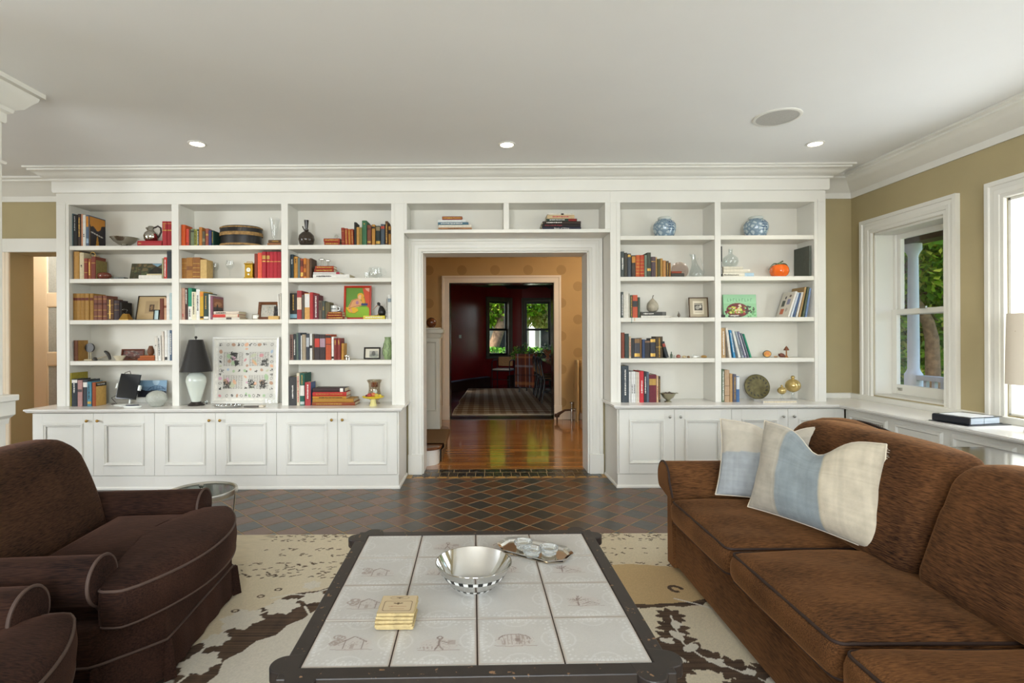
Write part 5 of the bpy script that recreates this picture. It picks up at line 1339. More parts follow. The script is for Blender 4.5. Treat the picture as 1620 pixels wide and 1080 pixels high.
row(506.2, LSH[2], 'flat cookbook pile', 'R', '''
285.2 290.6 455.8 #c9a08c pink t=r,.1,.2
290.9 296.2 456 #4a2e28 chocolate t=w,.5,.95
296.5 303 455.8 #2f8f70 green-and-white b=0.01,.42,w t=k,.1,.35
303.2 310 462 #e2dcc0 cream t=k,.2,.95
310.2 315.8 457.9 #e6e6e2 white t=k,.3,.8
316 321.6 461.4 #c9a030 yellow b=.82,.97,#d9832c;.05,.12,k
321.8 329.6 464 #2c423c bottle-green t=g,.4,.9 b=.03,.12,w
329.9 332.6 466 #dcdcd8 thin_white
332.9 336.2 468.5 #8a5a6a mauve d=.2''', group=G2)
stack(506.2, LSH[2], 'beside the mauve book above the lamp', '''
336.8 379 502.6 #cfcac0 grey-white b=.5,.7,#55504a
336.8 377 498 #c8443c red-and-cream b=.5,.98,#d9cdb8
338 377.5 493.4 #d6c8b8 beige t=k,.1,.5''', group=G2)
row(506.2, LSH[2], 'dark wood picture frame', 'L', '''
440 442.4 466 #dedcd6 thin_white l=-2
442.7 445 464.6 #d2cfc6 thin_ivory l=-1''', group=G2)

G3 = 'books in the bay beside the opening'
z3 = stack(386.9, LSH[0], 'under the small glass clock', '''
513.5 538 381.3 #943820 red t=g,.1,.9
512.6 538 376 #9c3a22 red t=g,.1,.9''', group=G3)
row(386.9, LSH[0], 'small glass clock', 'L', '''
541 546 359.2 #8e3420 red_leather l=-2 b=.2,.22,g;.8,.82,g
546.3 551.2 360 #a03c22 red_leather l=-2 t=g,.1,.9
551.5 556 361 #b5641f orange_leather l=-2 t=g,.1,.9
556.3 560.2 361 #9a3a24 red_leather l=-2 t=g,.1,.9
560.8 564.2 350.2 #2a2522 tall_black d=.13
564.5 569.4 358 #c09048 tan
569.6 573 358.6 #8a8040 olive
573.2 580.6 347.6 #3a6a48 green d=.16 t=g,.84,.9
581.5 587.6 354.7 #7a4530 brown b=.75,.85,#5a2c22;.12,.2,g
588.8 593.8 354 #b9843a golden b=.8,.9,k
595 602 356 #26302e black b=.75,.95,#8a7a5a;.08,.22,g
603 609 353.4 #4a5660 slate b=.78,.9,#b8432c
610 614.2 348.9 #5a3c28 dark_brown t=g,.1,.9
615 619 356.7 #a87838 tan b=.6,.8,k''', group=G3)
row(439.2, LSH[1], 'pile bearing two metal stands', 'R', '''
456.8 459.7 400.7 #b58a94 mauve t=k,.1,.9
460 464.6 401.4 #2c3c44 dark_teal t=w,.6,.8
464.9 471 404.6 #c08a3c amber t=k,.7,.9
471.3 475 406.6 #6a6f68 grey
475.3 480.3 407.9 #a04a28 rust b=.1,.3,g;.6,.9,#6a2c1c
480.5 484.6 407.2 #c87828 orange b=.1,.3,#8a4a1c;.5,.7,#8a4a1c
484.8 489.8 408.5 #a06a38 brown
490.2 493.2 407.3 #5a4030 dark_brown d=.15''', group=G3)
z3b = stack(439.2, LSH[1], 'under the two metal stands', '''
495.5 553.4 433 #e2e0da white t=k,.1,.5
496 538.5 429.5 #cfcac6 white-and-red b=.85,.98,#a8384a
497.5 528.5 424.6 #8e3420 red t=g,.1,.9
499 528 420 #9c3a22 red t=g,.1,.9''', group=G3)
row(504.7, LSH[2], 'white mug', 'R', '''
457.2 468.4 463.3 #26241f thick_black t=g,.35,.95 b=.05,.2,#7aa0b0
469.6 477 459.2 #a03a3c red b=.34,.76,#dccbb4 d=.2
477.5 481.6 466 #5a5248 grey-brown
481.8 490 463.5 #cf9c58 tan-and-white b=.46,.97,#dcdad6
490.3 495.6 462 #b03030 red d=.19
496 503.8 466 #6a2430 maroon t=w,.08,.95
504.2 509.2 475 #6a5a4c taupe t=k,.5,.9
509.4 514.4 475.7 #4a5048 dark_grey t=g,.5,.7
514.7 522 477.6 #5c5436 olive d=.12''', group=G3)
zm = stack(504.7, LSH[2], 'under the white mug', '''
516.5 545 500.5 #7a2c1e red-brown t=g,.1,.9 y=-.02
517 541.5 496.8 #8a3422 red t=g,.1,.9 y=-.02
518.5 541 493.2 #7e3222 brick t=g,.1,.9 y=-.02''', group=G3)
zk = stack(504.7, LSH[2], 'under the kiwi bird figurine', '574.8 609 499.4 #d8c84a yellow t=w,.1,.9 y=-.01', group=G3)
row(504.7, LSH[2], 'kiwi bird figurine', 'L', '''
610.4 613.2 469 #cfcdc6 thin_grey t=k,.1,.9
613.6 619 466.6 #dcdcd6 white b=.7,.85,#8a98a0''', group=G3)
row(569.8, LSH[3], 'tiny brass elephant', 'R', '''
457.2 462.6 529.4 #8a6a60 dusty_brown t=k,.1,.9
462.9 468 528.7 #34383a charcoal t=w,.2,.8
468.2 471.7 526.8 #5a6a60 grey-green
471.9 475.4 526.6 #3a4450 dark_blue
475.6 477.2 531 #dcdcd8 thin_white
477.4 483.6 529.4 #a89880 stone
484 488.9 528.1 #3c4048 slate b=.5,.85,#b9bcc0
489.1 493.6 528.1 #e2e0da white b=.45,.55,k
494 497 529 #5a4a38 brown
497.3 505.4 529.4 #3a2f30 black_two-label b=.5,.84,#c03a2c d=.17
505.7 514.4 529.4 #3a2f30 black_mauve-label b=.5,.84,#a88a96 d=.17
515 523.6 529.4 #b8502c rust-orange b=.86,.97,k;.6,.62,k d=.18
524.3 527.8 533.3 #e6e4de white b=.05,.15,k
528.1 532.6 535.3 #7c2c28 maroon t=g,.7,.9
532.8 538.6 535.3 #802e28 maroon t=g,.7,.9
539.6 543.4 543.7 #b8863a golden l=1''', group=G3)
row(638.6, LC, 'lying cookbook pile', 'R', '''
457.3 468.2 593 #3c3c3c thick_grey t=w,.25,.7
468.8 473.6 587.5 #d9ceb4 tall_cream t=r,.1,.9
473.9 481 587.8 #1f5a4c green b=.3,.62,#dcd8d0;.03,.12,#b9c4c0 t=g,.66,.95
482 491 601.8 #a8383a red-and-blue s=R,#4a5f8a t=w,.3,.9''', Ys=4.69, group=G3)
stack(639, LC, 'beside the red and blue book', '''
493 561 634 #8a4220 brown t=g,.1,.7 d=.2
494 559 628.6 #a87a30 ochre d=.2
494 547 624.6 #b8842e mustard t=k,.2,.9 d=.16
494 547.6 618 #b02a26 red d=.16
494.5 545 612 #3a2426 black b=.85,.95,w d=.16''', Ys=4.68, group=G3)
text('BORDEAUX CHATEAUX', .018, GILT, BOOKS[('beside the red and blue book', 3)], (0, -.0036, .146), (PI/2, -PI/2, 0), width=.23)

GC = 'flat books on the overdoor shelf'
stack(362.6, 2.2166, 'of the overdoor pile topped by a small red book', '''
693 747 361 #3f3428 dark_brown d=.17
694 747 358.4 #b08058 tan t=k,.3,.7 d=.17
694.5 746.3 354.2 #dcd5c6 cream d=.17
693.5 741.7 350.2 #4f6f80 blue t=w,.1,.8 d=.15
693.5 738 346.4 #dde0de white d=.15
700.2 732 341.2 #8a3f28 small_red t=g,.05,.95 d=.1''', group=GC)
stack(362.4, 2.2166, 'of the overdoor pile with a navy book below', '''
858.6 920 357.8 #2f3040 navy d=.19
858.3 919.6 353.2 #241f1e black d=.19
859.5 919.8 349 #3a2f28 dark t=w,.1,.5 d=.19
865.5 913.6 345 #2a3a32 green-and-red b=.72,.98,#8a2a22 t=w,.1,.6 d=.16
866.3 909.6 339.2 #c9b088 buff t=r,.2,.8 d=.14
867.5 909.3 336.8 #d9d2c4 white b=.5,.6,k d=.14''', group=GC)
text('A Day in the Life of Japan', .017, REDINK, BOOKS[('of the overdoor pile with a navy book below', 1)], (0, -.003, .10), (PI/2, -PI/2, 0), width=.15)
text('Book of Wine', .016, WHITEINK, BOOKS[('of the overdoor pile with a navy book below', 0)], (0, -.003, .17), (PI/2, -PI/2, 0), width=.13)

G4 = 'books in the bay above the silver footed bowl'
row(437.6, RSH[1], 'etched glass plate', 'R', '''
982.5 988.2 397 #4f5654 grey-green t=w,.3,.75
988.5 993 399 #4e4a42 brown-grey
993.4 999 400.3 #4a5058 slate b=.85,.95,g
1000 1006 403 #4a4038 brown b=.66,.95,#c88a3c
1006.2 1012.8 402.6 #c05a2c orange b=.15,.17,g;.3,.32,g;.45,.47,g;.6,.62,g;.75,.77,g
1013.2 1020 402.6 #b5462c orange-red b=.15,.17,g;.3,.32,g;.45,.47,g;.6,.62,g;.75,.77,g
1020.3 1024 402.6 #7a8a7a sage
1024.3 1030.4 398.9 #4a4e42 dark_olive b=.25,.35,g
1031 1037.8 405.4 #5a4a50 plum-grey b=.75,.78,g
1038 1040.2 406 #c9a060 thin_tan
1040.6 1045 409 #5c5434 olive
1045.2 1049.2 408 #b9904c golden
1049.5 1054 411.4 #c08a50 light_tan
1054.3 1058.6 412.3 #5a4a38 brown t=g,.1,.9
1059 1061.8 415 #8a5a30 chestnut t=g,.1,.9''', group=G4)
stack(437.6, RSH[1], 'leaning against the etched plate', '''
1062.6 1083 431.8 #4a463e grey
1063 1079 428.5 #9a4a34 red-brown''', group=G4)
row(502.4, RSH[2], 'dried gourd', 'R', '''
983 986.5 461.4 #5a605c grey t=w,.1,.9
986.8 995 461.4 #dcd8cc thick_cream
995.4 997 464 #b9b4a4 thin_grey
997.2 1001 466.6 #3a4a40 dark_green t=g,.05,.95
1001.2 1009 466.3 #c0583c coral b=.48,.74,#3a3c3c
1009.4 1013 470 #4a5a4c moss''', group=G4)
zg = stack(502.4, RSH[2], 'under the dried gourd', '''
1014.5 1060 499 #dedad0 white d=.18
1014.5 1054 493.2 #4a4a46 grey t=w,.1,.5 b=.85,.97,#6a6a66 d=.16''', group=G4)
row(566.9, RSH[3], 'slanting blue-black book', 'R', '''
983.2 988.2 526.2 #8a4a38 brick-red
988.5 994.9 527.9 #3c4a48 dark_teal
995.2 998.5 532.3 #c9b898 pale t=r,.1,.9
998.8 1003.4 536 #3a3a3c black
1003.7 1012.4 535.3 #4a4a50 slate-and-tan b=.76,.97,#8a6a45;.08,.24,g
1012.7 1015.4 535 #8a6a45 tan
1015.7 1020.2 537.2 #3a4a6a blue
1020.5 1028.6 538 #3a3432 dark_brown b=.85,.95,#8a6a50
1029 1037 535.3 #3a3a42 midnight b=.8,.95,g;.08,.24,g
1037.6 1048.6 532.7 #4a3c28 gilt_brown t=g,.05,.95 b=.5,.52,g
1053.8 1058.6 540.4 #33373c slanting_blue-black l=-16 b=.68,.88,#a8483a''', group=G4)
row(634.8, RC, 'pewter footed bowl', 'R', '''
983.4 994.4 577 #3e464c thick_slate t=w,.2,.9 d=.2
994.7 998 586.2 #dcdcda white
998.2 1001.2 586 #e4e4e2 white t=k,.3,.6
1001.4 1005.3 586 #e0e0de white t=k,.3,.6
1005.6 1008.3 586.4 #d6d0c2 cream
1008.6 1011.3 586.8 #dccfc0 cream
1011.6 1018.3 585.2 #c4323a red t=w,.3,.7 d=.2
1018.6 1022.8 586.8 #33363a black t=w,.3,.85
1023 1026.5 586.8 #5a6878 blue-grey
1026.8 1038.2 591 #6a2430 maroon b=.62,.85,#b8934a d=.18
1038.5 1041.4 593 #d8b890 peach t=r,.2,.6
1041.7 1044.6 593.6 #4a3c34 brown t=g,.1,.9''', Ys=4.69, group=G4)
G5 = 'books in the bay beside the window'
row(436.9, RSH[1], 'round clear decanter', 'R', '1141.4 1143.4 388.4 #3a3a3a thin_black t=w,.1,.5', group=G5)
za = stack(436.9, RSH[1], 'under the round clear decanter', '''
1144.6 1193.5 431 #dcd8c8 cream d=.2
1145.3 1187 425.6 #d8d2c0 ivory d=.19
1145 1176 421.2 #d2ccba pale d=.17''', group=G5)
bk = BOOKS[('under the round clear decanter', 0)]
text('Architecture', .022, DARKINK, bk, (0, -.0036, .07), (PI/2, -PI/2, 0), width=.13)
b = MB(); b.box(-.0162, .0162, -.0012, -.0004+.004, .19, .27); b.obj('blue_end', cm('#a9c4d4'), bk)
o = make_book('dark grey-green tall book standing alone beside the orange tomato jar', .018, .268, .235, '#4c524a', group=G5); o.location = (2.872, 4.715, RSH[1]+.0004)
row(501.2, RSH[2], 'cookbook with salad cover', 'L', '''
1246.6 1249.6 459 #e0dcd4 white_picture l=18 d=.2 y=-.012
1251 1254 461 #c9d2dc striped_blue l=16.5 d=.2
1255.4 1258.2 462 #4f6688 blue l=15 d=.2
1259.6 1262.6 461 #d9d5cc white l=13.5 d=.19
1264 1267 453 #a88a5c tan-green l=12 d=.2
1270 1272.8 453 #5c6650 mossy l=10.5 d=.2
1274.6 1277 455 #7a94bc pale_blue l=9 d=.2''', group=G5)
row(566.2, RSH[3], 'yellow agate slice', 'R', '''
1141.8 1148 519 #b9986c patterned_tan t=w,.1,.9 l=-1
1153.8 1157.6 518.4 #ded8cc off-white l=-7
1160.6 1164 522 #3f8fc0 bright_blue l=-9 t=w,.2,.9
1168.6 1172.4 522.6 #dedcd4 white l=-14
1174.2 1177.4 523.6 #9aa4ae grey l=-15.5 t=k,.1,.5
1178.8 1182 523.6 #8a88a0 lavender-grey l=-16.5 t=w,.1,.9
1183.2 1185.8 526 #6a707c slate l=-17
1187 1189.6 527.2 #2f8f70 green l=-17.5''', group=G5)
row(633.9, RC, 'round carved bronze disc', 'R', '''
1141 1145.3 582 #5a6a50 mottled_green t=w,.05,.95
1145.6 1153.7 583.2 #b79a7c beige b=.5,.51,k;.2,.21,k
1154.7 1158.8 589.2 #c09a68 tan
1159 1164.6 590 #5c5a68 grey-violet t=g,.1,.9
1164.9 1169.8 593.5 #4a6f9c blue-and-white b=.5,.98,#d9dde0''', Ys=4.69, group=G5)
# ================================================================== ornaments on the shelves
SH = .80
def on(px, z, Y=4.80): return ((px-CX)/F_PX*Y, Y, z+.0005)
def pxm(n, Y=4.80): return n*Y/F_PX
TGLASS = glass_mat('clear_thin_glass', '#fdfefe', .05); CGLASS = glass_mat('dense_clear_glass', '#fafcfc', .07)
SMOKE = mat('smoked_glass', '#4a4036', .05, trans=.35, ior=1.4, spec=.7)
SILV = mat('silver', '#c9c6be', .16, 1.); PEWTER = mat('pewter', '#a9a58f', .3, .9); BRONZE = mat('green_bronze', '#6a6240', .45, .5, var=.35, vscale=25)
WOODM = mat('mid_brown_wood', '#6e4326', .45, var=.3, vscale=12, stretch=(1, 1, 6)); DKHORN = mat('dark_horn', '#2b2724', .35); WHCER = mat('white_ceramic', '#e2e4de', .2, coat=.3)
def lathed(name, label, cat, loc, prof, material, n=24, group=None, sx=1, sy=1, smooth=50):
    b = MB(); b.lathe(prof, n, sx=sx, sy=sy); o = b.obj(name, material, loc=loc, smooth=smooth); return tag(o, label, cat, group)
def pic(name, label, loc, w, h, tilt, frame, fw, art, cat='picture', th=.014, matc=None, mw=0., rz=0.):
    """standing framed picture, front to local -Y, leaning back by tilt degrees"""
    t = thing(name, label, cat, (loc[0], loc[1], loc[2]+.0005), (-math.radians(tilt), 0, rz))
    if fw:
        b = MB(); b.molding([(-w/2+fw, fw), (w/2-fw, fw), (w/2-fw, h-fw), (-w/2+fw, h-fw)], [(0, .002), (0, .008), (-.25*fw, th), (-fw, th*.8), (-fw, 0), (0, 0)], lambda u, v, q: (u, -q, v), closed=True); b.obj('frame', frame, t)
    b = MB(); b.box(-w/2+fw*.9, w/2-fw*.9, -.002, .001, fw*.9, h-fw*.9); b.obj('backing', matc if matc else cm('#8a7a60'), t)
    if art is not None:
        x0, x1, z0, z1 = -w/2+fw+mw, w/2-fw-mw, fw+mw, h-fw-mw
        art.mesh('print', lambda a, c: (x0+(x1-x0)*a/art.w, -.0026, z0+(z1-z0)*c/art.h), print_mat(.5), t)
    return t
def noise_canvas(w, h, n, m, cols, seed):
    c = Canvas(w, h, n, m, cols[0]); R = np.random.RandomState(seed)
    for k in range(60):
        c.ell(R.uniform(0, w), R.uniform(0, h), R.uniform(.03, .12)*w, R.uniform(.02, .10)*h, cols[R.randint(len(cols))], rot=R.uniform(0, 3), a=.7)
    return c
# ---- bay above the tablet, top shelf
lathed('silver_bowl', 'silver footed bowl with a flared rim on the top shelf', 'bowl', on(198, LSH[0], 4.79), [(0, 0), (.035, 0), (.03, .008), (.02, .014), (.05, .022), (.085, .048), (.105, .075), (.114, .082), (.110, .082), (.082, .05), (.045, .026), (0, .022)], SILV, 32)
zz = LSH[0]+.0485
t = thing('silver_pitcher', 'round silver pitcher with dark curved handle on a red book', 'pitcher', on(240, zz, 4.81))
b = MB(); b.lathe([(0, 0), (.04, 0), (.056, .02), (.062, .05), (.054, .08), (.034, .098), (.026, .11), (.028, .135), (.018, .142), (0, .144)], 28); b.obj('body', SILV, t, smooth=60)
b = MB(); b.tube([(.03, 0, .128), (.06, 0, .142), (.085, 0, .125), (.088, 0, .09), (.07, 0, .05), (.056, 0, .04)], .008, 8); b.obj('handle', mat('dark_wood_handle', '#3a2c28', .35), t, smooth=60)
b = MB(); b.tube([(-.024, 0, .115), (-.045, 0, .128)], [.016, .008], 8); b.obj('spout', SILV, t, smooth=60)
c = Canvas(1, 1, 40, 48, '#241d24'); c.poly([(.05, 1), (1, 1), (1, .78), (.75, .76), (.7, .62), (.5, .55), (.25, .70), (.1, .66), (0, .8)], '#c8862f'); c.poly([(.38, 0), (.62, 0), (.52, .4), (.48, .4)], '#c9902f'); c.line([(.12, .49), (.85, .38)], .035, '#d8d4cc'); c.rect(0, .03, 0, 1, '#8a6a40')
bk = BOOKS[('silver footed bowl', 5)]; w_ = 4.2*4.74/850/2+.0007
c.mesh('cover_print', lambda a, q: (bk.data.vertices and max(v.co.x for v in bk.data.vertices)+.0006, .012+a*.20, .004+q*.268), print_mat(.35), bk)
# second shelf
zz = LSH[1]
o = lathed('oval_stone', 'polished oval brown stone beside the thin olive book', 'stone', on(165.5, zz, 4.765), [(0, 0), (.03, .002), (.052, .014), (.06, .032), (.052, .05), (.03, .062), (0, .065)], mat('brown_agate', '#7a3f30', .2, var=.3, vscale=20, coat=.4), 24, sy=.8)
o = tag(MB().box(-.05, .05, -.03, .03, 0, .018).obj('enamel_box', mat('green_enamel', '#37403a', .3, var=.5, vscale=40), loc=on(191.5, zz, 4.79), bevel=.003), 'tiny flat dark green enamel box beside the garden photograph', 'box')
pic('garden_photograph', 'frameless photograph of a green garden leaning at the shelf back', (on(231, zz, 4.88)[0], 4.88, zz), .30, .165, 14, None, 0, (lambda c: (c.poly([(.5, 0), (1, 0), (1, .6), (.75, .85), (.55, .5)], '#23201a', .8), c.poly([(.6, 1), (.95, 1), (.8, .8)], '#86a9bb'), [c.line([(.1*k, 0), (.1*k, 1)], .012, '#4a3a28') for k in range(6)], c)[-1])(noise_canvas(1, 1, 60, 36, ['#4a4a34', '#5c6a44', '#6a5238', '#2f3a2c', '#7c6a48'], 3)))
t = thing('brass_bracelet', 'thin brass ring resting on top of the red-brown books', 'ring', (on(147.5, 0, 4.80)[0], 4.80, LSH[1]+(440.9-405)*4.74/850+.002)); b = MB(); b.tube([(.022*math.cos(a), 0, .023+.022*math.sin(a)) for a in [2*PI*k/20 for k in range(20)]], .0025, 6, closed=True); b.obj('band', BRASS, t, smooth=60)
# third shelf
zz = LSH[2]
t = thing('pyramid_ornament', 'brass pyramid ornament with a coiled ring on top', 'ornament', on(199.5, zz, 4.74)); b = MB(); b.add([(-.045, -.035, 0), (.045, -.035, 0), (.045, .035, 0), (-.045, .035, 0), (-.02, -.016, .055), (.02, -.016, .055), (.02, .016, .055), (-.02, .016, .055)], [(0, 1, 2, 3), (4, 5, 6, 7), (0, 1, 5, 4), (1, 2, 6, 5), (2, 3, 7, 6), (3, 0, 4, 7)]); b.obj('pyramid', BRASS, t, bevel=.003)
b = MB(); b.tube([(-.012+.02*math.cos(a), .006*math.sin(a*2), .076+.02*math.sin(a)) for a in [2*PI*k/18 for k in range(18)]], .005, 7, closed=True); b.obj('ring', CGLASS, t, smooth=60)
c = Canvas(1, 1, 40, 40, '#b99f74'); c.rect(.28, .72, .26, .8, '#a88f68'); c.rect(.42, .60, .34, .66, '#4a3420'); c.ell(.51, .52, .05, .1, '#8a6a45')
pic('pale_matted_frame', 'thin dark frame with wide tan mat around a tiny portrait', (on(237.5, zz, 4.83)[0], 4.83, zz), .255, .225, 12, cm('#3a342c'), .006, c)
pic('small_bright_frame', 'tiny dark frame with a pale blue picture in front of the matted frame', (on(247.6, zz, 4.775)[0], 4.775, zz), .050, .092, 8, cm('#2c2a26'), .005, Canvas(1, 1, 6, 6, '#b9d0d2'))
# fourth shelf
zz = LSH[3]
t = thing('wheel_ornament', 'little wooden wheel ornament on two pale pegs', 'ornament', on(141.5, zz, 4.80)); b = MB(); b.lathe([(0, -.008), (.04, -.008), (.042, 0), (.04, .008), (0, .008)], 24, mapf=lambda x, y, z: (x+.004, z, y+.115)); b.obj('wheel', DKHORN, t, smooth=50); b = MB(); b.tube([(-.006, 0, .085), (-.006, 0, .012)], .005, 8); b.tube([(.012, 0, .085), (.012, 0, .012)], .005, 8); b.obj('peg', mat('pale_horn', '#b0a890', .4), t); b = MB(); b.rbox(-.035, .035, -.025, .025, 0, .014, .006, 3); b.obj('base', mat('bleached_wood', '#c9bb98', .6), t)
t = thing('curved_blade', 'curved dark mezzaluna blade with a pale handle lying on the shelf', 'blade', on(160.5, zz, 4.76)); b = MB(); pts = [(.02+.055*math.cos(a), .0, .055*math.sin(a)*1.5+.0) for a in [1.45-1.35*k/8 for k in range(9)]]; b.tube(pts, [.008, .011, .013, .014, .014, .013, .012, .011, .01], 8); b.obj('blade', DKHORN, t, smooth=60); b = MB(); b.tube([(.055, 0, .045), (.0, .005, .03), (-.055, .008, .014)], .004, 7); b.obj('handle', mat('pale_horn2', '#a89a80', .4), t); b = MB(); b.lathe([(0, 0), (.018, .002), (.02, .015), (.012, .028), (0, .03)], 14, (-.062, .008, 0)); b.obj('knob', DKHORN, t, smooth=60)
lathed('cream_bowl', 'small cream ceramic bowl beside the little red-brown framed photo', 'bowl', on(189, zz, 4.765), [(0, 0), (.022, 0), (.026, .006), (.044, .034), (.048, .044), (.045, .044), (.03, .012), (0, .008)], mat('cream_glaze', '#dcd2b8', .3), 20)
c = noise_canvas(1, 1, 36, 20, ['#5a2c20', '#7a3a28', '#9a8a7c', '#3a2824', '#6a5a50'], 9)
pic('red_brown_photo', 'small red-brown framed photo leaning behind the cream bowl', (on(209.5, zz, 4.84)[0], 4.84, zz), .205, .100, 10, cm('#6a3826'), .012, c)
lathed('egg_vase', 'brown egg-shaped wooden vase on two rust coloured books', 'vase', on(238.6, zz+.0455, 4.80), [(0, 0), (.018, 0), (.027, .025), (.026, .05), (.017, .075), (.014, .084), (.010, .084), (0, .08)], WOODM, 20)
# counter: tablet, photograph, glass globe, phone
zz = LC
t = thing('tablet', 'black tablet held by a white clip stand with trailing cable', 'tablet', on(199, zz, 4.76))
R_ = Matrix.Rotation(math.radians(-14), 4, 'X') @ Matrix.Rotation(math.radians(4), 4, 'Y')
b = MB(); b.rbox(-.092, .092, -.004, .004, .0, .225, .004, (4, 2, 4)); o = b.obj('body', mat('tablet_black', '#15161a', .12), t, loc=(.004, -.01, .055)); o.rotation_euler = (math.radians(-14), math.radians(4), 0)
b = MB(); b.box(-.086, .086, -.0048, -.0042, .008, .217); b.obj('screen', mat('tablet_screen', '#23262c', .06), o)
b = MB(); b.rbox(-.105, -.090, -.012, .01, .09, .135, .004, 2); b.rbox(.090, .112, -.012, .01, .08, .13, .004, 2); b.obj('clip', WHCER, o)
b = MB(); b.lathe([(0, 0), (.105, 0), (.105, .006), (.09, .012), (0, .014)], 28, sy=.6); b.tube([(.02, .02, .012), (.02, .03, .10)], .010, 8); b.obj('stand', WHCER, t, smooth=50)
b = MB(); b.tube([(.03, .02, .275), (.012, .035, .30), (-.04, .05, .285), (-.085, .05, .22), (-.10, .05, .13), (-.09, .05, .07), (-.06, .05, .055), (-.13, .06, .08), (-.165, .05, .06), (-.13, .04, .03), (-.10, .03, .012), (-.15, .03, .004)], .0028, 6); b.obj('cable', cm('#3a2620'), t, smooth=60)
c = Canvas(1, 1, 56, 36, '#7fa0ba'); c.put(c.Y < .62, '#64809a', .8); c.ell(.62, 1., .12, .3, '#b9d2e2', a=.8); c.poly([(0, 0), (1, 0), (1, .35), (.6, .42), (.3, .38), (0, .5)], '#1b1e2a'); c.line([(.35, .42), (.45, .58), (.62, .68), (.8, .64), (.95, .45)], .03, '#2f4a68'); c.line([(.45, .45), (.95, .5)], .03, '#34506c'); [c.line([(x, .45), (x, .64)], .015, '#3a5a78') for x in (.55, .65, .75, .85)]
pic('harbour_photograph', 'frameless blue photograph of a dark bridge behind the glass globe', (on(240, zz, 4.88)[0], 4.88, zz+.058), .262, .152, 6, None, 0, c)
b = MB(); b.box(-.12, .12, -.02, .02, 0, .058); o = b.obj('acrylic_block', TGLASS, loc=on(240, zz, 4.885)); tag(o, 'clear acrylic block holding up the blue bridge photograph', 'stand')
GLOBE = mat('pressed_glass', '#dfe2d8', .12, trans=.5, ior=1.4, bump=1., bscale=70, spec=.8)
t = thing('glass_globe', 'pressed glass globe on the counter in front of blue photograph', 'globe', on(247.5, zz, 4.68)); b = MB(); b.lathe([(.0, .0), (.04, .0), (.06, .014)]+[(.084*math.sin(a), .070-.068*math.cos(a)) for a in [PI*k/16 for k in range(4, 17)]], 28); b.obj('body', GLOBE, t, smooth=60)
t = thing('white_phone', 'white oval device with navy top lying before the tablet', 'phone', on(209, zz, 4.60), (0, 0, .06)); b = MB(); b.lathe([(0, 0), (.07, .0), (.078, .008), (.074, .016), (0, .018)], 28, sy=.42); b.obj('shell', WHCER, t, smooth=50); b = MB(); b.lathe([(0, .0185), (.055, .0185), (.055, .022), (0, .023)], 24, sy=.33); b.obj('pad', cm('#2a3050'), t, smooth=50)

# ---- bay above the lamp
zz = LSH[0]
t = thing('hat_box', 'large round dark hat box with tan bands on the top shelf', 'hat box', on(382.5, zz, 4.82)); HB = mat('black_lacquer', '#23211f', .35, var=.2, vscale=12); HT = mat('woven_tan', '#9a7846', .7, var=.4, vscale=50)
r_ = .178; sy_ = .72
b = MB(); b.lathe([(0, 0), (r_, 0), (r_, .105), (0, .105)], 44, sy=sy_); b.obj('body', HB, t, smooth=40)
b = MB(); b.lathe([(r_+.001, .094), (r_+.005, .094), (r_+.005, .165), (r_-.01, .178), (0, .18), (0, .17)], 44, sy=sy_); b.obj('lid', HB, t, smooth=40)
for z0, z1 in ((.004, .020), (.092, .122), (.158, .168)): b = MB(); b.lathe([(r_+.003, z0), (r_+.0085, z0), (r_+.0085, z1), (r_+.003, z1)], 44, sy=sy_); b.obj('band', HT, t, smooth=40)
lathed('glass_vase', 'flared clear glass vase standing on two brown books', 'vase', on(435, zz+.0515, 4.80), [(0, 0), (.025, 0), (.02, .008), (.022, .03), (.034, .10), (.042, .17), (.052, .20), (.049, .20), (.039, .165), (.03, .09), (0, .03)], TGLASS, 24)
zz = LSH[1]
def wineglass(px, Y, lab, k=1.):
    return lathed('wine_glass', lab, 'wine glass', on(px, zz, Y), [(0, 0), (.030*k, 0), (.028*k, .003), (.004, .008), (.0035, .07*k), (.012, .08*k), (.034*k, .105*k), (.036*k, .13*k), (.030*k, .165*k), (.0285*k, .165*k), (.034*k, .13*k), (.031*k, .107*k), (0, .085*k)], TGLASS, 20, 'wine glasses')
wineglass(341, 4.84, 'empty wine glass right against the vellum book', .95); wineglass(364, 4.76, 'empty wine glass standing alone mid-shelf by the carriage clock')
t = thing('carriage_clock', 'gold carriage clock with round white dial beside the red books', 'clock', on(395.5, zz, 4.75)); CG = mat('gilt_clock', '#c39a34', .3, .8)
b = MB(); b.box(-.04, .04, -.03, .03, 0, .012); b.box(-.034, .034, -.025, .025, .012, .125); b.box(-.040, .040, -.03, .03, .125, .135); b.obj('case', CG, t, bevel=.003)
b = MB(); b.tube([(-.025, 0, .135), (-.025, 0, .148), (.025, 0, .148), (.025, 0, .135)], .003, 6); b.obj('handle', CG, t)
b = MB(); b.lathe([(0, 0), (.019, 0), (.019, .002), (0, .002)], 20, mapf=lambda x, y, z: (x, -.0252-z, y+.075)); b.lathe([(0, 0), (.008, 0), (.008, .002), (0, .002)], 14, mapf=lambda x, y, z: (x, -.0252-z, y+.036)); b.obj('dial', WHCER, t)
b = MB(); b.box(-.0008, .0008, -.0285, -.0275, .075, .088); b.box(-.0005, .010, -.0285, -.0275, .0745, .0757); b.obj('hands', DKHORN, t)
zz = LSH[2]
c = Canvas(1, 1, 40, 40, '#3a2c28'); c.put(c.Y > .55, '#9a5a34', .8); c.ell(.5, .72, .4, .12, '#c08a5c', a=.7); c.ell(.4, .5, .10, .22, '#15100f'); c.poly([(0, 0), (1, 0), (1, .3), (.6, .35), (.3, .22), (0, .3)], '#2f3a2c')
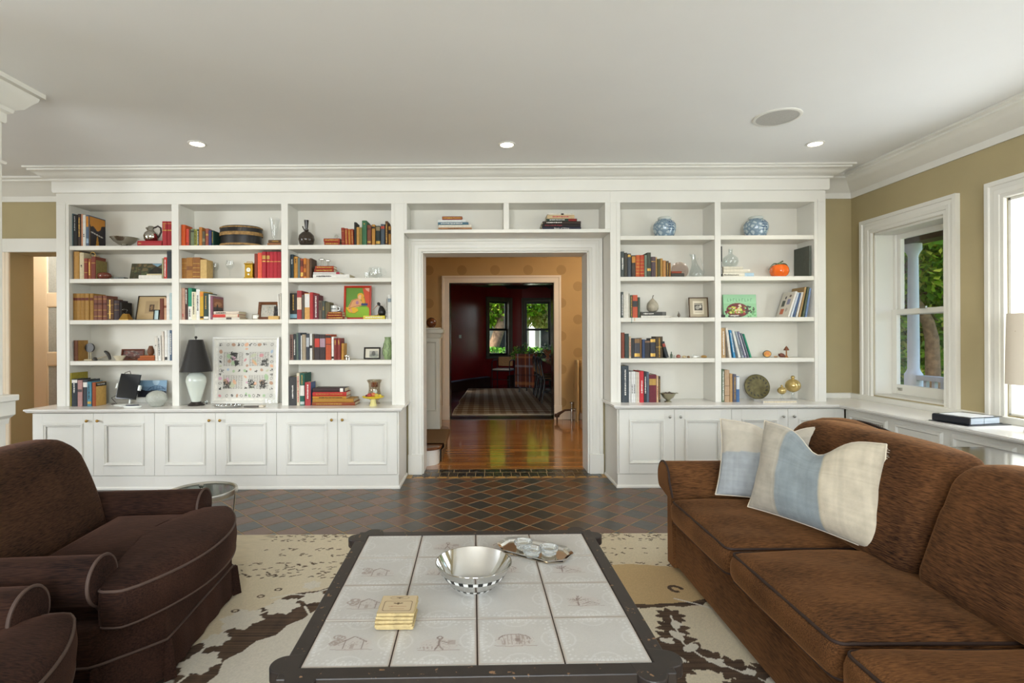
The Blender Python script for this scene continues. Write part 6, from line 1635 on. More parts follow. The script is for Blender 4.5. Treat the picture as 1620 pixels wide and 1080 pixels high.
bk = BOOKS[('flat cookbook pile', 8)]; xm = max(v.co.x for v in bk.data.vertices)
c.mesh('cover_print', lambda a, q: (xm+.0005, .02+a*.17, .02+q*.17), print_mat(.4), bk)
t = thing('travel_clock', 'tiny square metal clock in front of the wood picture frame', 'clock', on(404.5, zz, 4.74)); b = MB(); b.rbox(-.028, .028, -.012, .012, 0, .046, .005, 3); b.obj('case', SILV, t, smooth=50); b = MB(); b.box(-.018, .018, -.0135, -.012, .008, .038); b.obj('dial', WHCER, t)
c = Canvas(1, 1, 40, 40, '#b9b6ac'); R = np.random.RandomState(4)
for k in range(40): x, y = R.uniform(.1, .9), R.uniform(.1, .8); c.line([(x, y), (x+R.uniform(-.1, .1), y+R.uniform(.05, .2))], .02, ['#8a8a7c', '#7c8a94', '#a8987a'][k % 3])
pic('wood_picture_frame', 'dark wood frame around a pale pencil drawing', (on(424, zz, 4.84)[0], 4.84, zz), .185, .165, 12, WOODM, .026, c)
t = thing('cream_card_box', 'small cream box under the dark card beside the wood frame', 'box', on(434.5, zz, 4.745)); b = MB(); b.box(-.045, .045, -.03, .03, 0, .03); b.obj('body', cm('#d2ab68'), t, bevel=.002)
pic('dark_card', 'dark printed card leaning above the small cream box', (on(438, zz, 4.76)[0], 4.76, zz+.031), .055, .088, 8, None, 0, noise_canvas(1, 1, 16, 24, ['#1c1a1a', '#2c2628', '#5a5450', '#15131a'], 8), cat='card')
# lamp
zz = LC
lp = on(310, zz, 4.73)
t = thing('table_lamp', 'table lamp with tapered black shade and white ceramic vase base', 'lamp', lp)
b = MB(); b.lathe([(0, 0), (.068, 0), (.07, .006), (.06, .016), (.045, .026), (.04, .034), (0, .034)], 28, sy=.9); b.obj('foot', mat('dark_lamp_foot', '#2a2320', .3), t, smooth=40)
b = MB(); b.lathe([(0, .034), (.036, .034), (.04, .05), (.058, .11), (.076, .18), (.083, .215), (.078, .25), (.058, .28), (.035, .295), (.018, .30), (0, .30)], 32); b.obj('body', mat('celadon_ceramic', '#d3dad0', .18, coat=.5), t, smooth=60)
b = MB(); b.lathe([(.131, .298), (.0565, .578), (.0545, .578), (.129, .298)], 40); b.obj('shade', mat('black_silk_shade', '#1d1a18', .55, sheen=.3), t, smooth=60)
b = MB(); b.tube([(0, 0, .30), (0, 0, .60)], .004, 8); b.tube([(-.056, 0, .575), (.056, 0, .575)], .002, 5); b.lathe([(0, .586)]+[(.012*math.sin(a), .598-.012*math.cos(a)) for a in [PI*k/8 for k in range(1, 9)]], 12); b.obj('finial', DKHORN, t, smooth=60)
# art print in white frame
c = Canvas(1, 1, 170, 170, '#cfccc4'); R = np.random.RandomState(21); pas = ['#dfa67e', '#d08088', '#9cbc8c', '#9cb4cc', '#cf9cb4', '#b08262', '#bcc09e']
GLY = '#2b2926'
def glyph(x, y, s_, n_):
    for k in range(n_):
        u, v = x+R.uniform(-s_, s_), y+R.uniform(-s_, s_); l = R.uniform(.5, 1.2)*s_; c.line([(u-l/2, v), (u+l/2, v)] if k % 2 else [(u, v-l/2), (u, v+l/2)], .009, GLY)
for cx_, cy_ in ((.28, .70), (.74, .70), (.28, .29), (.74, .29)):        # four panels of small grey marks
    c.rect(cx_-.19, cx_+.17, cy_-.13, cy_+.13, '#bdb9b0', .55)
    for k in range(8):
        x = cx_-.18+k*.045
        for q in range(13): c.line([(x, cy_-.12+q*.019), (x+R.uniform(.01, .03), cy_-.12+q*.019+R.uniform(-.006, .006))], .006, '#6f6b64')
    for k in range(4): c.ell(cx_+R.uniform(-.15, .15), cy_+R.uniform(-.1, .1), R.uniform(.025, .045), R.uniform(.03, .07), pas[R.randint(7)], rot=R.uniform(0, 2), a=.75)
for x, y, w_, h_ in ((.28, .75, .055, .06), (.33, .63, .03, .04), (.83, .63, .055, .06), (.17, .24, .06, .06), (.60, .25, .05, .075), (.81, .25, .05, .075)):   # dark blots
    for k in range(34):
        u, v = x+R.uniform(-w_, w_), y+R.uniform(-h_, h_); l = R.uniform(.02, .05); c.line([(u-l/2, v), (u+l/2, v)] if k % 2 else [(u, v-l/2), (u, v+l/2)], .012, '#3a3936')
for k in range(40):
    a = k/40*2*PI; m_ = max(abs(math.cos(a)), abs(math.sin(a))); x, y = .5+.455*math.cos(a)/m_, .5+.455*math.sin(a)/m_
    if k % 3 == 0: glyph(x, y, .022, 7)
    elif k % 3 == 1: c.ell(x, y, R.uniform(.022, .04), R.uniform(.018, .034), pas[R.randint(7)], rot=R.uniform(0, 3), a=.85)
    else: c.ell(x, y, .024, .018, '#77736c', ring=.2, rot=R.uniform(0, 3))
for k in range(9):
    for x, y in ((.5+R.uniform(-.02, .02), .08+.1*k), (.08+.1*k, .5+R.uniform(-.02, .02))):
        if (k+int(x*10)) % 3 == 0: glyph(x, y, .02, 7)
        else: c.ell(x, y, R.uniform(.018, .034), R.uniform(.016, .03), pas[R.randint(7)], rot=R.uniform(0, 3), a=.8)
pic('art_print', 'large white-framed print of black marks and pastel blots beside the lamp', (on(387.5, zz, 4.865)[0], 4.865, zz), .602, .600, 4, mat('white_lacquer_frame', '#e9e7e0', .2, coat=.3), .022, c, th=.03, matc=cm('#e2dfd6'), mw=.024)
t = thing('silver_oval_tray', 'oval mirrored silver tray lying in front of the art print', 'tray', on(361, zz, 4.625)); b = MB(); b.lathe([(0, .002), (.10, .002), (.118, .008), (.135, .016), (.137, .013), (.12, .004), (.10, 0), (0, 0)], 36, sy=.52); b.obj('dish', CHROME, t, smooth=50); b = MB(); [b.lathe([(0, 0), (.008, 0), (.006, .012), (0, .014)], 8, (.10*math.cos(a), .05*math.sin(a), .008)) for a in [2*PI*k/16 for k in range(16)]]; stuff(b.obj('crystal_drops', CGLASS, t))
t = thing('crystal_star', 'spiky crystal star on the counter by the lamp foot', 'ornament', on(326.5, zz+.016, 4.66)); b = MB(); R = np.random.RandomState(2)
for k in range(14): d_ = R.randn(3); d_ /= np.linalg.norm(d_); d_[2] = abs(d_[2]) if k > 2 else d_[2]*.3; b.tube([(0, 0, .008), tuple(d_*.03+np.array([0, 0, .008]))], [.006, .0005], 5)
b.obj('spikes', CGLASS, t)
t = thing('flat_metal_case', 'slim grey metal case lying on the counter before the print', 'case', on(400, zz, 4.60)); b = MB(); b.rbox(-.07, .055, -.03, .03, 0, .014, .004, 2); b.obj('body', mat('gunmetal', '#6a6560', .35, .6), t); b = MB(); b.rbox(.058, .10, -.028, .028, 0, .018, .004, 2); b.obj('cap', mat('cream_cap', '#d0c6b4', .5), t)
lathed('glass_cloche', 'clear glass dome jar standing before the art print corner', 'jar', on(428, zz, 4.66), [(0, 0), (.075, 0), (.075, .006), (.062, .010), (.062, .075), (.05, .10), (.02, .112), (.008, .118), (.012, .13), (0, .135)], TGLASS, 24)

# ---- bay beside the opening
zz = LSH[0]
t = thing('smoked_decanter', 'round smoked glass decanter with dark funnel neck', 'decanter', on(485.5, zz, 4.78)); b = MB(); b.lathe([(0, 0), (.04, 0), (.06, .02), (.07, .06), (.064, .095), (.04, .122), (.016, .132), (.014, .14), (0, .14)], 30); b.obj('body', SMOKE, t, smooth=60); b = MB(); b.lathe([(.016, .136), (.019, .14), (.019, .15), (.012, .155), (.014, .17), (.021, .232), (.019, .232), (0, .2)], 20); b.obj('neck', mat('dark_glass_neck', '#2c2622', .1), t, smooth=50); b = MB(); b.tube([(-.014, 0, .14), (-.03, 0, .165), (-.034, 0, .178)], [.006, .005, .006], 8); b.obj('spout', SMOKE, t, smooth=60)
t = thing('glass_clock', 'small square glass clock standing on two red books', 'clock', on(533.5, z3, 4.80)); b = MB(); b.box(-.027, .027, -.01, .01, 0, .054); b.obj('block', TGLASS, t, bevel=.003); b = MB(); b.lathe([(.013, 0), (.017, 0), (.017, .003), (.013, .003)], 18, mapf=lambda x, y, z: (x, -.0105-z, y+.027)); b.lathe([(0, 0), (.013, 0), (.013, .002), (0, .002)], 18, mapf=lambda x, y, z: (x, -.0105-z, y+.027)); b.obj('dial', SILV, t)
for k, (px, s_) in enumerate(((509.7, 1.), (519.5, .82))):
    t = thing('metal_stand', ['larger silver button-topped stand on the red books', 'smaller silver button-topped stand on the red books'][k], 'stand', on(px, z3b, 4.79)); b = MB(); b.tube([(-.008*s_, 0, 0), (-.008*s_, 0, .055*s_)], .003, 6); b.tube([(.008*s_, 0, 0), (.008*s_, 0, .055*s_)], .003, 6); b.obj('legs', SILV, t); b = MB(); b.lathe([(0, .055*s_), (.026*s_, .058*s_), (.027*s_, .066*s_), (.018*s_, .074*s_), (0, .076*s_)], 18); b.obj('button', SILV, t, smooth=50)
zz = LSH[1]
t = thing('glass_mug', 'round clear glass mug with a handle on the second shelf', 'mug', on(594, zz, 4.78)); b = MB(); b.lathe([(0, 0), (.05, 0), (.062, .03), (.062, .06), (.055, .10), (.052, .10), (.058, .06), (.057, .03), (0, .006)], 24); b.obj('body', TGLASS, t, smooth=50); b = MB(); b.tube([(.056, 0, .085), (.085, 0, .085), (.098, 0, .06), (.088, 0, .032), (.06, 0, .028)], .006, 8); b.obj('handle', TGLASS, t, smooth=50)
lathed('glass_tumbler', 'tiny clear glass beside the round glass mug', 'glass', on(581, zz, 4.735), [(0, 0), (.022, 0), (.026, .05), (.024, .05), (.02, .006), (0, .005)], TGLASS, 16)
zz = LSH[2]
t = thing('white_mug', 'white printed mug standing on the flat red books', 'mug', on(528.7, zm, 4.785)); b = MB(); b.lathe([(0, 0), (.028, 0), (.030, .004), (.030, .057), (.0275, .057), (.0275, .006), (0, .005)], 24); b.obj('body', WHCER, t, smooth=50); b = MB(); b.tube([(.029, .008, .045), (.046, .012, .042), (.046, .012, .018), (.029, .008, .014)], .004, 6); b.obj('handle', WHCER, t, smooth=50)
b = MB(); [b.box(-.018+.007*k, -.014+.007*k, -.0312, -.029, .024, .024+random.uniform(.006, .012)) for k in range(6)]; b.obj('print', cm('#4a5058'), t)
c = Canvas(.79, 1, 66, 84, '#5f8a2c'); c.rect(0, .79, 0, .36, '#86b022'); c.poly([(.55, 1), (.79, 1), (.79, .3), (.68, .4)], '#c84a28'); c.poly([(.62, 1), (.79, 1), (.79, .86), (.70, .9)], '#dba08a'); c.poly([(0, .34), (.2, .36), (.4, .30), (.42, .22), (.3, .14), (.12, .16), (.04, .26)], '#d9a81c'); c.line([(.12, .36), (.22, .56), (.40, .62), (.52, .50), (.50, .42), (.30, .36)], .07, '#d3945c'); c.poly([(.14, .34), (.26, .6), (.48, .62), (.56, .42), (.34, .36)], '#d59a66'); c.line([(.12, .30), (.2, .20), (.14, .36)], .05, '#d3945c'); c.ell(.49, .72, .11, .11, '#dca22a'); c.ell(.47, .69, .06, .075, '#e0b088'); c.ell(.57, .6, .05, .14, '#d9982a', rot=.3); c.rect(.52, .74, .40, .47, '#2a3468'); c.ell(.38, .50, .05, .06, '#a8748a'); c.line([(.12, .36), (.22, .58), (.40, .64)], .012, '#7a4420'); c.line([(.1, .3), (.3, .37), (.56, .42)], .012, '#7a4420'); c.line([(.04, .26), (.12, .16), (.3, .14), (.42, .22)], .014, '#8a6a14')
pic('red_framed_painting', 'bright painting of a yellow-haired figure on green in a red frame', (on(565.5, zz, 4.83)[0], 4.83, zz), .247, .305, 6, mat('red_lacquer_frame', '#b8341f', .35), .018, c)
t = thing('kiwi_figurine', 'black kiwi bird figurine with a long thin beak on a yellow book', 'figurine', on(602.5, zk, 4.79)); KB = mat('black_carved_wood', '#1b1918', .35)
b = MB(); b.lathe([(0, 0), (.024, .002), (.036, .02), (.036, .04), (.026, .065), (.015, .085), (.012, .094), (.016, .104), (.014, .116), (0, .123)], 20, mapf=lambda x, y, z: (x*.95+.010-.14*max(0, z-.05)-.02*(z > .09), y*.8, z)); b.obj('body', KB, t, smooth=60)
b = MB(); b.tube([(-.014, 0, .108), (-.045, 0, .08), (-.072, 0, .05)], [.005, .003, .0015], 6); b.obj('beak', cm('#b88a6a'), t, smooth=60)
b = MB(); b.tube([(-.012, -.012, .02), (-.03, -.02, .003), (-.052, -.022, .003)], .004, 6); b.tube([(-.012, .012, .02), (-.03, .018, .003), (-.05, .02, .003)], .004, 6); b.obj('feet', cm('#9a7a48'), t, smooth=60)
zz = LSH[3]
t = thing('brass_elephant', 'tiny brass elephant next to the golden book', 'figurine', on(550.5, zz, 4.76)); b = MB(); b.rbox(-.018, .016, -.010, .010, .016, .042, .009, 4); b.rbox(-.030, -.012, -.008, .008, .022, .044, .007, 3); b.tube([(-.028, 0, .032), (-.034, 0, .018), (-.032, 0, .006)], [.005, .004, .003], 6)
for x in (-.013, .011):
    for y in (-.006, .006): b.tube([(x, y, .02), (x, y, 0)], .0045, 7)
b.obj('body', SILV, t, smooth=50)
c = Canvas(1, .75, 30, 22, '#d9d2c0'); c.rect(.3, .9, .1, .6, '#a8a49a'); c.ell(.6, .35, .15, .2, '#6a6660')
pic('small_black_frame', 'small black picture frame behind the cut glass dish', (on(588.5, zz, 4.84)[0], 4.84, zz), .148, .108, 10, cm('#231d1a'), .013, c)
lathed('cut_glass_dish', 'small cut glass dish in front of the small black frame', 'dish', on(591.5, zz, 4.77), [(0, 0), (.022, 0), (.042, .02), (.046, .035), (.038, .052), (.034, .052), (.038, .03), (0, .008)], CGLASS, 14, smooth=20)
o = lathed('green_vase', 'green vase with dark leaf relief at the shelf end', 'vase', on(613.5, zz, 4.80), [(0, 0), (.03, 0), (.036, .02), (.046, .06), (.046, .10), (.034, .15), (.026, .18), (.03, .20), (.026, .20), (.02, .18), (0, .16)], mat('celadon_green', '#93a878', .35, var=.3, vscale=18), 22)
b = MB(); R = np.random.RandomState(6)
for k in range(16):
    a = 2*PI*k/8+.2*(k // 8); z0 = .03+.06*(k // 8); pts = []
    for q in range(6): zq = z0+.055*q/5; rq = np.interp(zq, [0, .02, .06, .10, .15, .18, .2], [.03, .036, .046, .046, .034, .026, .03])+.0008; pts.append((rq*math.cos(a+.35*math.sin(q/5*PI)), rq*math.sin(a+.35*math.sin(q/5*PI)), zq))
    b.tube(pts, .0014, 4)
b.obj('leaf_relief', cm('#33402c'), o)
zz = LC
t = thing('hurricane_lantern', 'clear hurricane glass holder with a brown candle', 'lantern', on(592, zz, 4.80)); b = MB(); b.lathe([(0, 0), (.05, 0), (.045, .01), (.03, .02), (.055, .05), (.06, .08), (.05, .13), (.052, .18), (.068, .21), (.064, .21), (.047, .175), (.045, .13), (.055, .08), (.05, .05), (0, .026)], 28); b.obj('glass', glass_mat('lantern_glass', '#efeae2', .1), t, smooth=50); b = MB(); b.lathe([(0, .15), (.03, .15), (.03, .19), (0, .19)], 18); b.obj('candle', cm('#8a4a2c'), t, smooth=40); b = MB(); b.tube([(.06*math.cos(a), .06*math.sin(a), .21) for a in [2*PI*k/24 for k in range(24)]], .003, 6, closed=True); b.obj('rim', PEWTER, t)
t = thing('yellow_compote', 'yellow glazed compote dish holding painted fruit', 'dish', on(590, zz, 4.645)); YC = mat('yellow_glaze', '#dcc02c', .2, coat=.4)
b = MB(); b.lathe([(0, 0), (.033, 0), (.033, .005), (.026, .02), (.022, .055), (.02, .06), (0, .06)], 20); b.obj('foot', mat('pale_yellow_glaze', '#ddd38c', .25, coat=.3), t, smooth=50); b = MB(); b.lathe([(0, .058), (.04, .06), (.085, .07), (.098, .082), (.094, .085), (.07, .072), (0, .066)], 30, sy=.7); b.obj('plate', YC, t, smooth=50)
for k, (x, y, z, r, col) in enumerate(((-.03, -.01, .092, .022, '#a8403a'), (.0, .005, .095, .024, '#c8744a'), (.03, -.005, .09, .02, '#c9b04a'), (-.055, .0, .086, .014, '#6a2c3a'), (.055, .008, .086, .016, '#d8c23c'), (.012, .02, .118, .02, '#b9c0b0'))):
    b = MB(); b.lathe([(r*math.sin(a), z-r*math.cos(a)*.9) for a in [PI*q/8 for q in range(9)]], 12, (x, y, 0)); b.obj('ceramic_fruit', cm(col, .25), t, smooth=60)

# ---- bay above the pewter bowl
def ginger_jar(lab, px, z, k=1.):
    m = mat('blue_white_porcelain', '#aebdc8', .15, coat=.5)
    if 'bw' not in _M:
        _M['bw'] = 1; nt = m.node_tree; n = nt.nodes; L = nt.links.new; bs = n['Principled BSDF']; tc = n.new('ShaderNodeTexCoord')
        v = n.new('ShaderNodeTexVoronoi'); v.feature = 'DISTANCE_TO_EDGE'; v.inputs['Scale'].default_value = 26; L(tc.outputs['Object'], v.inputs['Vector'])
        nz = n.new('ShaderNodeTexNoise'); nz.inputs['Scale'].default_value = 60; L(tc.outputs['Object'], nz.inputs['Vector'])
        ad = n.new('ShaderNodeMath'); ad.operation = 'MULTIPLY'; L(v.outputs['Distance'], ad.inputs[0]); L(nz.outputs['Fac'], ad.inputs[1])
        mr = n.new('ShaderNodeMapRange'); mr.inputs['From Min'].default_value = .05; mr.inputs['From Max'].default_value = .12; L(ad.outputs[0], mr.inputs['Value'])
        mx = n.new('ShaderNodeMix'); mx.data_type = 'RGBA'; mx.inputs[6].default_value = (*lin('#7d94a6'), 1); mx.inputs[7].default_value = (*lin('#bccad0'), 1); L(mr.outputs[0], mx.inputs['Factor']); L(mx.outputs[2], bs.inputs['Base Color'])
    t = thing('ginger_jar', lab, 'jar', on(px, z, 4.80), group='blue and white ginger jars')
    pr = [(0, 0), (.072*k, 0), (.08*k, .01), (.094*k, .05), (.10*k, .085), (.096*k, .115), (.078*k, .142), (.056*k, .152), (.054*k, .158)]
    b = MB(); b.lathe(pr+[(.05*k, .158), (0, .158)], 36); b.obj('body', m, t, smooth=60)
    b = MB(); b.lathe([(.055*k, .158), (.058*k, .16), (.058*k, .176), (.052*k, .180), (0, .180), (0, .158)], 30); b.obj('lid', mat('jar_rim_porcelain', '#c9cec8', .25), t, smooth=40)
    BL = cm('#24406c', .2); b = MB(); rr = lambda zz_: np.interp(zz_, [p[1] for p in pr[1:]], [p[0] for p in pr[1:]])+.0012
    def patch(a0, a1, z0, z1):
        vs = [(rr(zq)*math.cos(a), rr(zq)*math.sin(a), zq) for zq in (z0, z1) for a in (a0, a1)]; b.add(vs, [(0, 1, 3, 2)])
    ac = -PI/2+.32
    for cxk in (-.17, .17):                               # double-happiness style lattice strokes
        for q in range(4): patch(ac+cxk-.13, ac+cxk+.13, .05+q*.022, .056+q*.022)
        for d_ in (-.13, .09): patch(ac+cxk+d_, ac+cxk+d_+.04, .05, .122)
    patch(ac-.34, ac+.34, .086, .094); patch(ac-.2, ac+.2, .126, .133)
    b.obj('painted_emblem', BL, t)
ginger_jar('blue and white ginger jar in the bay next to the opening', 1052, RSH[0]); ginger_jar('blue and white ginger jar in the bay next to the window', 1196.5, RSH[0], 1.04)
zz = RSH[1]
t = thing('etched_glass_plate', 'round etched glass plate propped against the shelf back', 'plate', on(1077, zz+.002, 4.87), (math.radians(-12), 0, 0)); b = MB(); b.lathe([(0, 0), (.055, .001), (.075, .008), (.077, .006), (.056, -.003), (0, -.003)], 30, mapf=lambda x, y, z: (x, -z, y+.077)); b.obj('plate', glass_mat('pinkish_glass', '#f2e9e4', .1), t, smooth=50); b = MB(); [b.tube([(r*math.cos(a+q*.1), -.004, .077+r*math.sin(a+q*.1)) for q in range(5)], .0012, 4) for a in [2*PI*k/11 for k in range(11)] for r in (.034, .062)]; b.obj('etching', mat('frosted_etch', '#c4bdb4', .5), t)
t = thing('glass_pitcher', 'clear glass pitcher with slanted spout and loop handle', 'pitcher', on(1102, zz, 4.80)); sl = lambda x, y, z: (x-.20*max(0, z-.05), y, z)
b = MB(); b.lathe([(0, 0), (.055, 0), (.063, .02), (.06, .05), (.042, .085), (.026, .12), (.02, .16), (.022, .205), (.019, .205), (.017, .16), (.022, .12), (.038, .085), (.055, .05), (.058, .02), (0, .006)], 24, mapf=sl); b.obj('body', CGLASS, t, smooth=60); b = MB(); b.tube([(.006, 0, .165), (.03, 0, .175), (.048, 0, .14), (.066, 0, .08), (.072, 0, .045), (.058, 0, .03)], .005, 8); b.obj('handle', CGLASS, t, smooth=60); b = MB(); b.tube([(-.048, 0, .195), (-.062, 0, .214)], [.008, .005], 8); b.obj('spout', CGLASS, t, smooth=60)
zz = RSH[2]
t = thing('dried_gourd', 'pale pear-shaped gourd on two flat books', 'gourd', on(1032.5, zg, 4.80)); b = MB(); b.lathe([(0, 0), (.03, .002), (.048, .022), (.052, .048), (.046, .075), (.030, .098), (.014, .112), (.006, .122), (0, .124)], 26); b.obj('body', mat('gourd_skin', '#b9b09c', .45, var=.2, vscale=25), t, smooth=60); b = MB(); b.tube([(0, 0, .12), (.003, 0, .138), (.008, 0, .15)], [.004, .003, .005], 6); b.obj('stem', cm('#5c5546'), t)
t = thing('lead_bird', 'tiny grey bird ornament between the gourd and the picture', 'figurine', on(1074, zz, 4.74)); b = MB(); b.lathe([(0, .004), (.010, .010), (.013, .022), (.008, .036), (.004, .042), (0, .044)], 12); b.tube([(0, 0, .042), (-.005, 0, .056)], [.004, .001], 5); b.tube([(0, 0, .006), (0, 0, 0)], .003, 5); b.obj('body', cm('#6a6258', .4), t, smooth=60)
lathed('white_pebble', 'small white pebble beside the tiny grey bird', 'pebble', on(1060.5, zz, 4.74), [(0, 0), (.008, .001), (.012, .006), (.008, .011), (0, .012)], cm('#d9d2c2', .5), 12)
c = Canvas(1, 1, 40, 40, '#b0a48c'); c.rect(.18, .82, .14, .86, '#d6cdb8'); c.rect(.26, .74, .34, .66, '#4a463f'); c.ell(.45, .5, .12, .1, '#9a968c'); c.ell(.62, .55, .06, .08, '#c9c4b8'); c.rect(.28, .72, .69, .74, '#6a6458'); c.rect(.3, .7, .25, .28, '#8a8272')
pic('brown_framed_etching', 'square brown frame with a black and white etching', (on(1105.5, zz, 4.79)[0], 4.79, zz), .172, .182, 6, cm('#5a4634'), .008, c)
for k, (px, col, w_) in enumerate(((998.9, '#3f7a74', .004), (1003.6, '#cf9a5c', .005))):
    t = thing('bookmark_ribbon', ['teal ribbon bookmark hanging over the shelf edge', 'orange ribbon bookmark hanging over the shelf edge'][k], 'ribbon', on(px, zz, 4.712)); b = MB(); ln = .048 if k == 0 else .028; b.box(-w_/2, w_/2, -.009, .02, .0, .0008); b.box(-w_/2, w_/2, -.0098, -.009, -ln, .0008); b.obj('strip', cm(col), t)
zz = RSH[3]
for k, (px, lab, prof, col) in enumerate((
    (1062, 'tiny green bottle at the end of the small ornaments by the slanting book', [(0, 0), (.009, 0), (.01, .03), (.004, .04), (.004, .055), (0, .056)], '#4a5a48'),
    (1066.4, 'thimble-sized grey figure beside the tiny green bottle', [(0, 0), (.006, 0), (.004, .014), (.005, .022), (0, .026)], '#9aa09a'),
    (1073, 'red and white pebble among the small ornaments', [(0, 0), (.016, .003), (.02, .014), (.014, .027), (0, .032)], '#9a5a4c'),
    (1082.3, 'flat cream and brown shell among the small ornaments', [(0, 0), (.016, .002), (.02, .01), (.014, .019), (0, .022)], '#c9b48c'),
    (1089, 'small dark brown shell among the small ornaments', [(0, 0), (.010, .002), (.013, .009), (.008, .017), (0, .019)], '#7a5c40'),
    (1113.5, 'amber oval stone at the end of the small ornaments', [(0, 0), (.022, .003), (.026, .012), (.018, .021), (0, .024)], '#a8844c'))):
    lathed('small_ornament', lab, 'ornament', on(px, zz, 4.75), prof, cm(col, .3), 14, 'row of small ornaments')
t = thing('white_bird', 'small white porcelain bird among the small ornaments', 'figurine', on(1099, zz, 4.75)); b = MB(); b.lathe([(0, 0), (.018, .002), (.024, .010), (.016, .02), (0, .023)], 14, sy=.6); b.lathe([(0, .02), (.007, .024), (.007, .032), (0, .036)], 10, (-.014, 0, 0)); b.tube([(.018, 0, .014), (.04, 0, .012)], [.008, .003], 6); b.obj('body', WHCER, t, smooth=60)
zz = RC
t = thing('pewter_bowl', 'pewter footed bowl with trinkets beside the books on the counter', 'bowl', on(1056.5, zz, 4.72)); b = MB(); b.lathe([(0, 0), (.032, 0), (.030, .006), (.014, .014), (.02, .020), (.045, .04), (.062, .07), (.066, .078), (.063, .078), (.042, .044), (0, .026)], 28); b.obj('body', PEWTER, t, smooth=50); b = MB(); b.tube([(.055, 0, .07), (.075, 0, .078), (.09, 0, .075)], [.007, .005, .003], 6); b.obj('lip', PEWTER, t, smooth=50)
b = MB(); [b.lathe([(0, z), (r, z+r*.6), (r, z+r*1.2), (0, z+r*1.8)], 10, (x, 0, 0)) for x, z, r in ((-.02, .062, .015), (.012, .062, .017), (.03, .06, .012))]; b.obj('trinkets', cm('#5a4a40', .35), t, smooth=50)

# ---- bay beside the window
zz = za
t = thing('round_decanter', 'round clear glass decanter standing on the cream architecture books', 'decanter', on(1156, zz, 4.80)); b = MB(); b.lathe([(0, 0), (.035, 0), (.058, .02), (.069, .052), (.062, .084), (.036, .108), (.018, .115), (.016, .125), (.018, .158), (.022, .164), (.018, .164), (.014, .125), (.032, .105), (.058, .082), (.064, .052), (.054, .022), (0, .006)], 30); b.obj('body', CGLASS, t, smooth=60)
zz = RSH[1]
t = thing('tomato_jar', 'glossy orange tomato-shaped jar with green leaves', 'jar', on(1233.5, zz, 4.79)); pr = [(0, 0), (.045, 0), (.068, .018), (.079, .05), (.074, .08), (.056, .104), (.03, .114), (0, .116)]
def lobes(x, y, z): a = math.atan2(y, x); k = 1+.03*math.cos(7*a); return (x*k, y*k, z)
b = MB(); b.lathe(pr, 42, mapf=lobes); b.obj('body', mat('orange_glaze', '#ee6a14', .12, coat=.7), t, smooth=60)
b = MB(); b.tube([(0, 0, .114), (.006, 0, .13), (.028, -.01, .142)], [.007, .005, .006], 8); b.obj('stem', cm('#4a5a3a', .4), t, smooth=60)
for a, l in ((2.7, .08), (.15, .085), (1.4, .06), (4.3, .05)):
    b = MB(); ca, sa = math.cos(a), math.sin(a); pts = []
    vs = []; N = 7
    for q in range(N):
        f_ = q/(N-1); r = .008+l*f_; wv = .020*math.sin(f_*PI)**.8+.0008; zq = .118+.018*math.sin(f_*PI)-.045*f_**2
        for s_ in (-1, 0, 1): vs.append((r*ca-s_*wv*sa, r*sa+s_*wv*ca, zq-.006*abs(s_)))
    fs = [(q*3+s_, q*3+s_+1, q*3+s_+4, q*3+s_+3) for q in range(N-1) for s_ in (0, 1)]
    b.add(vs, fs); o = b.obj('leaf', cm('#6a7c58', .4), t, smooth=60); sm = o.modifiers.new('th', 'SOLIDIFY'); sm.thickness = .002
zz = RSH[2]
c = Canvas(1, .7, 80, 56, '#8fbf92'); c.put(c.Y > .42, '#9fcfa6', .7); R = np.random.RandomState(12)
c.ell(.42, .22, .34, .22, '#6a2c2c'); 
for k in range(90): a, r = R.uniform(0, PI), R.uniform(0, 1); c.ell(.42+.36*r*math.cos(a), .12+.28*r*math.sin(a), R.uniform(.02, .045), R.uniform(.02, .04), ['#8a2c2c', '#a83a34', '#b9c23c', '#6a8a2c', '#c8cc6a', '#5a2430', '#d8c0b0'][R.randint(7)])
for k in range(40): c.ell(R.uniform(.66, .98), R.uniform(0, .35), R.uniform(.015, .04), R.uniform(.02, .04), ['#3a4a34', '#6aa06a', '#2a2c28', '#8abf8a', '#4a342c'][R.randint(5)])
c.ell(.32, .03, .2, .05, '#3a3430'); c.ell(.32, .05, .14, .025, '#b9b4ac')
for k in range(9): x = .13+.088*k; c.line([(x, .50), (x, .57)], .014, '#5f8f6a'); c.line([(x, .50+.035*(k % 3)), (x+.035, .50+.035*(k % 3))], .012, '#5f8f6a')
t = thing('salad_cookbook', 'cookbook with a salad bowl photo on its green cover, standing face-out', 'book', on(1171.5, zz+.002, 4.79), (math.radians(-5), 0, 0)); b = MB(); b.box(-.147, .147, 0, .018, 0, .205); b.obj('block', cm('#7fae84'), t); c.mesh('cover_print', lambda a, q: (-.146+a*.292, -.0006, .001+q*.203/.7), print_mat(.35), t)
o = tag(MB().rbox(-.02, .02, -.015, .015, 0, .026, .008, 3).obj('dark_pebble', cm('#2f2a28', .4), loc=on(1143.5, zz, 4.745), smooth=50), 'dark pebble tucked against the face-out salad cookbook', 'pebble')
bk = BOOKS[('cookbook with salad cover', 0)]; c = Canvas(1, 1, 34, 40, '#dcd5c9'); c.rect(.15, .42, .42, .68, '#4a5048'); c.rect(.55, .82, .5, .74, '#8a88a8'); c.rect(.2, .5, .1, .32, '#c0623c'); c.ell(.35, .8, .07, .06, '#3a342c'); c.ell(.72, .86, .1, .05, '#5a4438'); c.ell(.7, .28, .1, .08, '#b8aca0'); xm = min(v.co.x for v in bk.data.vertices)
c.mesh('cover_print', lambda a, q: (xm-.0006, .19-a*.18, .006+q*.22), print_mat(.4), bk)
zz = RSH[3]
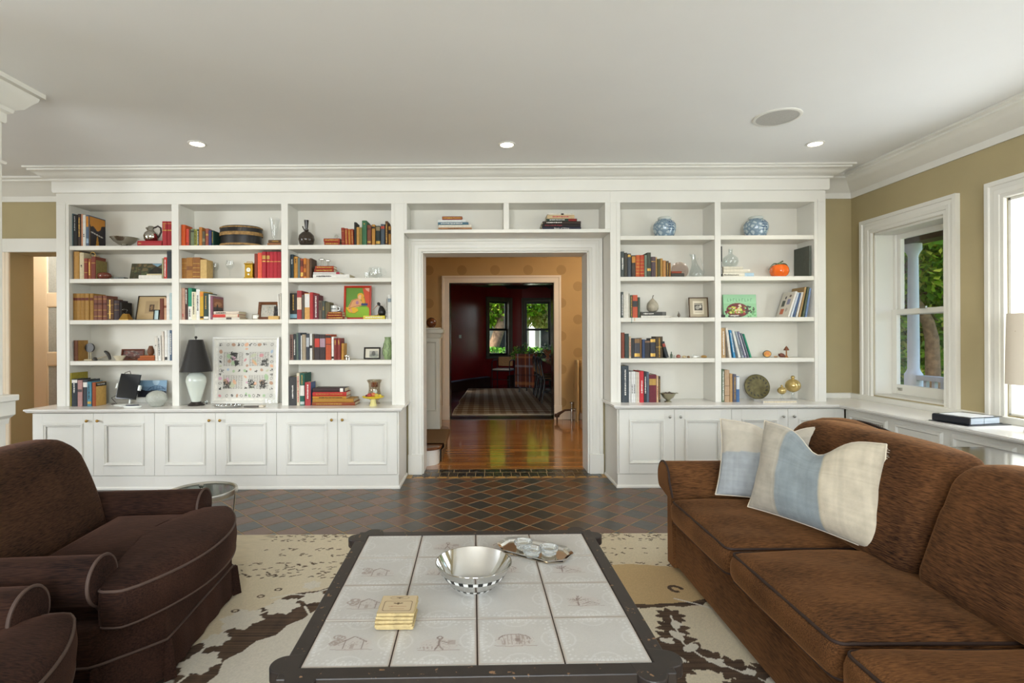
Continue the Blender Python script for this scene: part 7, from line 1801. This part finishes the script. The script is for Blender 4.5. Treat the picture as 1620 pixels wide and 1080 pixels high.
t = thing('agate_slice', 'round yellow agate slice with a dark rim standing on edge', 'ornament', on(1213.5, zz, 4.77)); b = MB(); b.lathe([(0, -.006), (.036, -.006), (.039, 0), (.036, .006), (0, .006)], 26, mapf=lambda x, y, z: (x, z, y*.82+.0325)); b.obj('rim', cm('#5a4a28', .3), t, smooth=50); b = MB(); b.lathe([(0, .0066), (.031, .0066), (.031, .0062), (0, .0062)], 24, mapf=lambda x, y, z: (x, -z, y*.82+.0325)); b.obj('face', mat('yellow_agate', '#d9a01c', .2, col2='#b8641a', vscale=45), t); b = MB(); b.lathe([(0, .0068), (.012, .0068), (.012, .0066), (0, .0066)], 18, mapf=lambda x, y, z: (x+.002, -z-.0003, y*.82+.0325)); b.obj('core', cm('#c8701c', .25), t)
t = thing('wooden_mushroom', 'carved wooden mushroom with a pointed cap', 'figurine', on(1244, zz, 4.77)); b = MB(); b.lathe([(0, 0), (.016, 0), (.012, .008), (.006, .02), (.0055, .065), (0, .065)], 14); b.obj('stem', cm('#a8703c', .45), t, smooth=50); b = MB(); b.lathe([(0, .06), (.023, .064), (.022, .07), (.012, .088), (0, .104)], 18); b.obj('cap', cm('#7a4a30', .45), t, smooth=50)
t = thing('wooden_hedgehog', 'carved brown wooden lump lying beside the wooden mushroom', 'figurine', on(1236.5, zz, 4.775)); b = MB(); b.lathe([(0, 0), (.018, .003), (.026, .016), (.022, .032), (0, .04)], 16, mapf=lambda x, y, z: (x*1.1-.35*(z-.02), y*.8, z)); b.obj('body', cm('#6e3f30', .45), t, smooth=60)
lathed('wooden_acorn', 'small pale wooden acorn lying by the brown wooden lump', 'figurine', on(1227, zz, 4.77), [(0, 0), (.008, .001), (.014, .006), (.009, .013), (0, .015)], cm('#b9926a', .45), 12, sx=1.4)
zz = RC
t = thing('bronze_disc', 'round carved bronze disc leaning against the bay back', 'ornament', on(1199, zz+.004, 4.86), (math.radians(-10), 0, math.radians(-4))); b = MB(); b.lathe([(0, -.008), (.108, -.008), (.113, 0), (.110, .006), (.095, .009), (.06, .006), (0, .007)], 40, mapf=lambda x, y, z: (x, -z, y+.113)); b.obj('disc', BRONZE, t, smooth=40)
b = MB()
for k in range(16):
    a = 2*PI*k/16; r = .082; x, z = r*math.cos(a), .113+r*math.sin(a); b.lathe([(0, .0), (.013, .0), (.013, .0012), (0, .0014)], 10, mapf=lambda p, q, w: (x+(p*math.cos(a+.6)-q*.45*math.sin(a+.6)), -.0086-w, z+(p*math.sin(a+.6)+q*.45*math.cos(a+.6))))
b.obj('cut_leaves', cm('#3a3626', .5), t)
GB = mat('mercury_amber_glass', '#c9b070', .1, .55, spec=.8); CLG = CGLASS
for k, (px, s_, Y, lab) in enumerate(((1254, 1., 4.77, 'larger amber glass ball finial on a clear pedestal'), (1236.5, .56, 4.72, 'smaller amber glass ball finial on a clear pedestal'))):
    t = thing('glass_finial', lab, 'finial', on(px, zz if k == 0 else zz+.0205, Y)); b = MB(); f_ = s_
    b.lathe([(0, .075*f_), (.02*f_, .078*f_)]+[(.064*f_*math.sin(a), .135*f_-.058*f_*math.cos(a)) for a in [PI*q/16 for q in range(3, 16)]]+[(.01*f_, .195*f_), (.018*f_, .205*f_), (.014*f_, .219*f_), (0, .224*f_)], 28); b.obj('ball', GB, t, smooth=60)
    b = MB(); b.lathe([(0, 0), (.034*f_, 0), (.03*f_, .012*f_), (.016*f_, .03*f_), (.014*f_, .055*f_), (.02*f_, .078*f_), (0, .078*f_)], 22); b.obj('pedestal', CLG, t, smooth=60)
t = thing('white_flat_book', 'white picture book lying open-faced under the smaller amber finial', 'book', on(1226, zz, 4.68), (0, 0, math.radians(2))); b = MB(); b.box(-.15, .15, -.075, .075, 0, .003); b.box(-.15, .15, -.075, .075, .017, .0195); b.box(-.15, -.146, -.075, .075, .003, .017); b.obj('cover', cm('#dedcd8', .35), t); b = MB(); b.box(-.145, .145, -.072, .072, .0032, .0168); b.obj('pages', PAGES, t)
# ================================================================== dining room
CANE = mat('cane_weave', '#c4955a', .7, var=.35, vscale=160); EBON = mat('ebonised_bentwood', '#1c1512', .3, coat=.3)
def hoop(w, z0, z1, y, n=16):
    pts = [(-w/2, y, z0)]
    for k in range(n+1):
        a = PI-PI*k/n; pts.append((w/2*math.cos(a), y+.05, z1-w/2*.75+w/2*.75*math.sin(a)))
    return pts+[(w/2, y, z0)]
def bent_chair(label, x, y, rz, group='bentwood dining chairs'):
    t = thing('dining_chair', label, 'chair', (x, y, .0125), (0, 0, rz), group)
    b = MB(); b.lathe([(0, .43), (.19, .43), (.205, .44), (.205, .455), (.19, .462), (0, .462)], 24); b.obj('seat', CANE, t, smooth=40)
    b = MB(); b.tube([(.208*math.cos(a), .208*math.sin(a), .447) for a in [2*PI*k/24 for k in range(24)]], .018, 8, closed=True); b.obj('seat_rim', EBON, t, smooth=60)
    for sx in (-1, 1):
        b = MB(); b.tube([(sx*.15, -.14, .44), (sx*.165, -.165, .2), (sx*.18, -.185, .0)], [.016, .014, .011], 8); b.obj('leg', EBON, t, smooth=60)
        b = MB(); b.tube([(sx*.15, .15, .46), (sx*.165, .18, .2), (sx*.18, .215, .0)], [.016, .014, .011], 8); b.obj('leg', EBON, t, smooth=60)
    b = MB(); b.tube([(.15*math.cos(a), .15*math.sin(a), .20) for a in [2*PI*k/20 for k in range(20)]], .009, 6, closed=True); b.obj('stretcher', EBON, t)
    b = MB(); b.tube(hoop(.38, .45, .86, .17), .015, 8); b.obj('back_hoop', EBON, t, smooth=60)
    b = MB(); pl = hoop(.31, .52, .825, 0); b.prism([(p[0], p[2]) for p in pl], .20, .206, lambda u, v, w: (u, w+.012*(v-.5), v)); b.obj('cane_back', CANE, t)
    return t
bent_chair('black bentwood chair with cane back, first along the dining table from the hall', 1.30, 10.28, math.radians(90))
bent_chair('black bentwood chair with cane back, second along the dining table from the hall', 1.30, 10.86, math.radians(90))
bent_chair('black bentwood chair with cane back, third along the dining table from the hall', 1.29, 11.46, math.radians(90))
dch = bent_chair('black bentwood chair under the plaid throw', 1.06, 12.25, math.radians(150))
# throw over the chair back
def throw():
    nx, ny = 26, 40; c = Canvas(1, 1, nx, ny, '#6a3420'); X, Y = c.X, c.Y
    for k in range(5): c.rect(.05+k*.2, .11+k*.2, 0, 1, ['#b8542c', '#8a8a94', '#c9763c', '#5a2c28', '#9aa0a8'][k], .85)
    for k in range(7): c.rect(0, 1, .04+k*.15, .08+k*.15, ['#c07a44', '#2a1c20', '#a8a4a4'][k % 3], .55)
    vs = []
    for j in range(ny):
        for i in range(nx):
            u = (X[j, i]-.5)*.46; s_ = Y[j, i]*1.25-.72; fold = .022*math.sin(X[j, i]*21)*min(1, abs(s_)*2.2)
            if s_ > 0: vs.append((u*1.05, .17-.03-fold-.05*s_, .885-s_))
            else: vs.append((u*1.05, .25+.015+fold, .885+s_*1.05))
    i = np.arange(nx*ny).reshape(ny, nx); fs = np.stack([i[:-1, :-1], i[:-1, 1:], i[1:, 1:], i[1:, :-1]], -1).reshape(-1, 4).tolist()
    me = bpy.data.meshes.new('plaid_throw'); me.from_pydata(vs, [], fs); at = me.attributes.new('Print', 'FLOAT_COLOR', 'POINT'); at.data.foreach_set('color', np.concatenate([c.C.reshape(-1, 3), np.ones((nx*ny, 1))], 1).ravel().astype(np.float32))
    me.polygons.foreach_set('use_smooth', [True]*len(me.polygons)); me.materials.append(print_mat(.9, 'wool_throw', sheen=.3))
    o = bpy.data.objects.new('plaid_throw', me); COL.objects.link(o); o.location = (1.06, 12.25, .0105); o.rotation_euler = (0, 0, math.radians(150)); m = o.modifiers.new('th', 'SOLIDIFY'); m.thickness = .006
    tag(o, 'orange and dark plaid throw draped over a dining chair', 'throw')
throw()
org = (.50, 13.62, 0)
t = thing('metal_armchair', 'slim black metal armchair with tan back panel under the bow window', 'chair', org, (0, 0, math.radians(-20)))
for sx in (-1, 1):
    b = MB(); b.tube([(sx*.23, .2, 0), (sx*.23, .2, .70)], .011, 8); b.tube([(sx*.23, -.22, 0), (sx*.23, -.22, .60), (sx*.23, -.19, .66), (sx*.23, -.10, .68), (sx*.23, .2, .68)], .011, 8); b.obj('side_frame', IRON, t, smooth=50)
b = MB(); b.rbox(-.22, .22, -.22, .2, .43, .475, .015, 3); b.obj('seat', cm('#d2c8b4', .6), t)
b = MB(); b.rbox(-.19, .19, .17, .2, .52, .76, .012, 3); b.obj('back_panel', cm('#c99a64', .6), t)
b = MB(); b.tube([(-.23, .2, .42), (.23, .2, .42), (.23, -.22, .42), (-.23, -.22, .42)], .01, 6, closed=True); b.tube([(-.23, -.2, .2), (.23, -.2, .2)], .008, 6); b.obj('seat_frame', IRON, t)
# dining table and what stands on it
org = (1.90, 11.6, .0105)
t = thing('dining_table', 'long dining table with pale glossy top and dark pedestals', 'table', org)
b = MB(); b.rbox(-.62, .62, -1.5, 1.35, .715, .745, .012, (6, 10, 2)); b.obj('top', mat('pale_table_top', '#a89c8c', .12, var=.15, vscale=5, coat=.4), t)
b = MB(); b.box(-.48, .48, -1.4, 1.25, .66, .714); b.obj('apron', DARKWOOD, t)
for y in (-.9, .8):
    b = MB(); b.lathe([(0, .02), (.05, .02), (.07, .10), (.05, .2), (.09, .35), (.07, .6), (.1, .66), (0, .66)], 16, (0, y, 0)); b.rbox(-.35, .35, y-.05, y+.05, .0, .07, .03, 4); b.obj('pedestal', DARKWOOD, t, smooth=50)
def leaf_mesh(name, parent, centers, size, cols, seed, material=None, flat=.35, loc=None):
    """many small folded leaves; centers Nx3"""
    R = np.random.RandomState(seed); N = len(centers); C = np.asarray(centers)
    a = R.randn(N, 3); a[:, 2] *= .6; a /= np.linalg.norm(a, axis=1, keepdims=True)
    nr = R.randn(N, 3); nr[:, 2] += 1.0; nr /= np.linalg.norm(nr, axis=1, keepdims=True)
    b_ = np.cross(nr, a); b_ /= np.linalg.norm(b_, axis=1, keepdims=True)+1e-9
    s = size*(.6+.8*R.rand(N, 1))
    v = np.stack([C-a*s*.5, C+b_*s*.32+nr*s*.06, C+a*s*.5, C-b_*s*.32+nr*s*.06], 1).reshape(-1, 3)
    f = np.arange(N*4).reshape(N, 4)
    f = np.concatenate([f[:, [0, 1, 2]], f[:, [0, 2, 3]]])
    me = bpy.data.meshes.new(name); me.from_pydata(v.tolist(), [], f.tolist())
    pal = np.array([lin(q) for q in cols]); k = pal[R.randint(len(cols), size=N)]*(.75+.5*R.rand(N, 1))
    at = me.attributes.new('Print', 'FLOAT_COLOR', 'POINT'); at.data.foreach_set('color', np.concatenate([np.repeat(k, 4, 0), np.ones((N*4, 1))], 1).ravel().astype(np.float32))
    me.materials.append(material or LEAFM)
    o = bpy.data.objects.new(name, me); COL.objects.link(o); o.parent = parent
    return stuff(o)
LEAFM = print_mat(.55, 'leaf_surface'); 
nb = LEAFM.node_tree; pb = nb.nodes['Principled BSDF']; tr = nb.nodes.new('ShaderNodeBsdfTranslucent'); mxs = nb.nodes.new('ShaderNodeMixShader'); mxs.inputs[0].default_value = .4
nb.links.new([n for n in nb.nodes if n.type == 'ATTRIBUTE'][0].outputs['Color'], tr.inputs[0]); nb.links.new(pb.outputs[0], mxs.inputs[1]); nb.links.new(tr.outputs[0], mxs.inputs[2]); nb.links.new(mxs.outputs[0], nb.nodes['Material Output'].inputs[0])
TERRA = mat('terracotta', '#a4623c', .7, var=.15, vscale=12)
def blob(n, c, r, seed, hollow=.0):
    R = np.random.RandomState(seed); d = R.randn(n, 3); d /= np.linalg.norm(d, axis=1, keepdims=True); q = (hollow+(1-hollow)*R.rand(n, 1))**.45
    return np.array(c)+d*q*np.array(r)
t = thing('potted_plant', 'leafy green plant spilling from a dark planter below the bow window', 'plant', (1.07, 13.35, 0))
b = MB(); b.rbox(-.17, .17, -.17, .17, 0, .60, .015, 3); b.obj('planter', mat('dark_planter', '#2a2422', .35), t)
R = np.random.RandomState(3); st = MB(); cs = []
for k in range(34):
    a = R.uniform(0, 2*PI); l = R.uniform(.15, .5); h_ = R.uniform(.1, .45); p = [(.05*math.cos(a), .05*math.sin(a), .58), (.5*l*math.cos(a), .5*l*math.sin(a), .62+h_), (l*math.cos(a), l*math.sin(a), .60+h_*R.uniform(.2, 1.1))]
    st.tube(p, .004, 4)
    for q in range(16): f_ = R.uniform(.3, 1); cs.append([p[1][i]*(1-f_)+p[2][i]*f_+R.randn()*.035 for i in range(3)])
stuff(st.obj('stems', cm('#4a5a2c'), t)); leaf_mesh('foliage', t, cs, .075, ['#5a8a2c', '#7ca03a', '#9ab44a', '#4a7a34', '#b8a860'], 5)
t = thing('terracotta_urn', 'flared terracotta urn on the far end of the dining table', 'urn', (1.52, 12.72, .756))
b = MB(); b.lathe([(0, 0), (.06, 0), (.06, .012), (.03, .03), (.035, .06), (.07, .10), (.11, .16), (.125, .20), (.135, .21), (.125, .215), (.10, .17), (0, .12)], 24); b.obj('pot', TERRA, t, smooth=45)
leaf_mesh('foliage', t, blob(260, (0, 0, .22), (.2, .2, .12), 9), .06, ['#8fae8a', '#6a8a5c', '#a9bfa4', '#c0c8b8'], 6)
# dining rug
def plaid_rug():
    m = mat('striped_dining_rug', '#b39a74', .95, bump=.4, bscale=300); nt = m.node_tree; n = nt.nodes; L = nt.links.new; bs = n['Principled BSDF']
    tc = n.new('ShaderNodeTexCoord'); sp = n.new('ShaderNodeSeparateXYZ'); L(tc.outputs['Object'], sp.inputs[0])
    def saw(s_, k):
        a = n.new('ShaderNodeMath'); a.operation = 'MULTIPLY'; a.inputs[1].default_value = k; L(s_, a.inputs[0]); b2 = n.new('ShaderNodeMath'); b2.operation = 'SINE'; L(a.outputs[0], b2.inputs[0]); c2 = n.new('ShaderNodeMath'); c2.operation = 'GREATER_THAN'; c2.inputs[1].default_value = 0; L(b2.outputs[0], c2.inputs[0]); return c2.outputs[0]
    ad = n.new('ShaderNodeMath'); ad.operation = 'ADD'; L(saw(sp.outputs['X'], 34), ad.inputs[0]); L(saw(sp.outputs['Y'], 22), ad.inputs[1])
    rp = n.new('ShaderNodeValToRGB'); rp.color_ramp.elements[0].color = (*lin('#8a6a48'), 1); rp.color_ramp.elements[1].color = (*lin('#c9b692'), 1); e = rp.color_ramp.elements.new(.5); e.color = (*lin('#a88e68'), 1)
    dv = n.new('ShaderNodeMath'); dv.operation = 'DIVIDE'; dv.inputs[1].default_value = 2; L(ad.outputs[0], dv.inputs[0]); L(dv.outputs[0], rp.inputs[0]); L(rp.outputs[0], bs.inputs['Base Color']); return m
b = MB(); pts = [(-.50, 8.80), (3.1, 8.80), (3.1, 13.1), (-.36, 13.1), (-.40, 12.0), (-.47, 10.6), (-.45, 10.2), (-.50, 9.4)]; b.prism(pts, .0005, .010); o = b.obj('dining_rug', plaid_rug()); tag(o, 'brown and cream checked rug on the dining room floor', 'rug')
b = MB(); b.molding(pts, [(0, .001), (0, .012), (-.02, .012), (-.02, .001)], closed=True); b.obj('rug_border', cm('#d6c8aa', .9), o)
b = MB(); b.rbox(-.055, .055, -.0, .008, -.04, .04, .003, 2); o = b.obj('switch_plate', WHCER, loc=(-.55, 12.70, 1.28), rot=(0, 0, math.radians(62))); tag(o, 'small white switch plate on the red dining wall', 'switch'); b = MB(); b.box(-.03, -.02, -.006, 0, -.012, .012); b.box(.02, .03, -.006, 0, -.012, .012); b.obj('toggle', WHCER, o)

# ================================================================== outdoors
GRASS = mat('lawn', '#4f6a2c', .95, var=.4, vscale=3)
b = MB(); b.box(-30, 45, -25, -.72+0, -.9, -.72); b.v = []; b.f = []; b.mi = []
for x0, x1, y0, y1 in ((-40, 60, 15.4, 70), (4.6, 60, -30, 15.4)): b.box(x0, x1, y0, y1, -.95, -.70)
o = struct(b.obj('floor_garden', GRASS))
def branch_tree(name, label, base, pts, radii, crown, n, leaf, cols, seed, twigs=14, group=None):
    t = thing(name, label, 'tree', base, group=group); B = np.array(base)
    bark = mat('tree_bark', '#7a6248', .9, var=.4, vscale=14, bump=.6, bscale=30)
    b = MB(); b.tube([tuple(np.array(p)-B) for p in pts], radii, 12); b.obj('trunk', bark, t, smooth=60)
    R = np.random.RandomState(seed); s0 = np.array(pts[-2])-B
    for k in range(twigs):
        cc, rr = crown[k % len(crown)]; e = np.array(cc)-B+R.randn(3)*np.array(rr)*.45; st_ = np.array(pts[-1-(k % 2)])-B
        b = MB(); m_ = (st_+e)/2+R.randn(3)*.12; b.tube([tuple(st_), tuple(m_), tuple(e)], [radii[-1]*.7, radii[-1]*.4, .012], 6); b.obj('branch', bark, t, smooth=60)
    allc = np.concatenate([blob(n // len(crown), np.array(cc)-B, rr, seed+k, .25) for k, (cc, rr) in enumerate(crown)])
    leaf_mesh('foliage', t, allc, leaf, cols, seed); return t
MAP = ['#6f9a1c', '#86b024', '#a3c43a', '#55801c', '#c2c452']
branch_tree('maple_tree', 'maple tree with bent tan trunk and bright leaves beyond the porch rail', (7.95, 9.5, -.70),
            [(7.98, 9.5, -.72), (7.95, 9.5, .3), (7.93, 9.5, 1.2), (7.86, 9.5, 1.5), (7.62, 9.5, 1.9), (7.45, 9.5, 2.4)], [.14, .115, .105, .095, .08, .06],
            [((7.9, 9.8, 2.7), (1.7, 1.5, .85)), ((8.5, 10.4, 1.9), (1.3, 1.2, .8)), ((7.2, 9.2, 3.2), (1.4, 1.3, .7)), ((9.0, 10.8, 1.0), (1.2, 1.2, .7))], 20000, .16, MAP, 31)
branch_tree('garden_tree', 'slanting tree trunk with green leaves outside the bow window', (-.05, 20, -.70), [(-.05, 20, -.72), (.25, 20, .6), (.7, 20, 1.8), (1.1, 20.2, 3.0)], [.26, .22, .19, .14],
            [((.2, 20.5, 2.6), (1.6, 1.2, 1.0)), ((1.4, 20.8, 2.9), (1.5, 1.2, .9)), ((-.8, 20.6, 3.2), (1.4, 1.2, 1.0))], 9000, .2, MAP, 41)
branch_tree('yellow_tree', 'pale yellow-green tree with thin branches outside the bow window', (3.0, 22, -.70), [(3.0, 22, -.72), (2.9, 22, .8), (2.7, 22, 2.0), (2.4, 22, 3.0)], [.16, .13, .1, .08],
            [((2.4, 21.8, 2.5), (1.4, 1.1, .9)), ((3.4, 22.2, 2.2), (1.4, 1.1, .9)), ((2.0, 22, 3.4), (1.6, 1.1, .8))], 8000, .17, ['#b8b060', '#c9bd78', '#9aa84a', '#d2c08a', '#7f9a3a'], 51)
def hedge(name, label, c, r, n, leaf, cols, seed):
    t = thing(name, label, 'hedge', (c[0], c[1], -.70)); R = np.random.RandomState(seed)
    q = R.rand(n, 3)*2-1; m_ = np.max(np.abs(q), axis=1, keepdims=True); q = q/m_*(.86+.16*R.rand(n, 1))
    q = q*np.array(r); q[:, 2] += r[2]
    b = MB(); b.rbox(-r[0]*.84, r[0]*.84, -r[1]*.84, r[1]*.84, 0, 2*r[2]*.9, .1, 4); b.obj('core', cm('#26381a', .95), t)
    leaf_mesh('foliage', t, q, leaf, cols, seed)
GRN = ['#4f8a24', '#6aa02c', '#3f7420', '#7fb03a', '#2f5c1c']
hedge('garden_hedge', 'clipped green hedge outside the bow window', (1.2, 17.6), (4.2, .5, .80), 12000, .11, GRN, 61)
hedge('boundary_hedge', 'tall leafy hedge behind the maple tree', (14.2, 15.0), (1.2, 6.0, 2.2), 14000, .22, GRN+['#86a83a'], 62)
hedge('low_shrub', 'low dark green shrub beyond the iron fence', (10.4, 11.6), (1.4, 1.0, .75), 5000, .13, GRN, 63)
# neighbouring house
SID = mat('grey_siding', '#8e8a80', .8, var=.1, vscale=3, stretch=(1, 1, 20))
org = (2.5, 29, -.7)
t = thing('neighbour_house', 'grey neighbouring house with white porch posts beyond the hedge', 'house', org)
b = MB(); b.box(-6, 9, 29, 33, -.7, 4.5); b.obj('wall', SID, t, org=org)
b = MB(); b.prism([(-6.6, 4.3), (9.6, 4.3), (7, 7), (-4, 7)], 28.0, 33.5, lambda u, v, w: (u, w, v)); b.obj('roof', cm('#3f3a38', .8), t, org=org)
for x in (-2.2, .1, 2.5, 4.6, 6.8):
    b = MB(); b.box(x-.14, x+.14, 27.6, 27.9, -.7, 3.0); b.obj('porch_post', TRIM, t, org=org)
b = MB(); b.box(-3, 8, 27.4, 29, 3.0, 3.35); b.obj('porch_beam', cm('#d2cec2', .6), t, org=org)
for x in (-1.2, 1.2, 3.5, 5.6):
    b = MB(); b.box(x-.5, x+.5, 28.93, 29, .5, 2.2); w_ = b.obj('window', cm('#d9d6cc', .5), t, org=org); b = MB(); b.box(x-.42, x+.42, 28.9, 28.93, .58, 2.12); b.obj('pane', mat('dark_pane', '#20262a', .1), w_, org=org)
# porch outside the right-hand window
org = (5.0, 5.0, -.1)
PW = mat('porch_white_paint', '#c9ced0', .5, var=.05)
t = thing('porch', 'covered porch with white column, brown beam and slatted railing', 'porch', org)
b = MB(); b.box(3.70, 5.75, -3.2, 8.2, -.25, -.12); b.obj('deck', cm('#6a6660', .8), t, org=org)
b = MB(); b.box(5.48, 5.72, -3.2, 8.2, 2.46, 2.80); b.obj('beam', mat('brown_beam', '#4a3624', .7, var=.2), t, org=org)
b = MB(); b.box(3.70, 5.9, -3.2, 8.2, 2.82, 2.90); b.obj('porch_ceiling', mat('brown_boards', '#54402c', .75, var=.25, vscale=5, stretch=(1, 12, 1)), t, org=org)
for y in (7.0, 3.4):
    b = MB(); b.lathe([(.0, -.12), (.1, -.12), (.1, .77), (.085, .79), (.075, .81), (.065, .84), (.065, 1.2), (.056, 2.3), (.07, 2.34), (.095, 2.38), (.095, 2.46), (0, 2.46)], 24, (5.6, y, 0)); b.obj('column', PW, t, org=org, smooth=45)
b = MB(); b.box(5.55, 5.65, 3.5, 6.9, .70, .76); b.obj('top_rail', PW, t, org=org)
b = MB(); b.box(5.57, 5.63, 3.5, 6.9, .02, .07); b.obj('bottom_rail', PW, t, org=org)
for k in range(26):
    y = 3.6+k*.127; b = MB(); b.box(5.58, 5.62, y, y+.045, .07, .70); b.obj('baluster', PW, t, org=org)
# iron fence
t = thing('iron_fence', 'black iron picket fence between the porch and the hedge', 'fence', (9.4, 11, -.7))
for k in range(44):
    y = -3.0+k*.16; b = MB(); b.tube([(0, y, 0), (0, y, 1.25)], .012, 5); b.lathe([(.02, 1.24), (.012, 1.27), (0, 1.36)], 6, (0, y, 0)); b.obj('picket', IRON, t)
for z in (.2, 1.1): b = MB(); b.box(-.012, .012, -3.05, 4.0, z, z+.035); b.obj('rail', IRON, t)
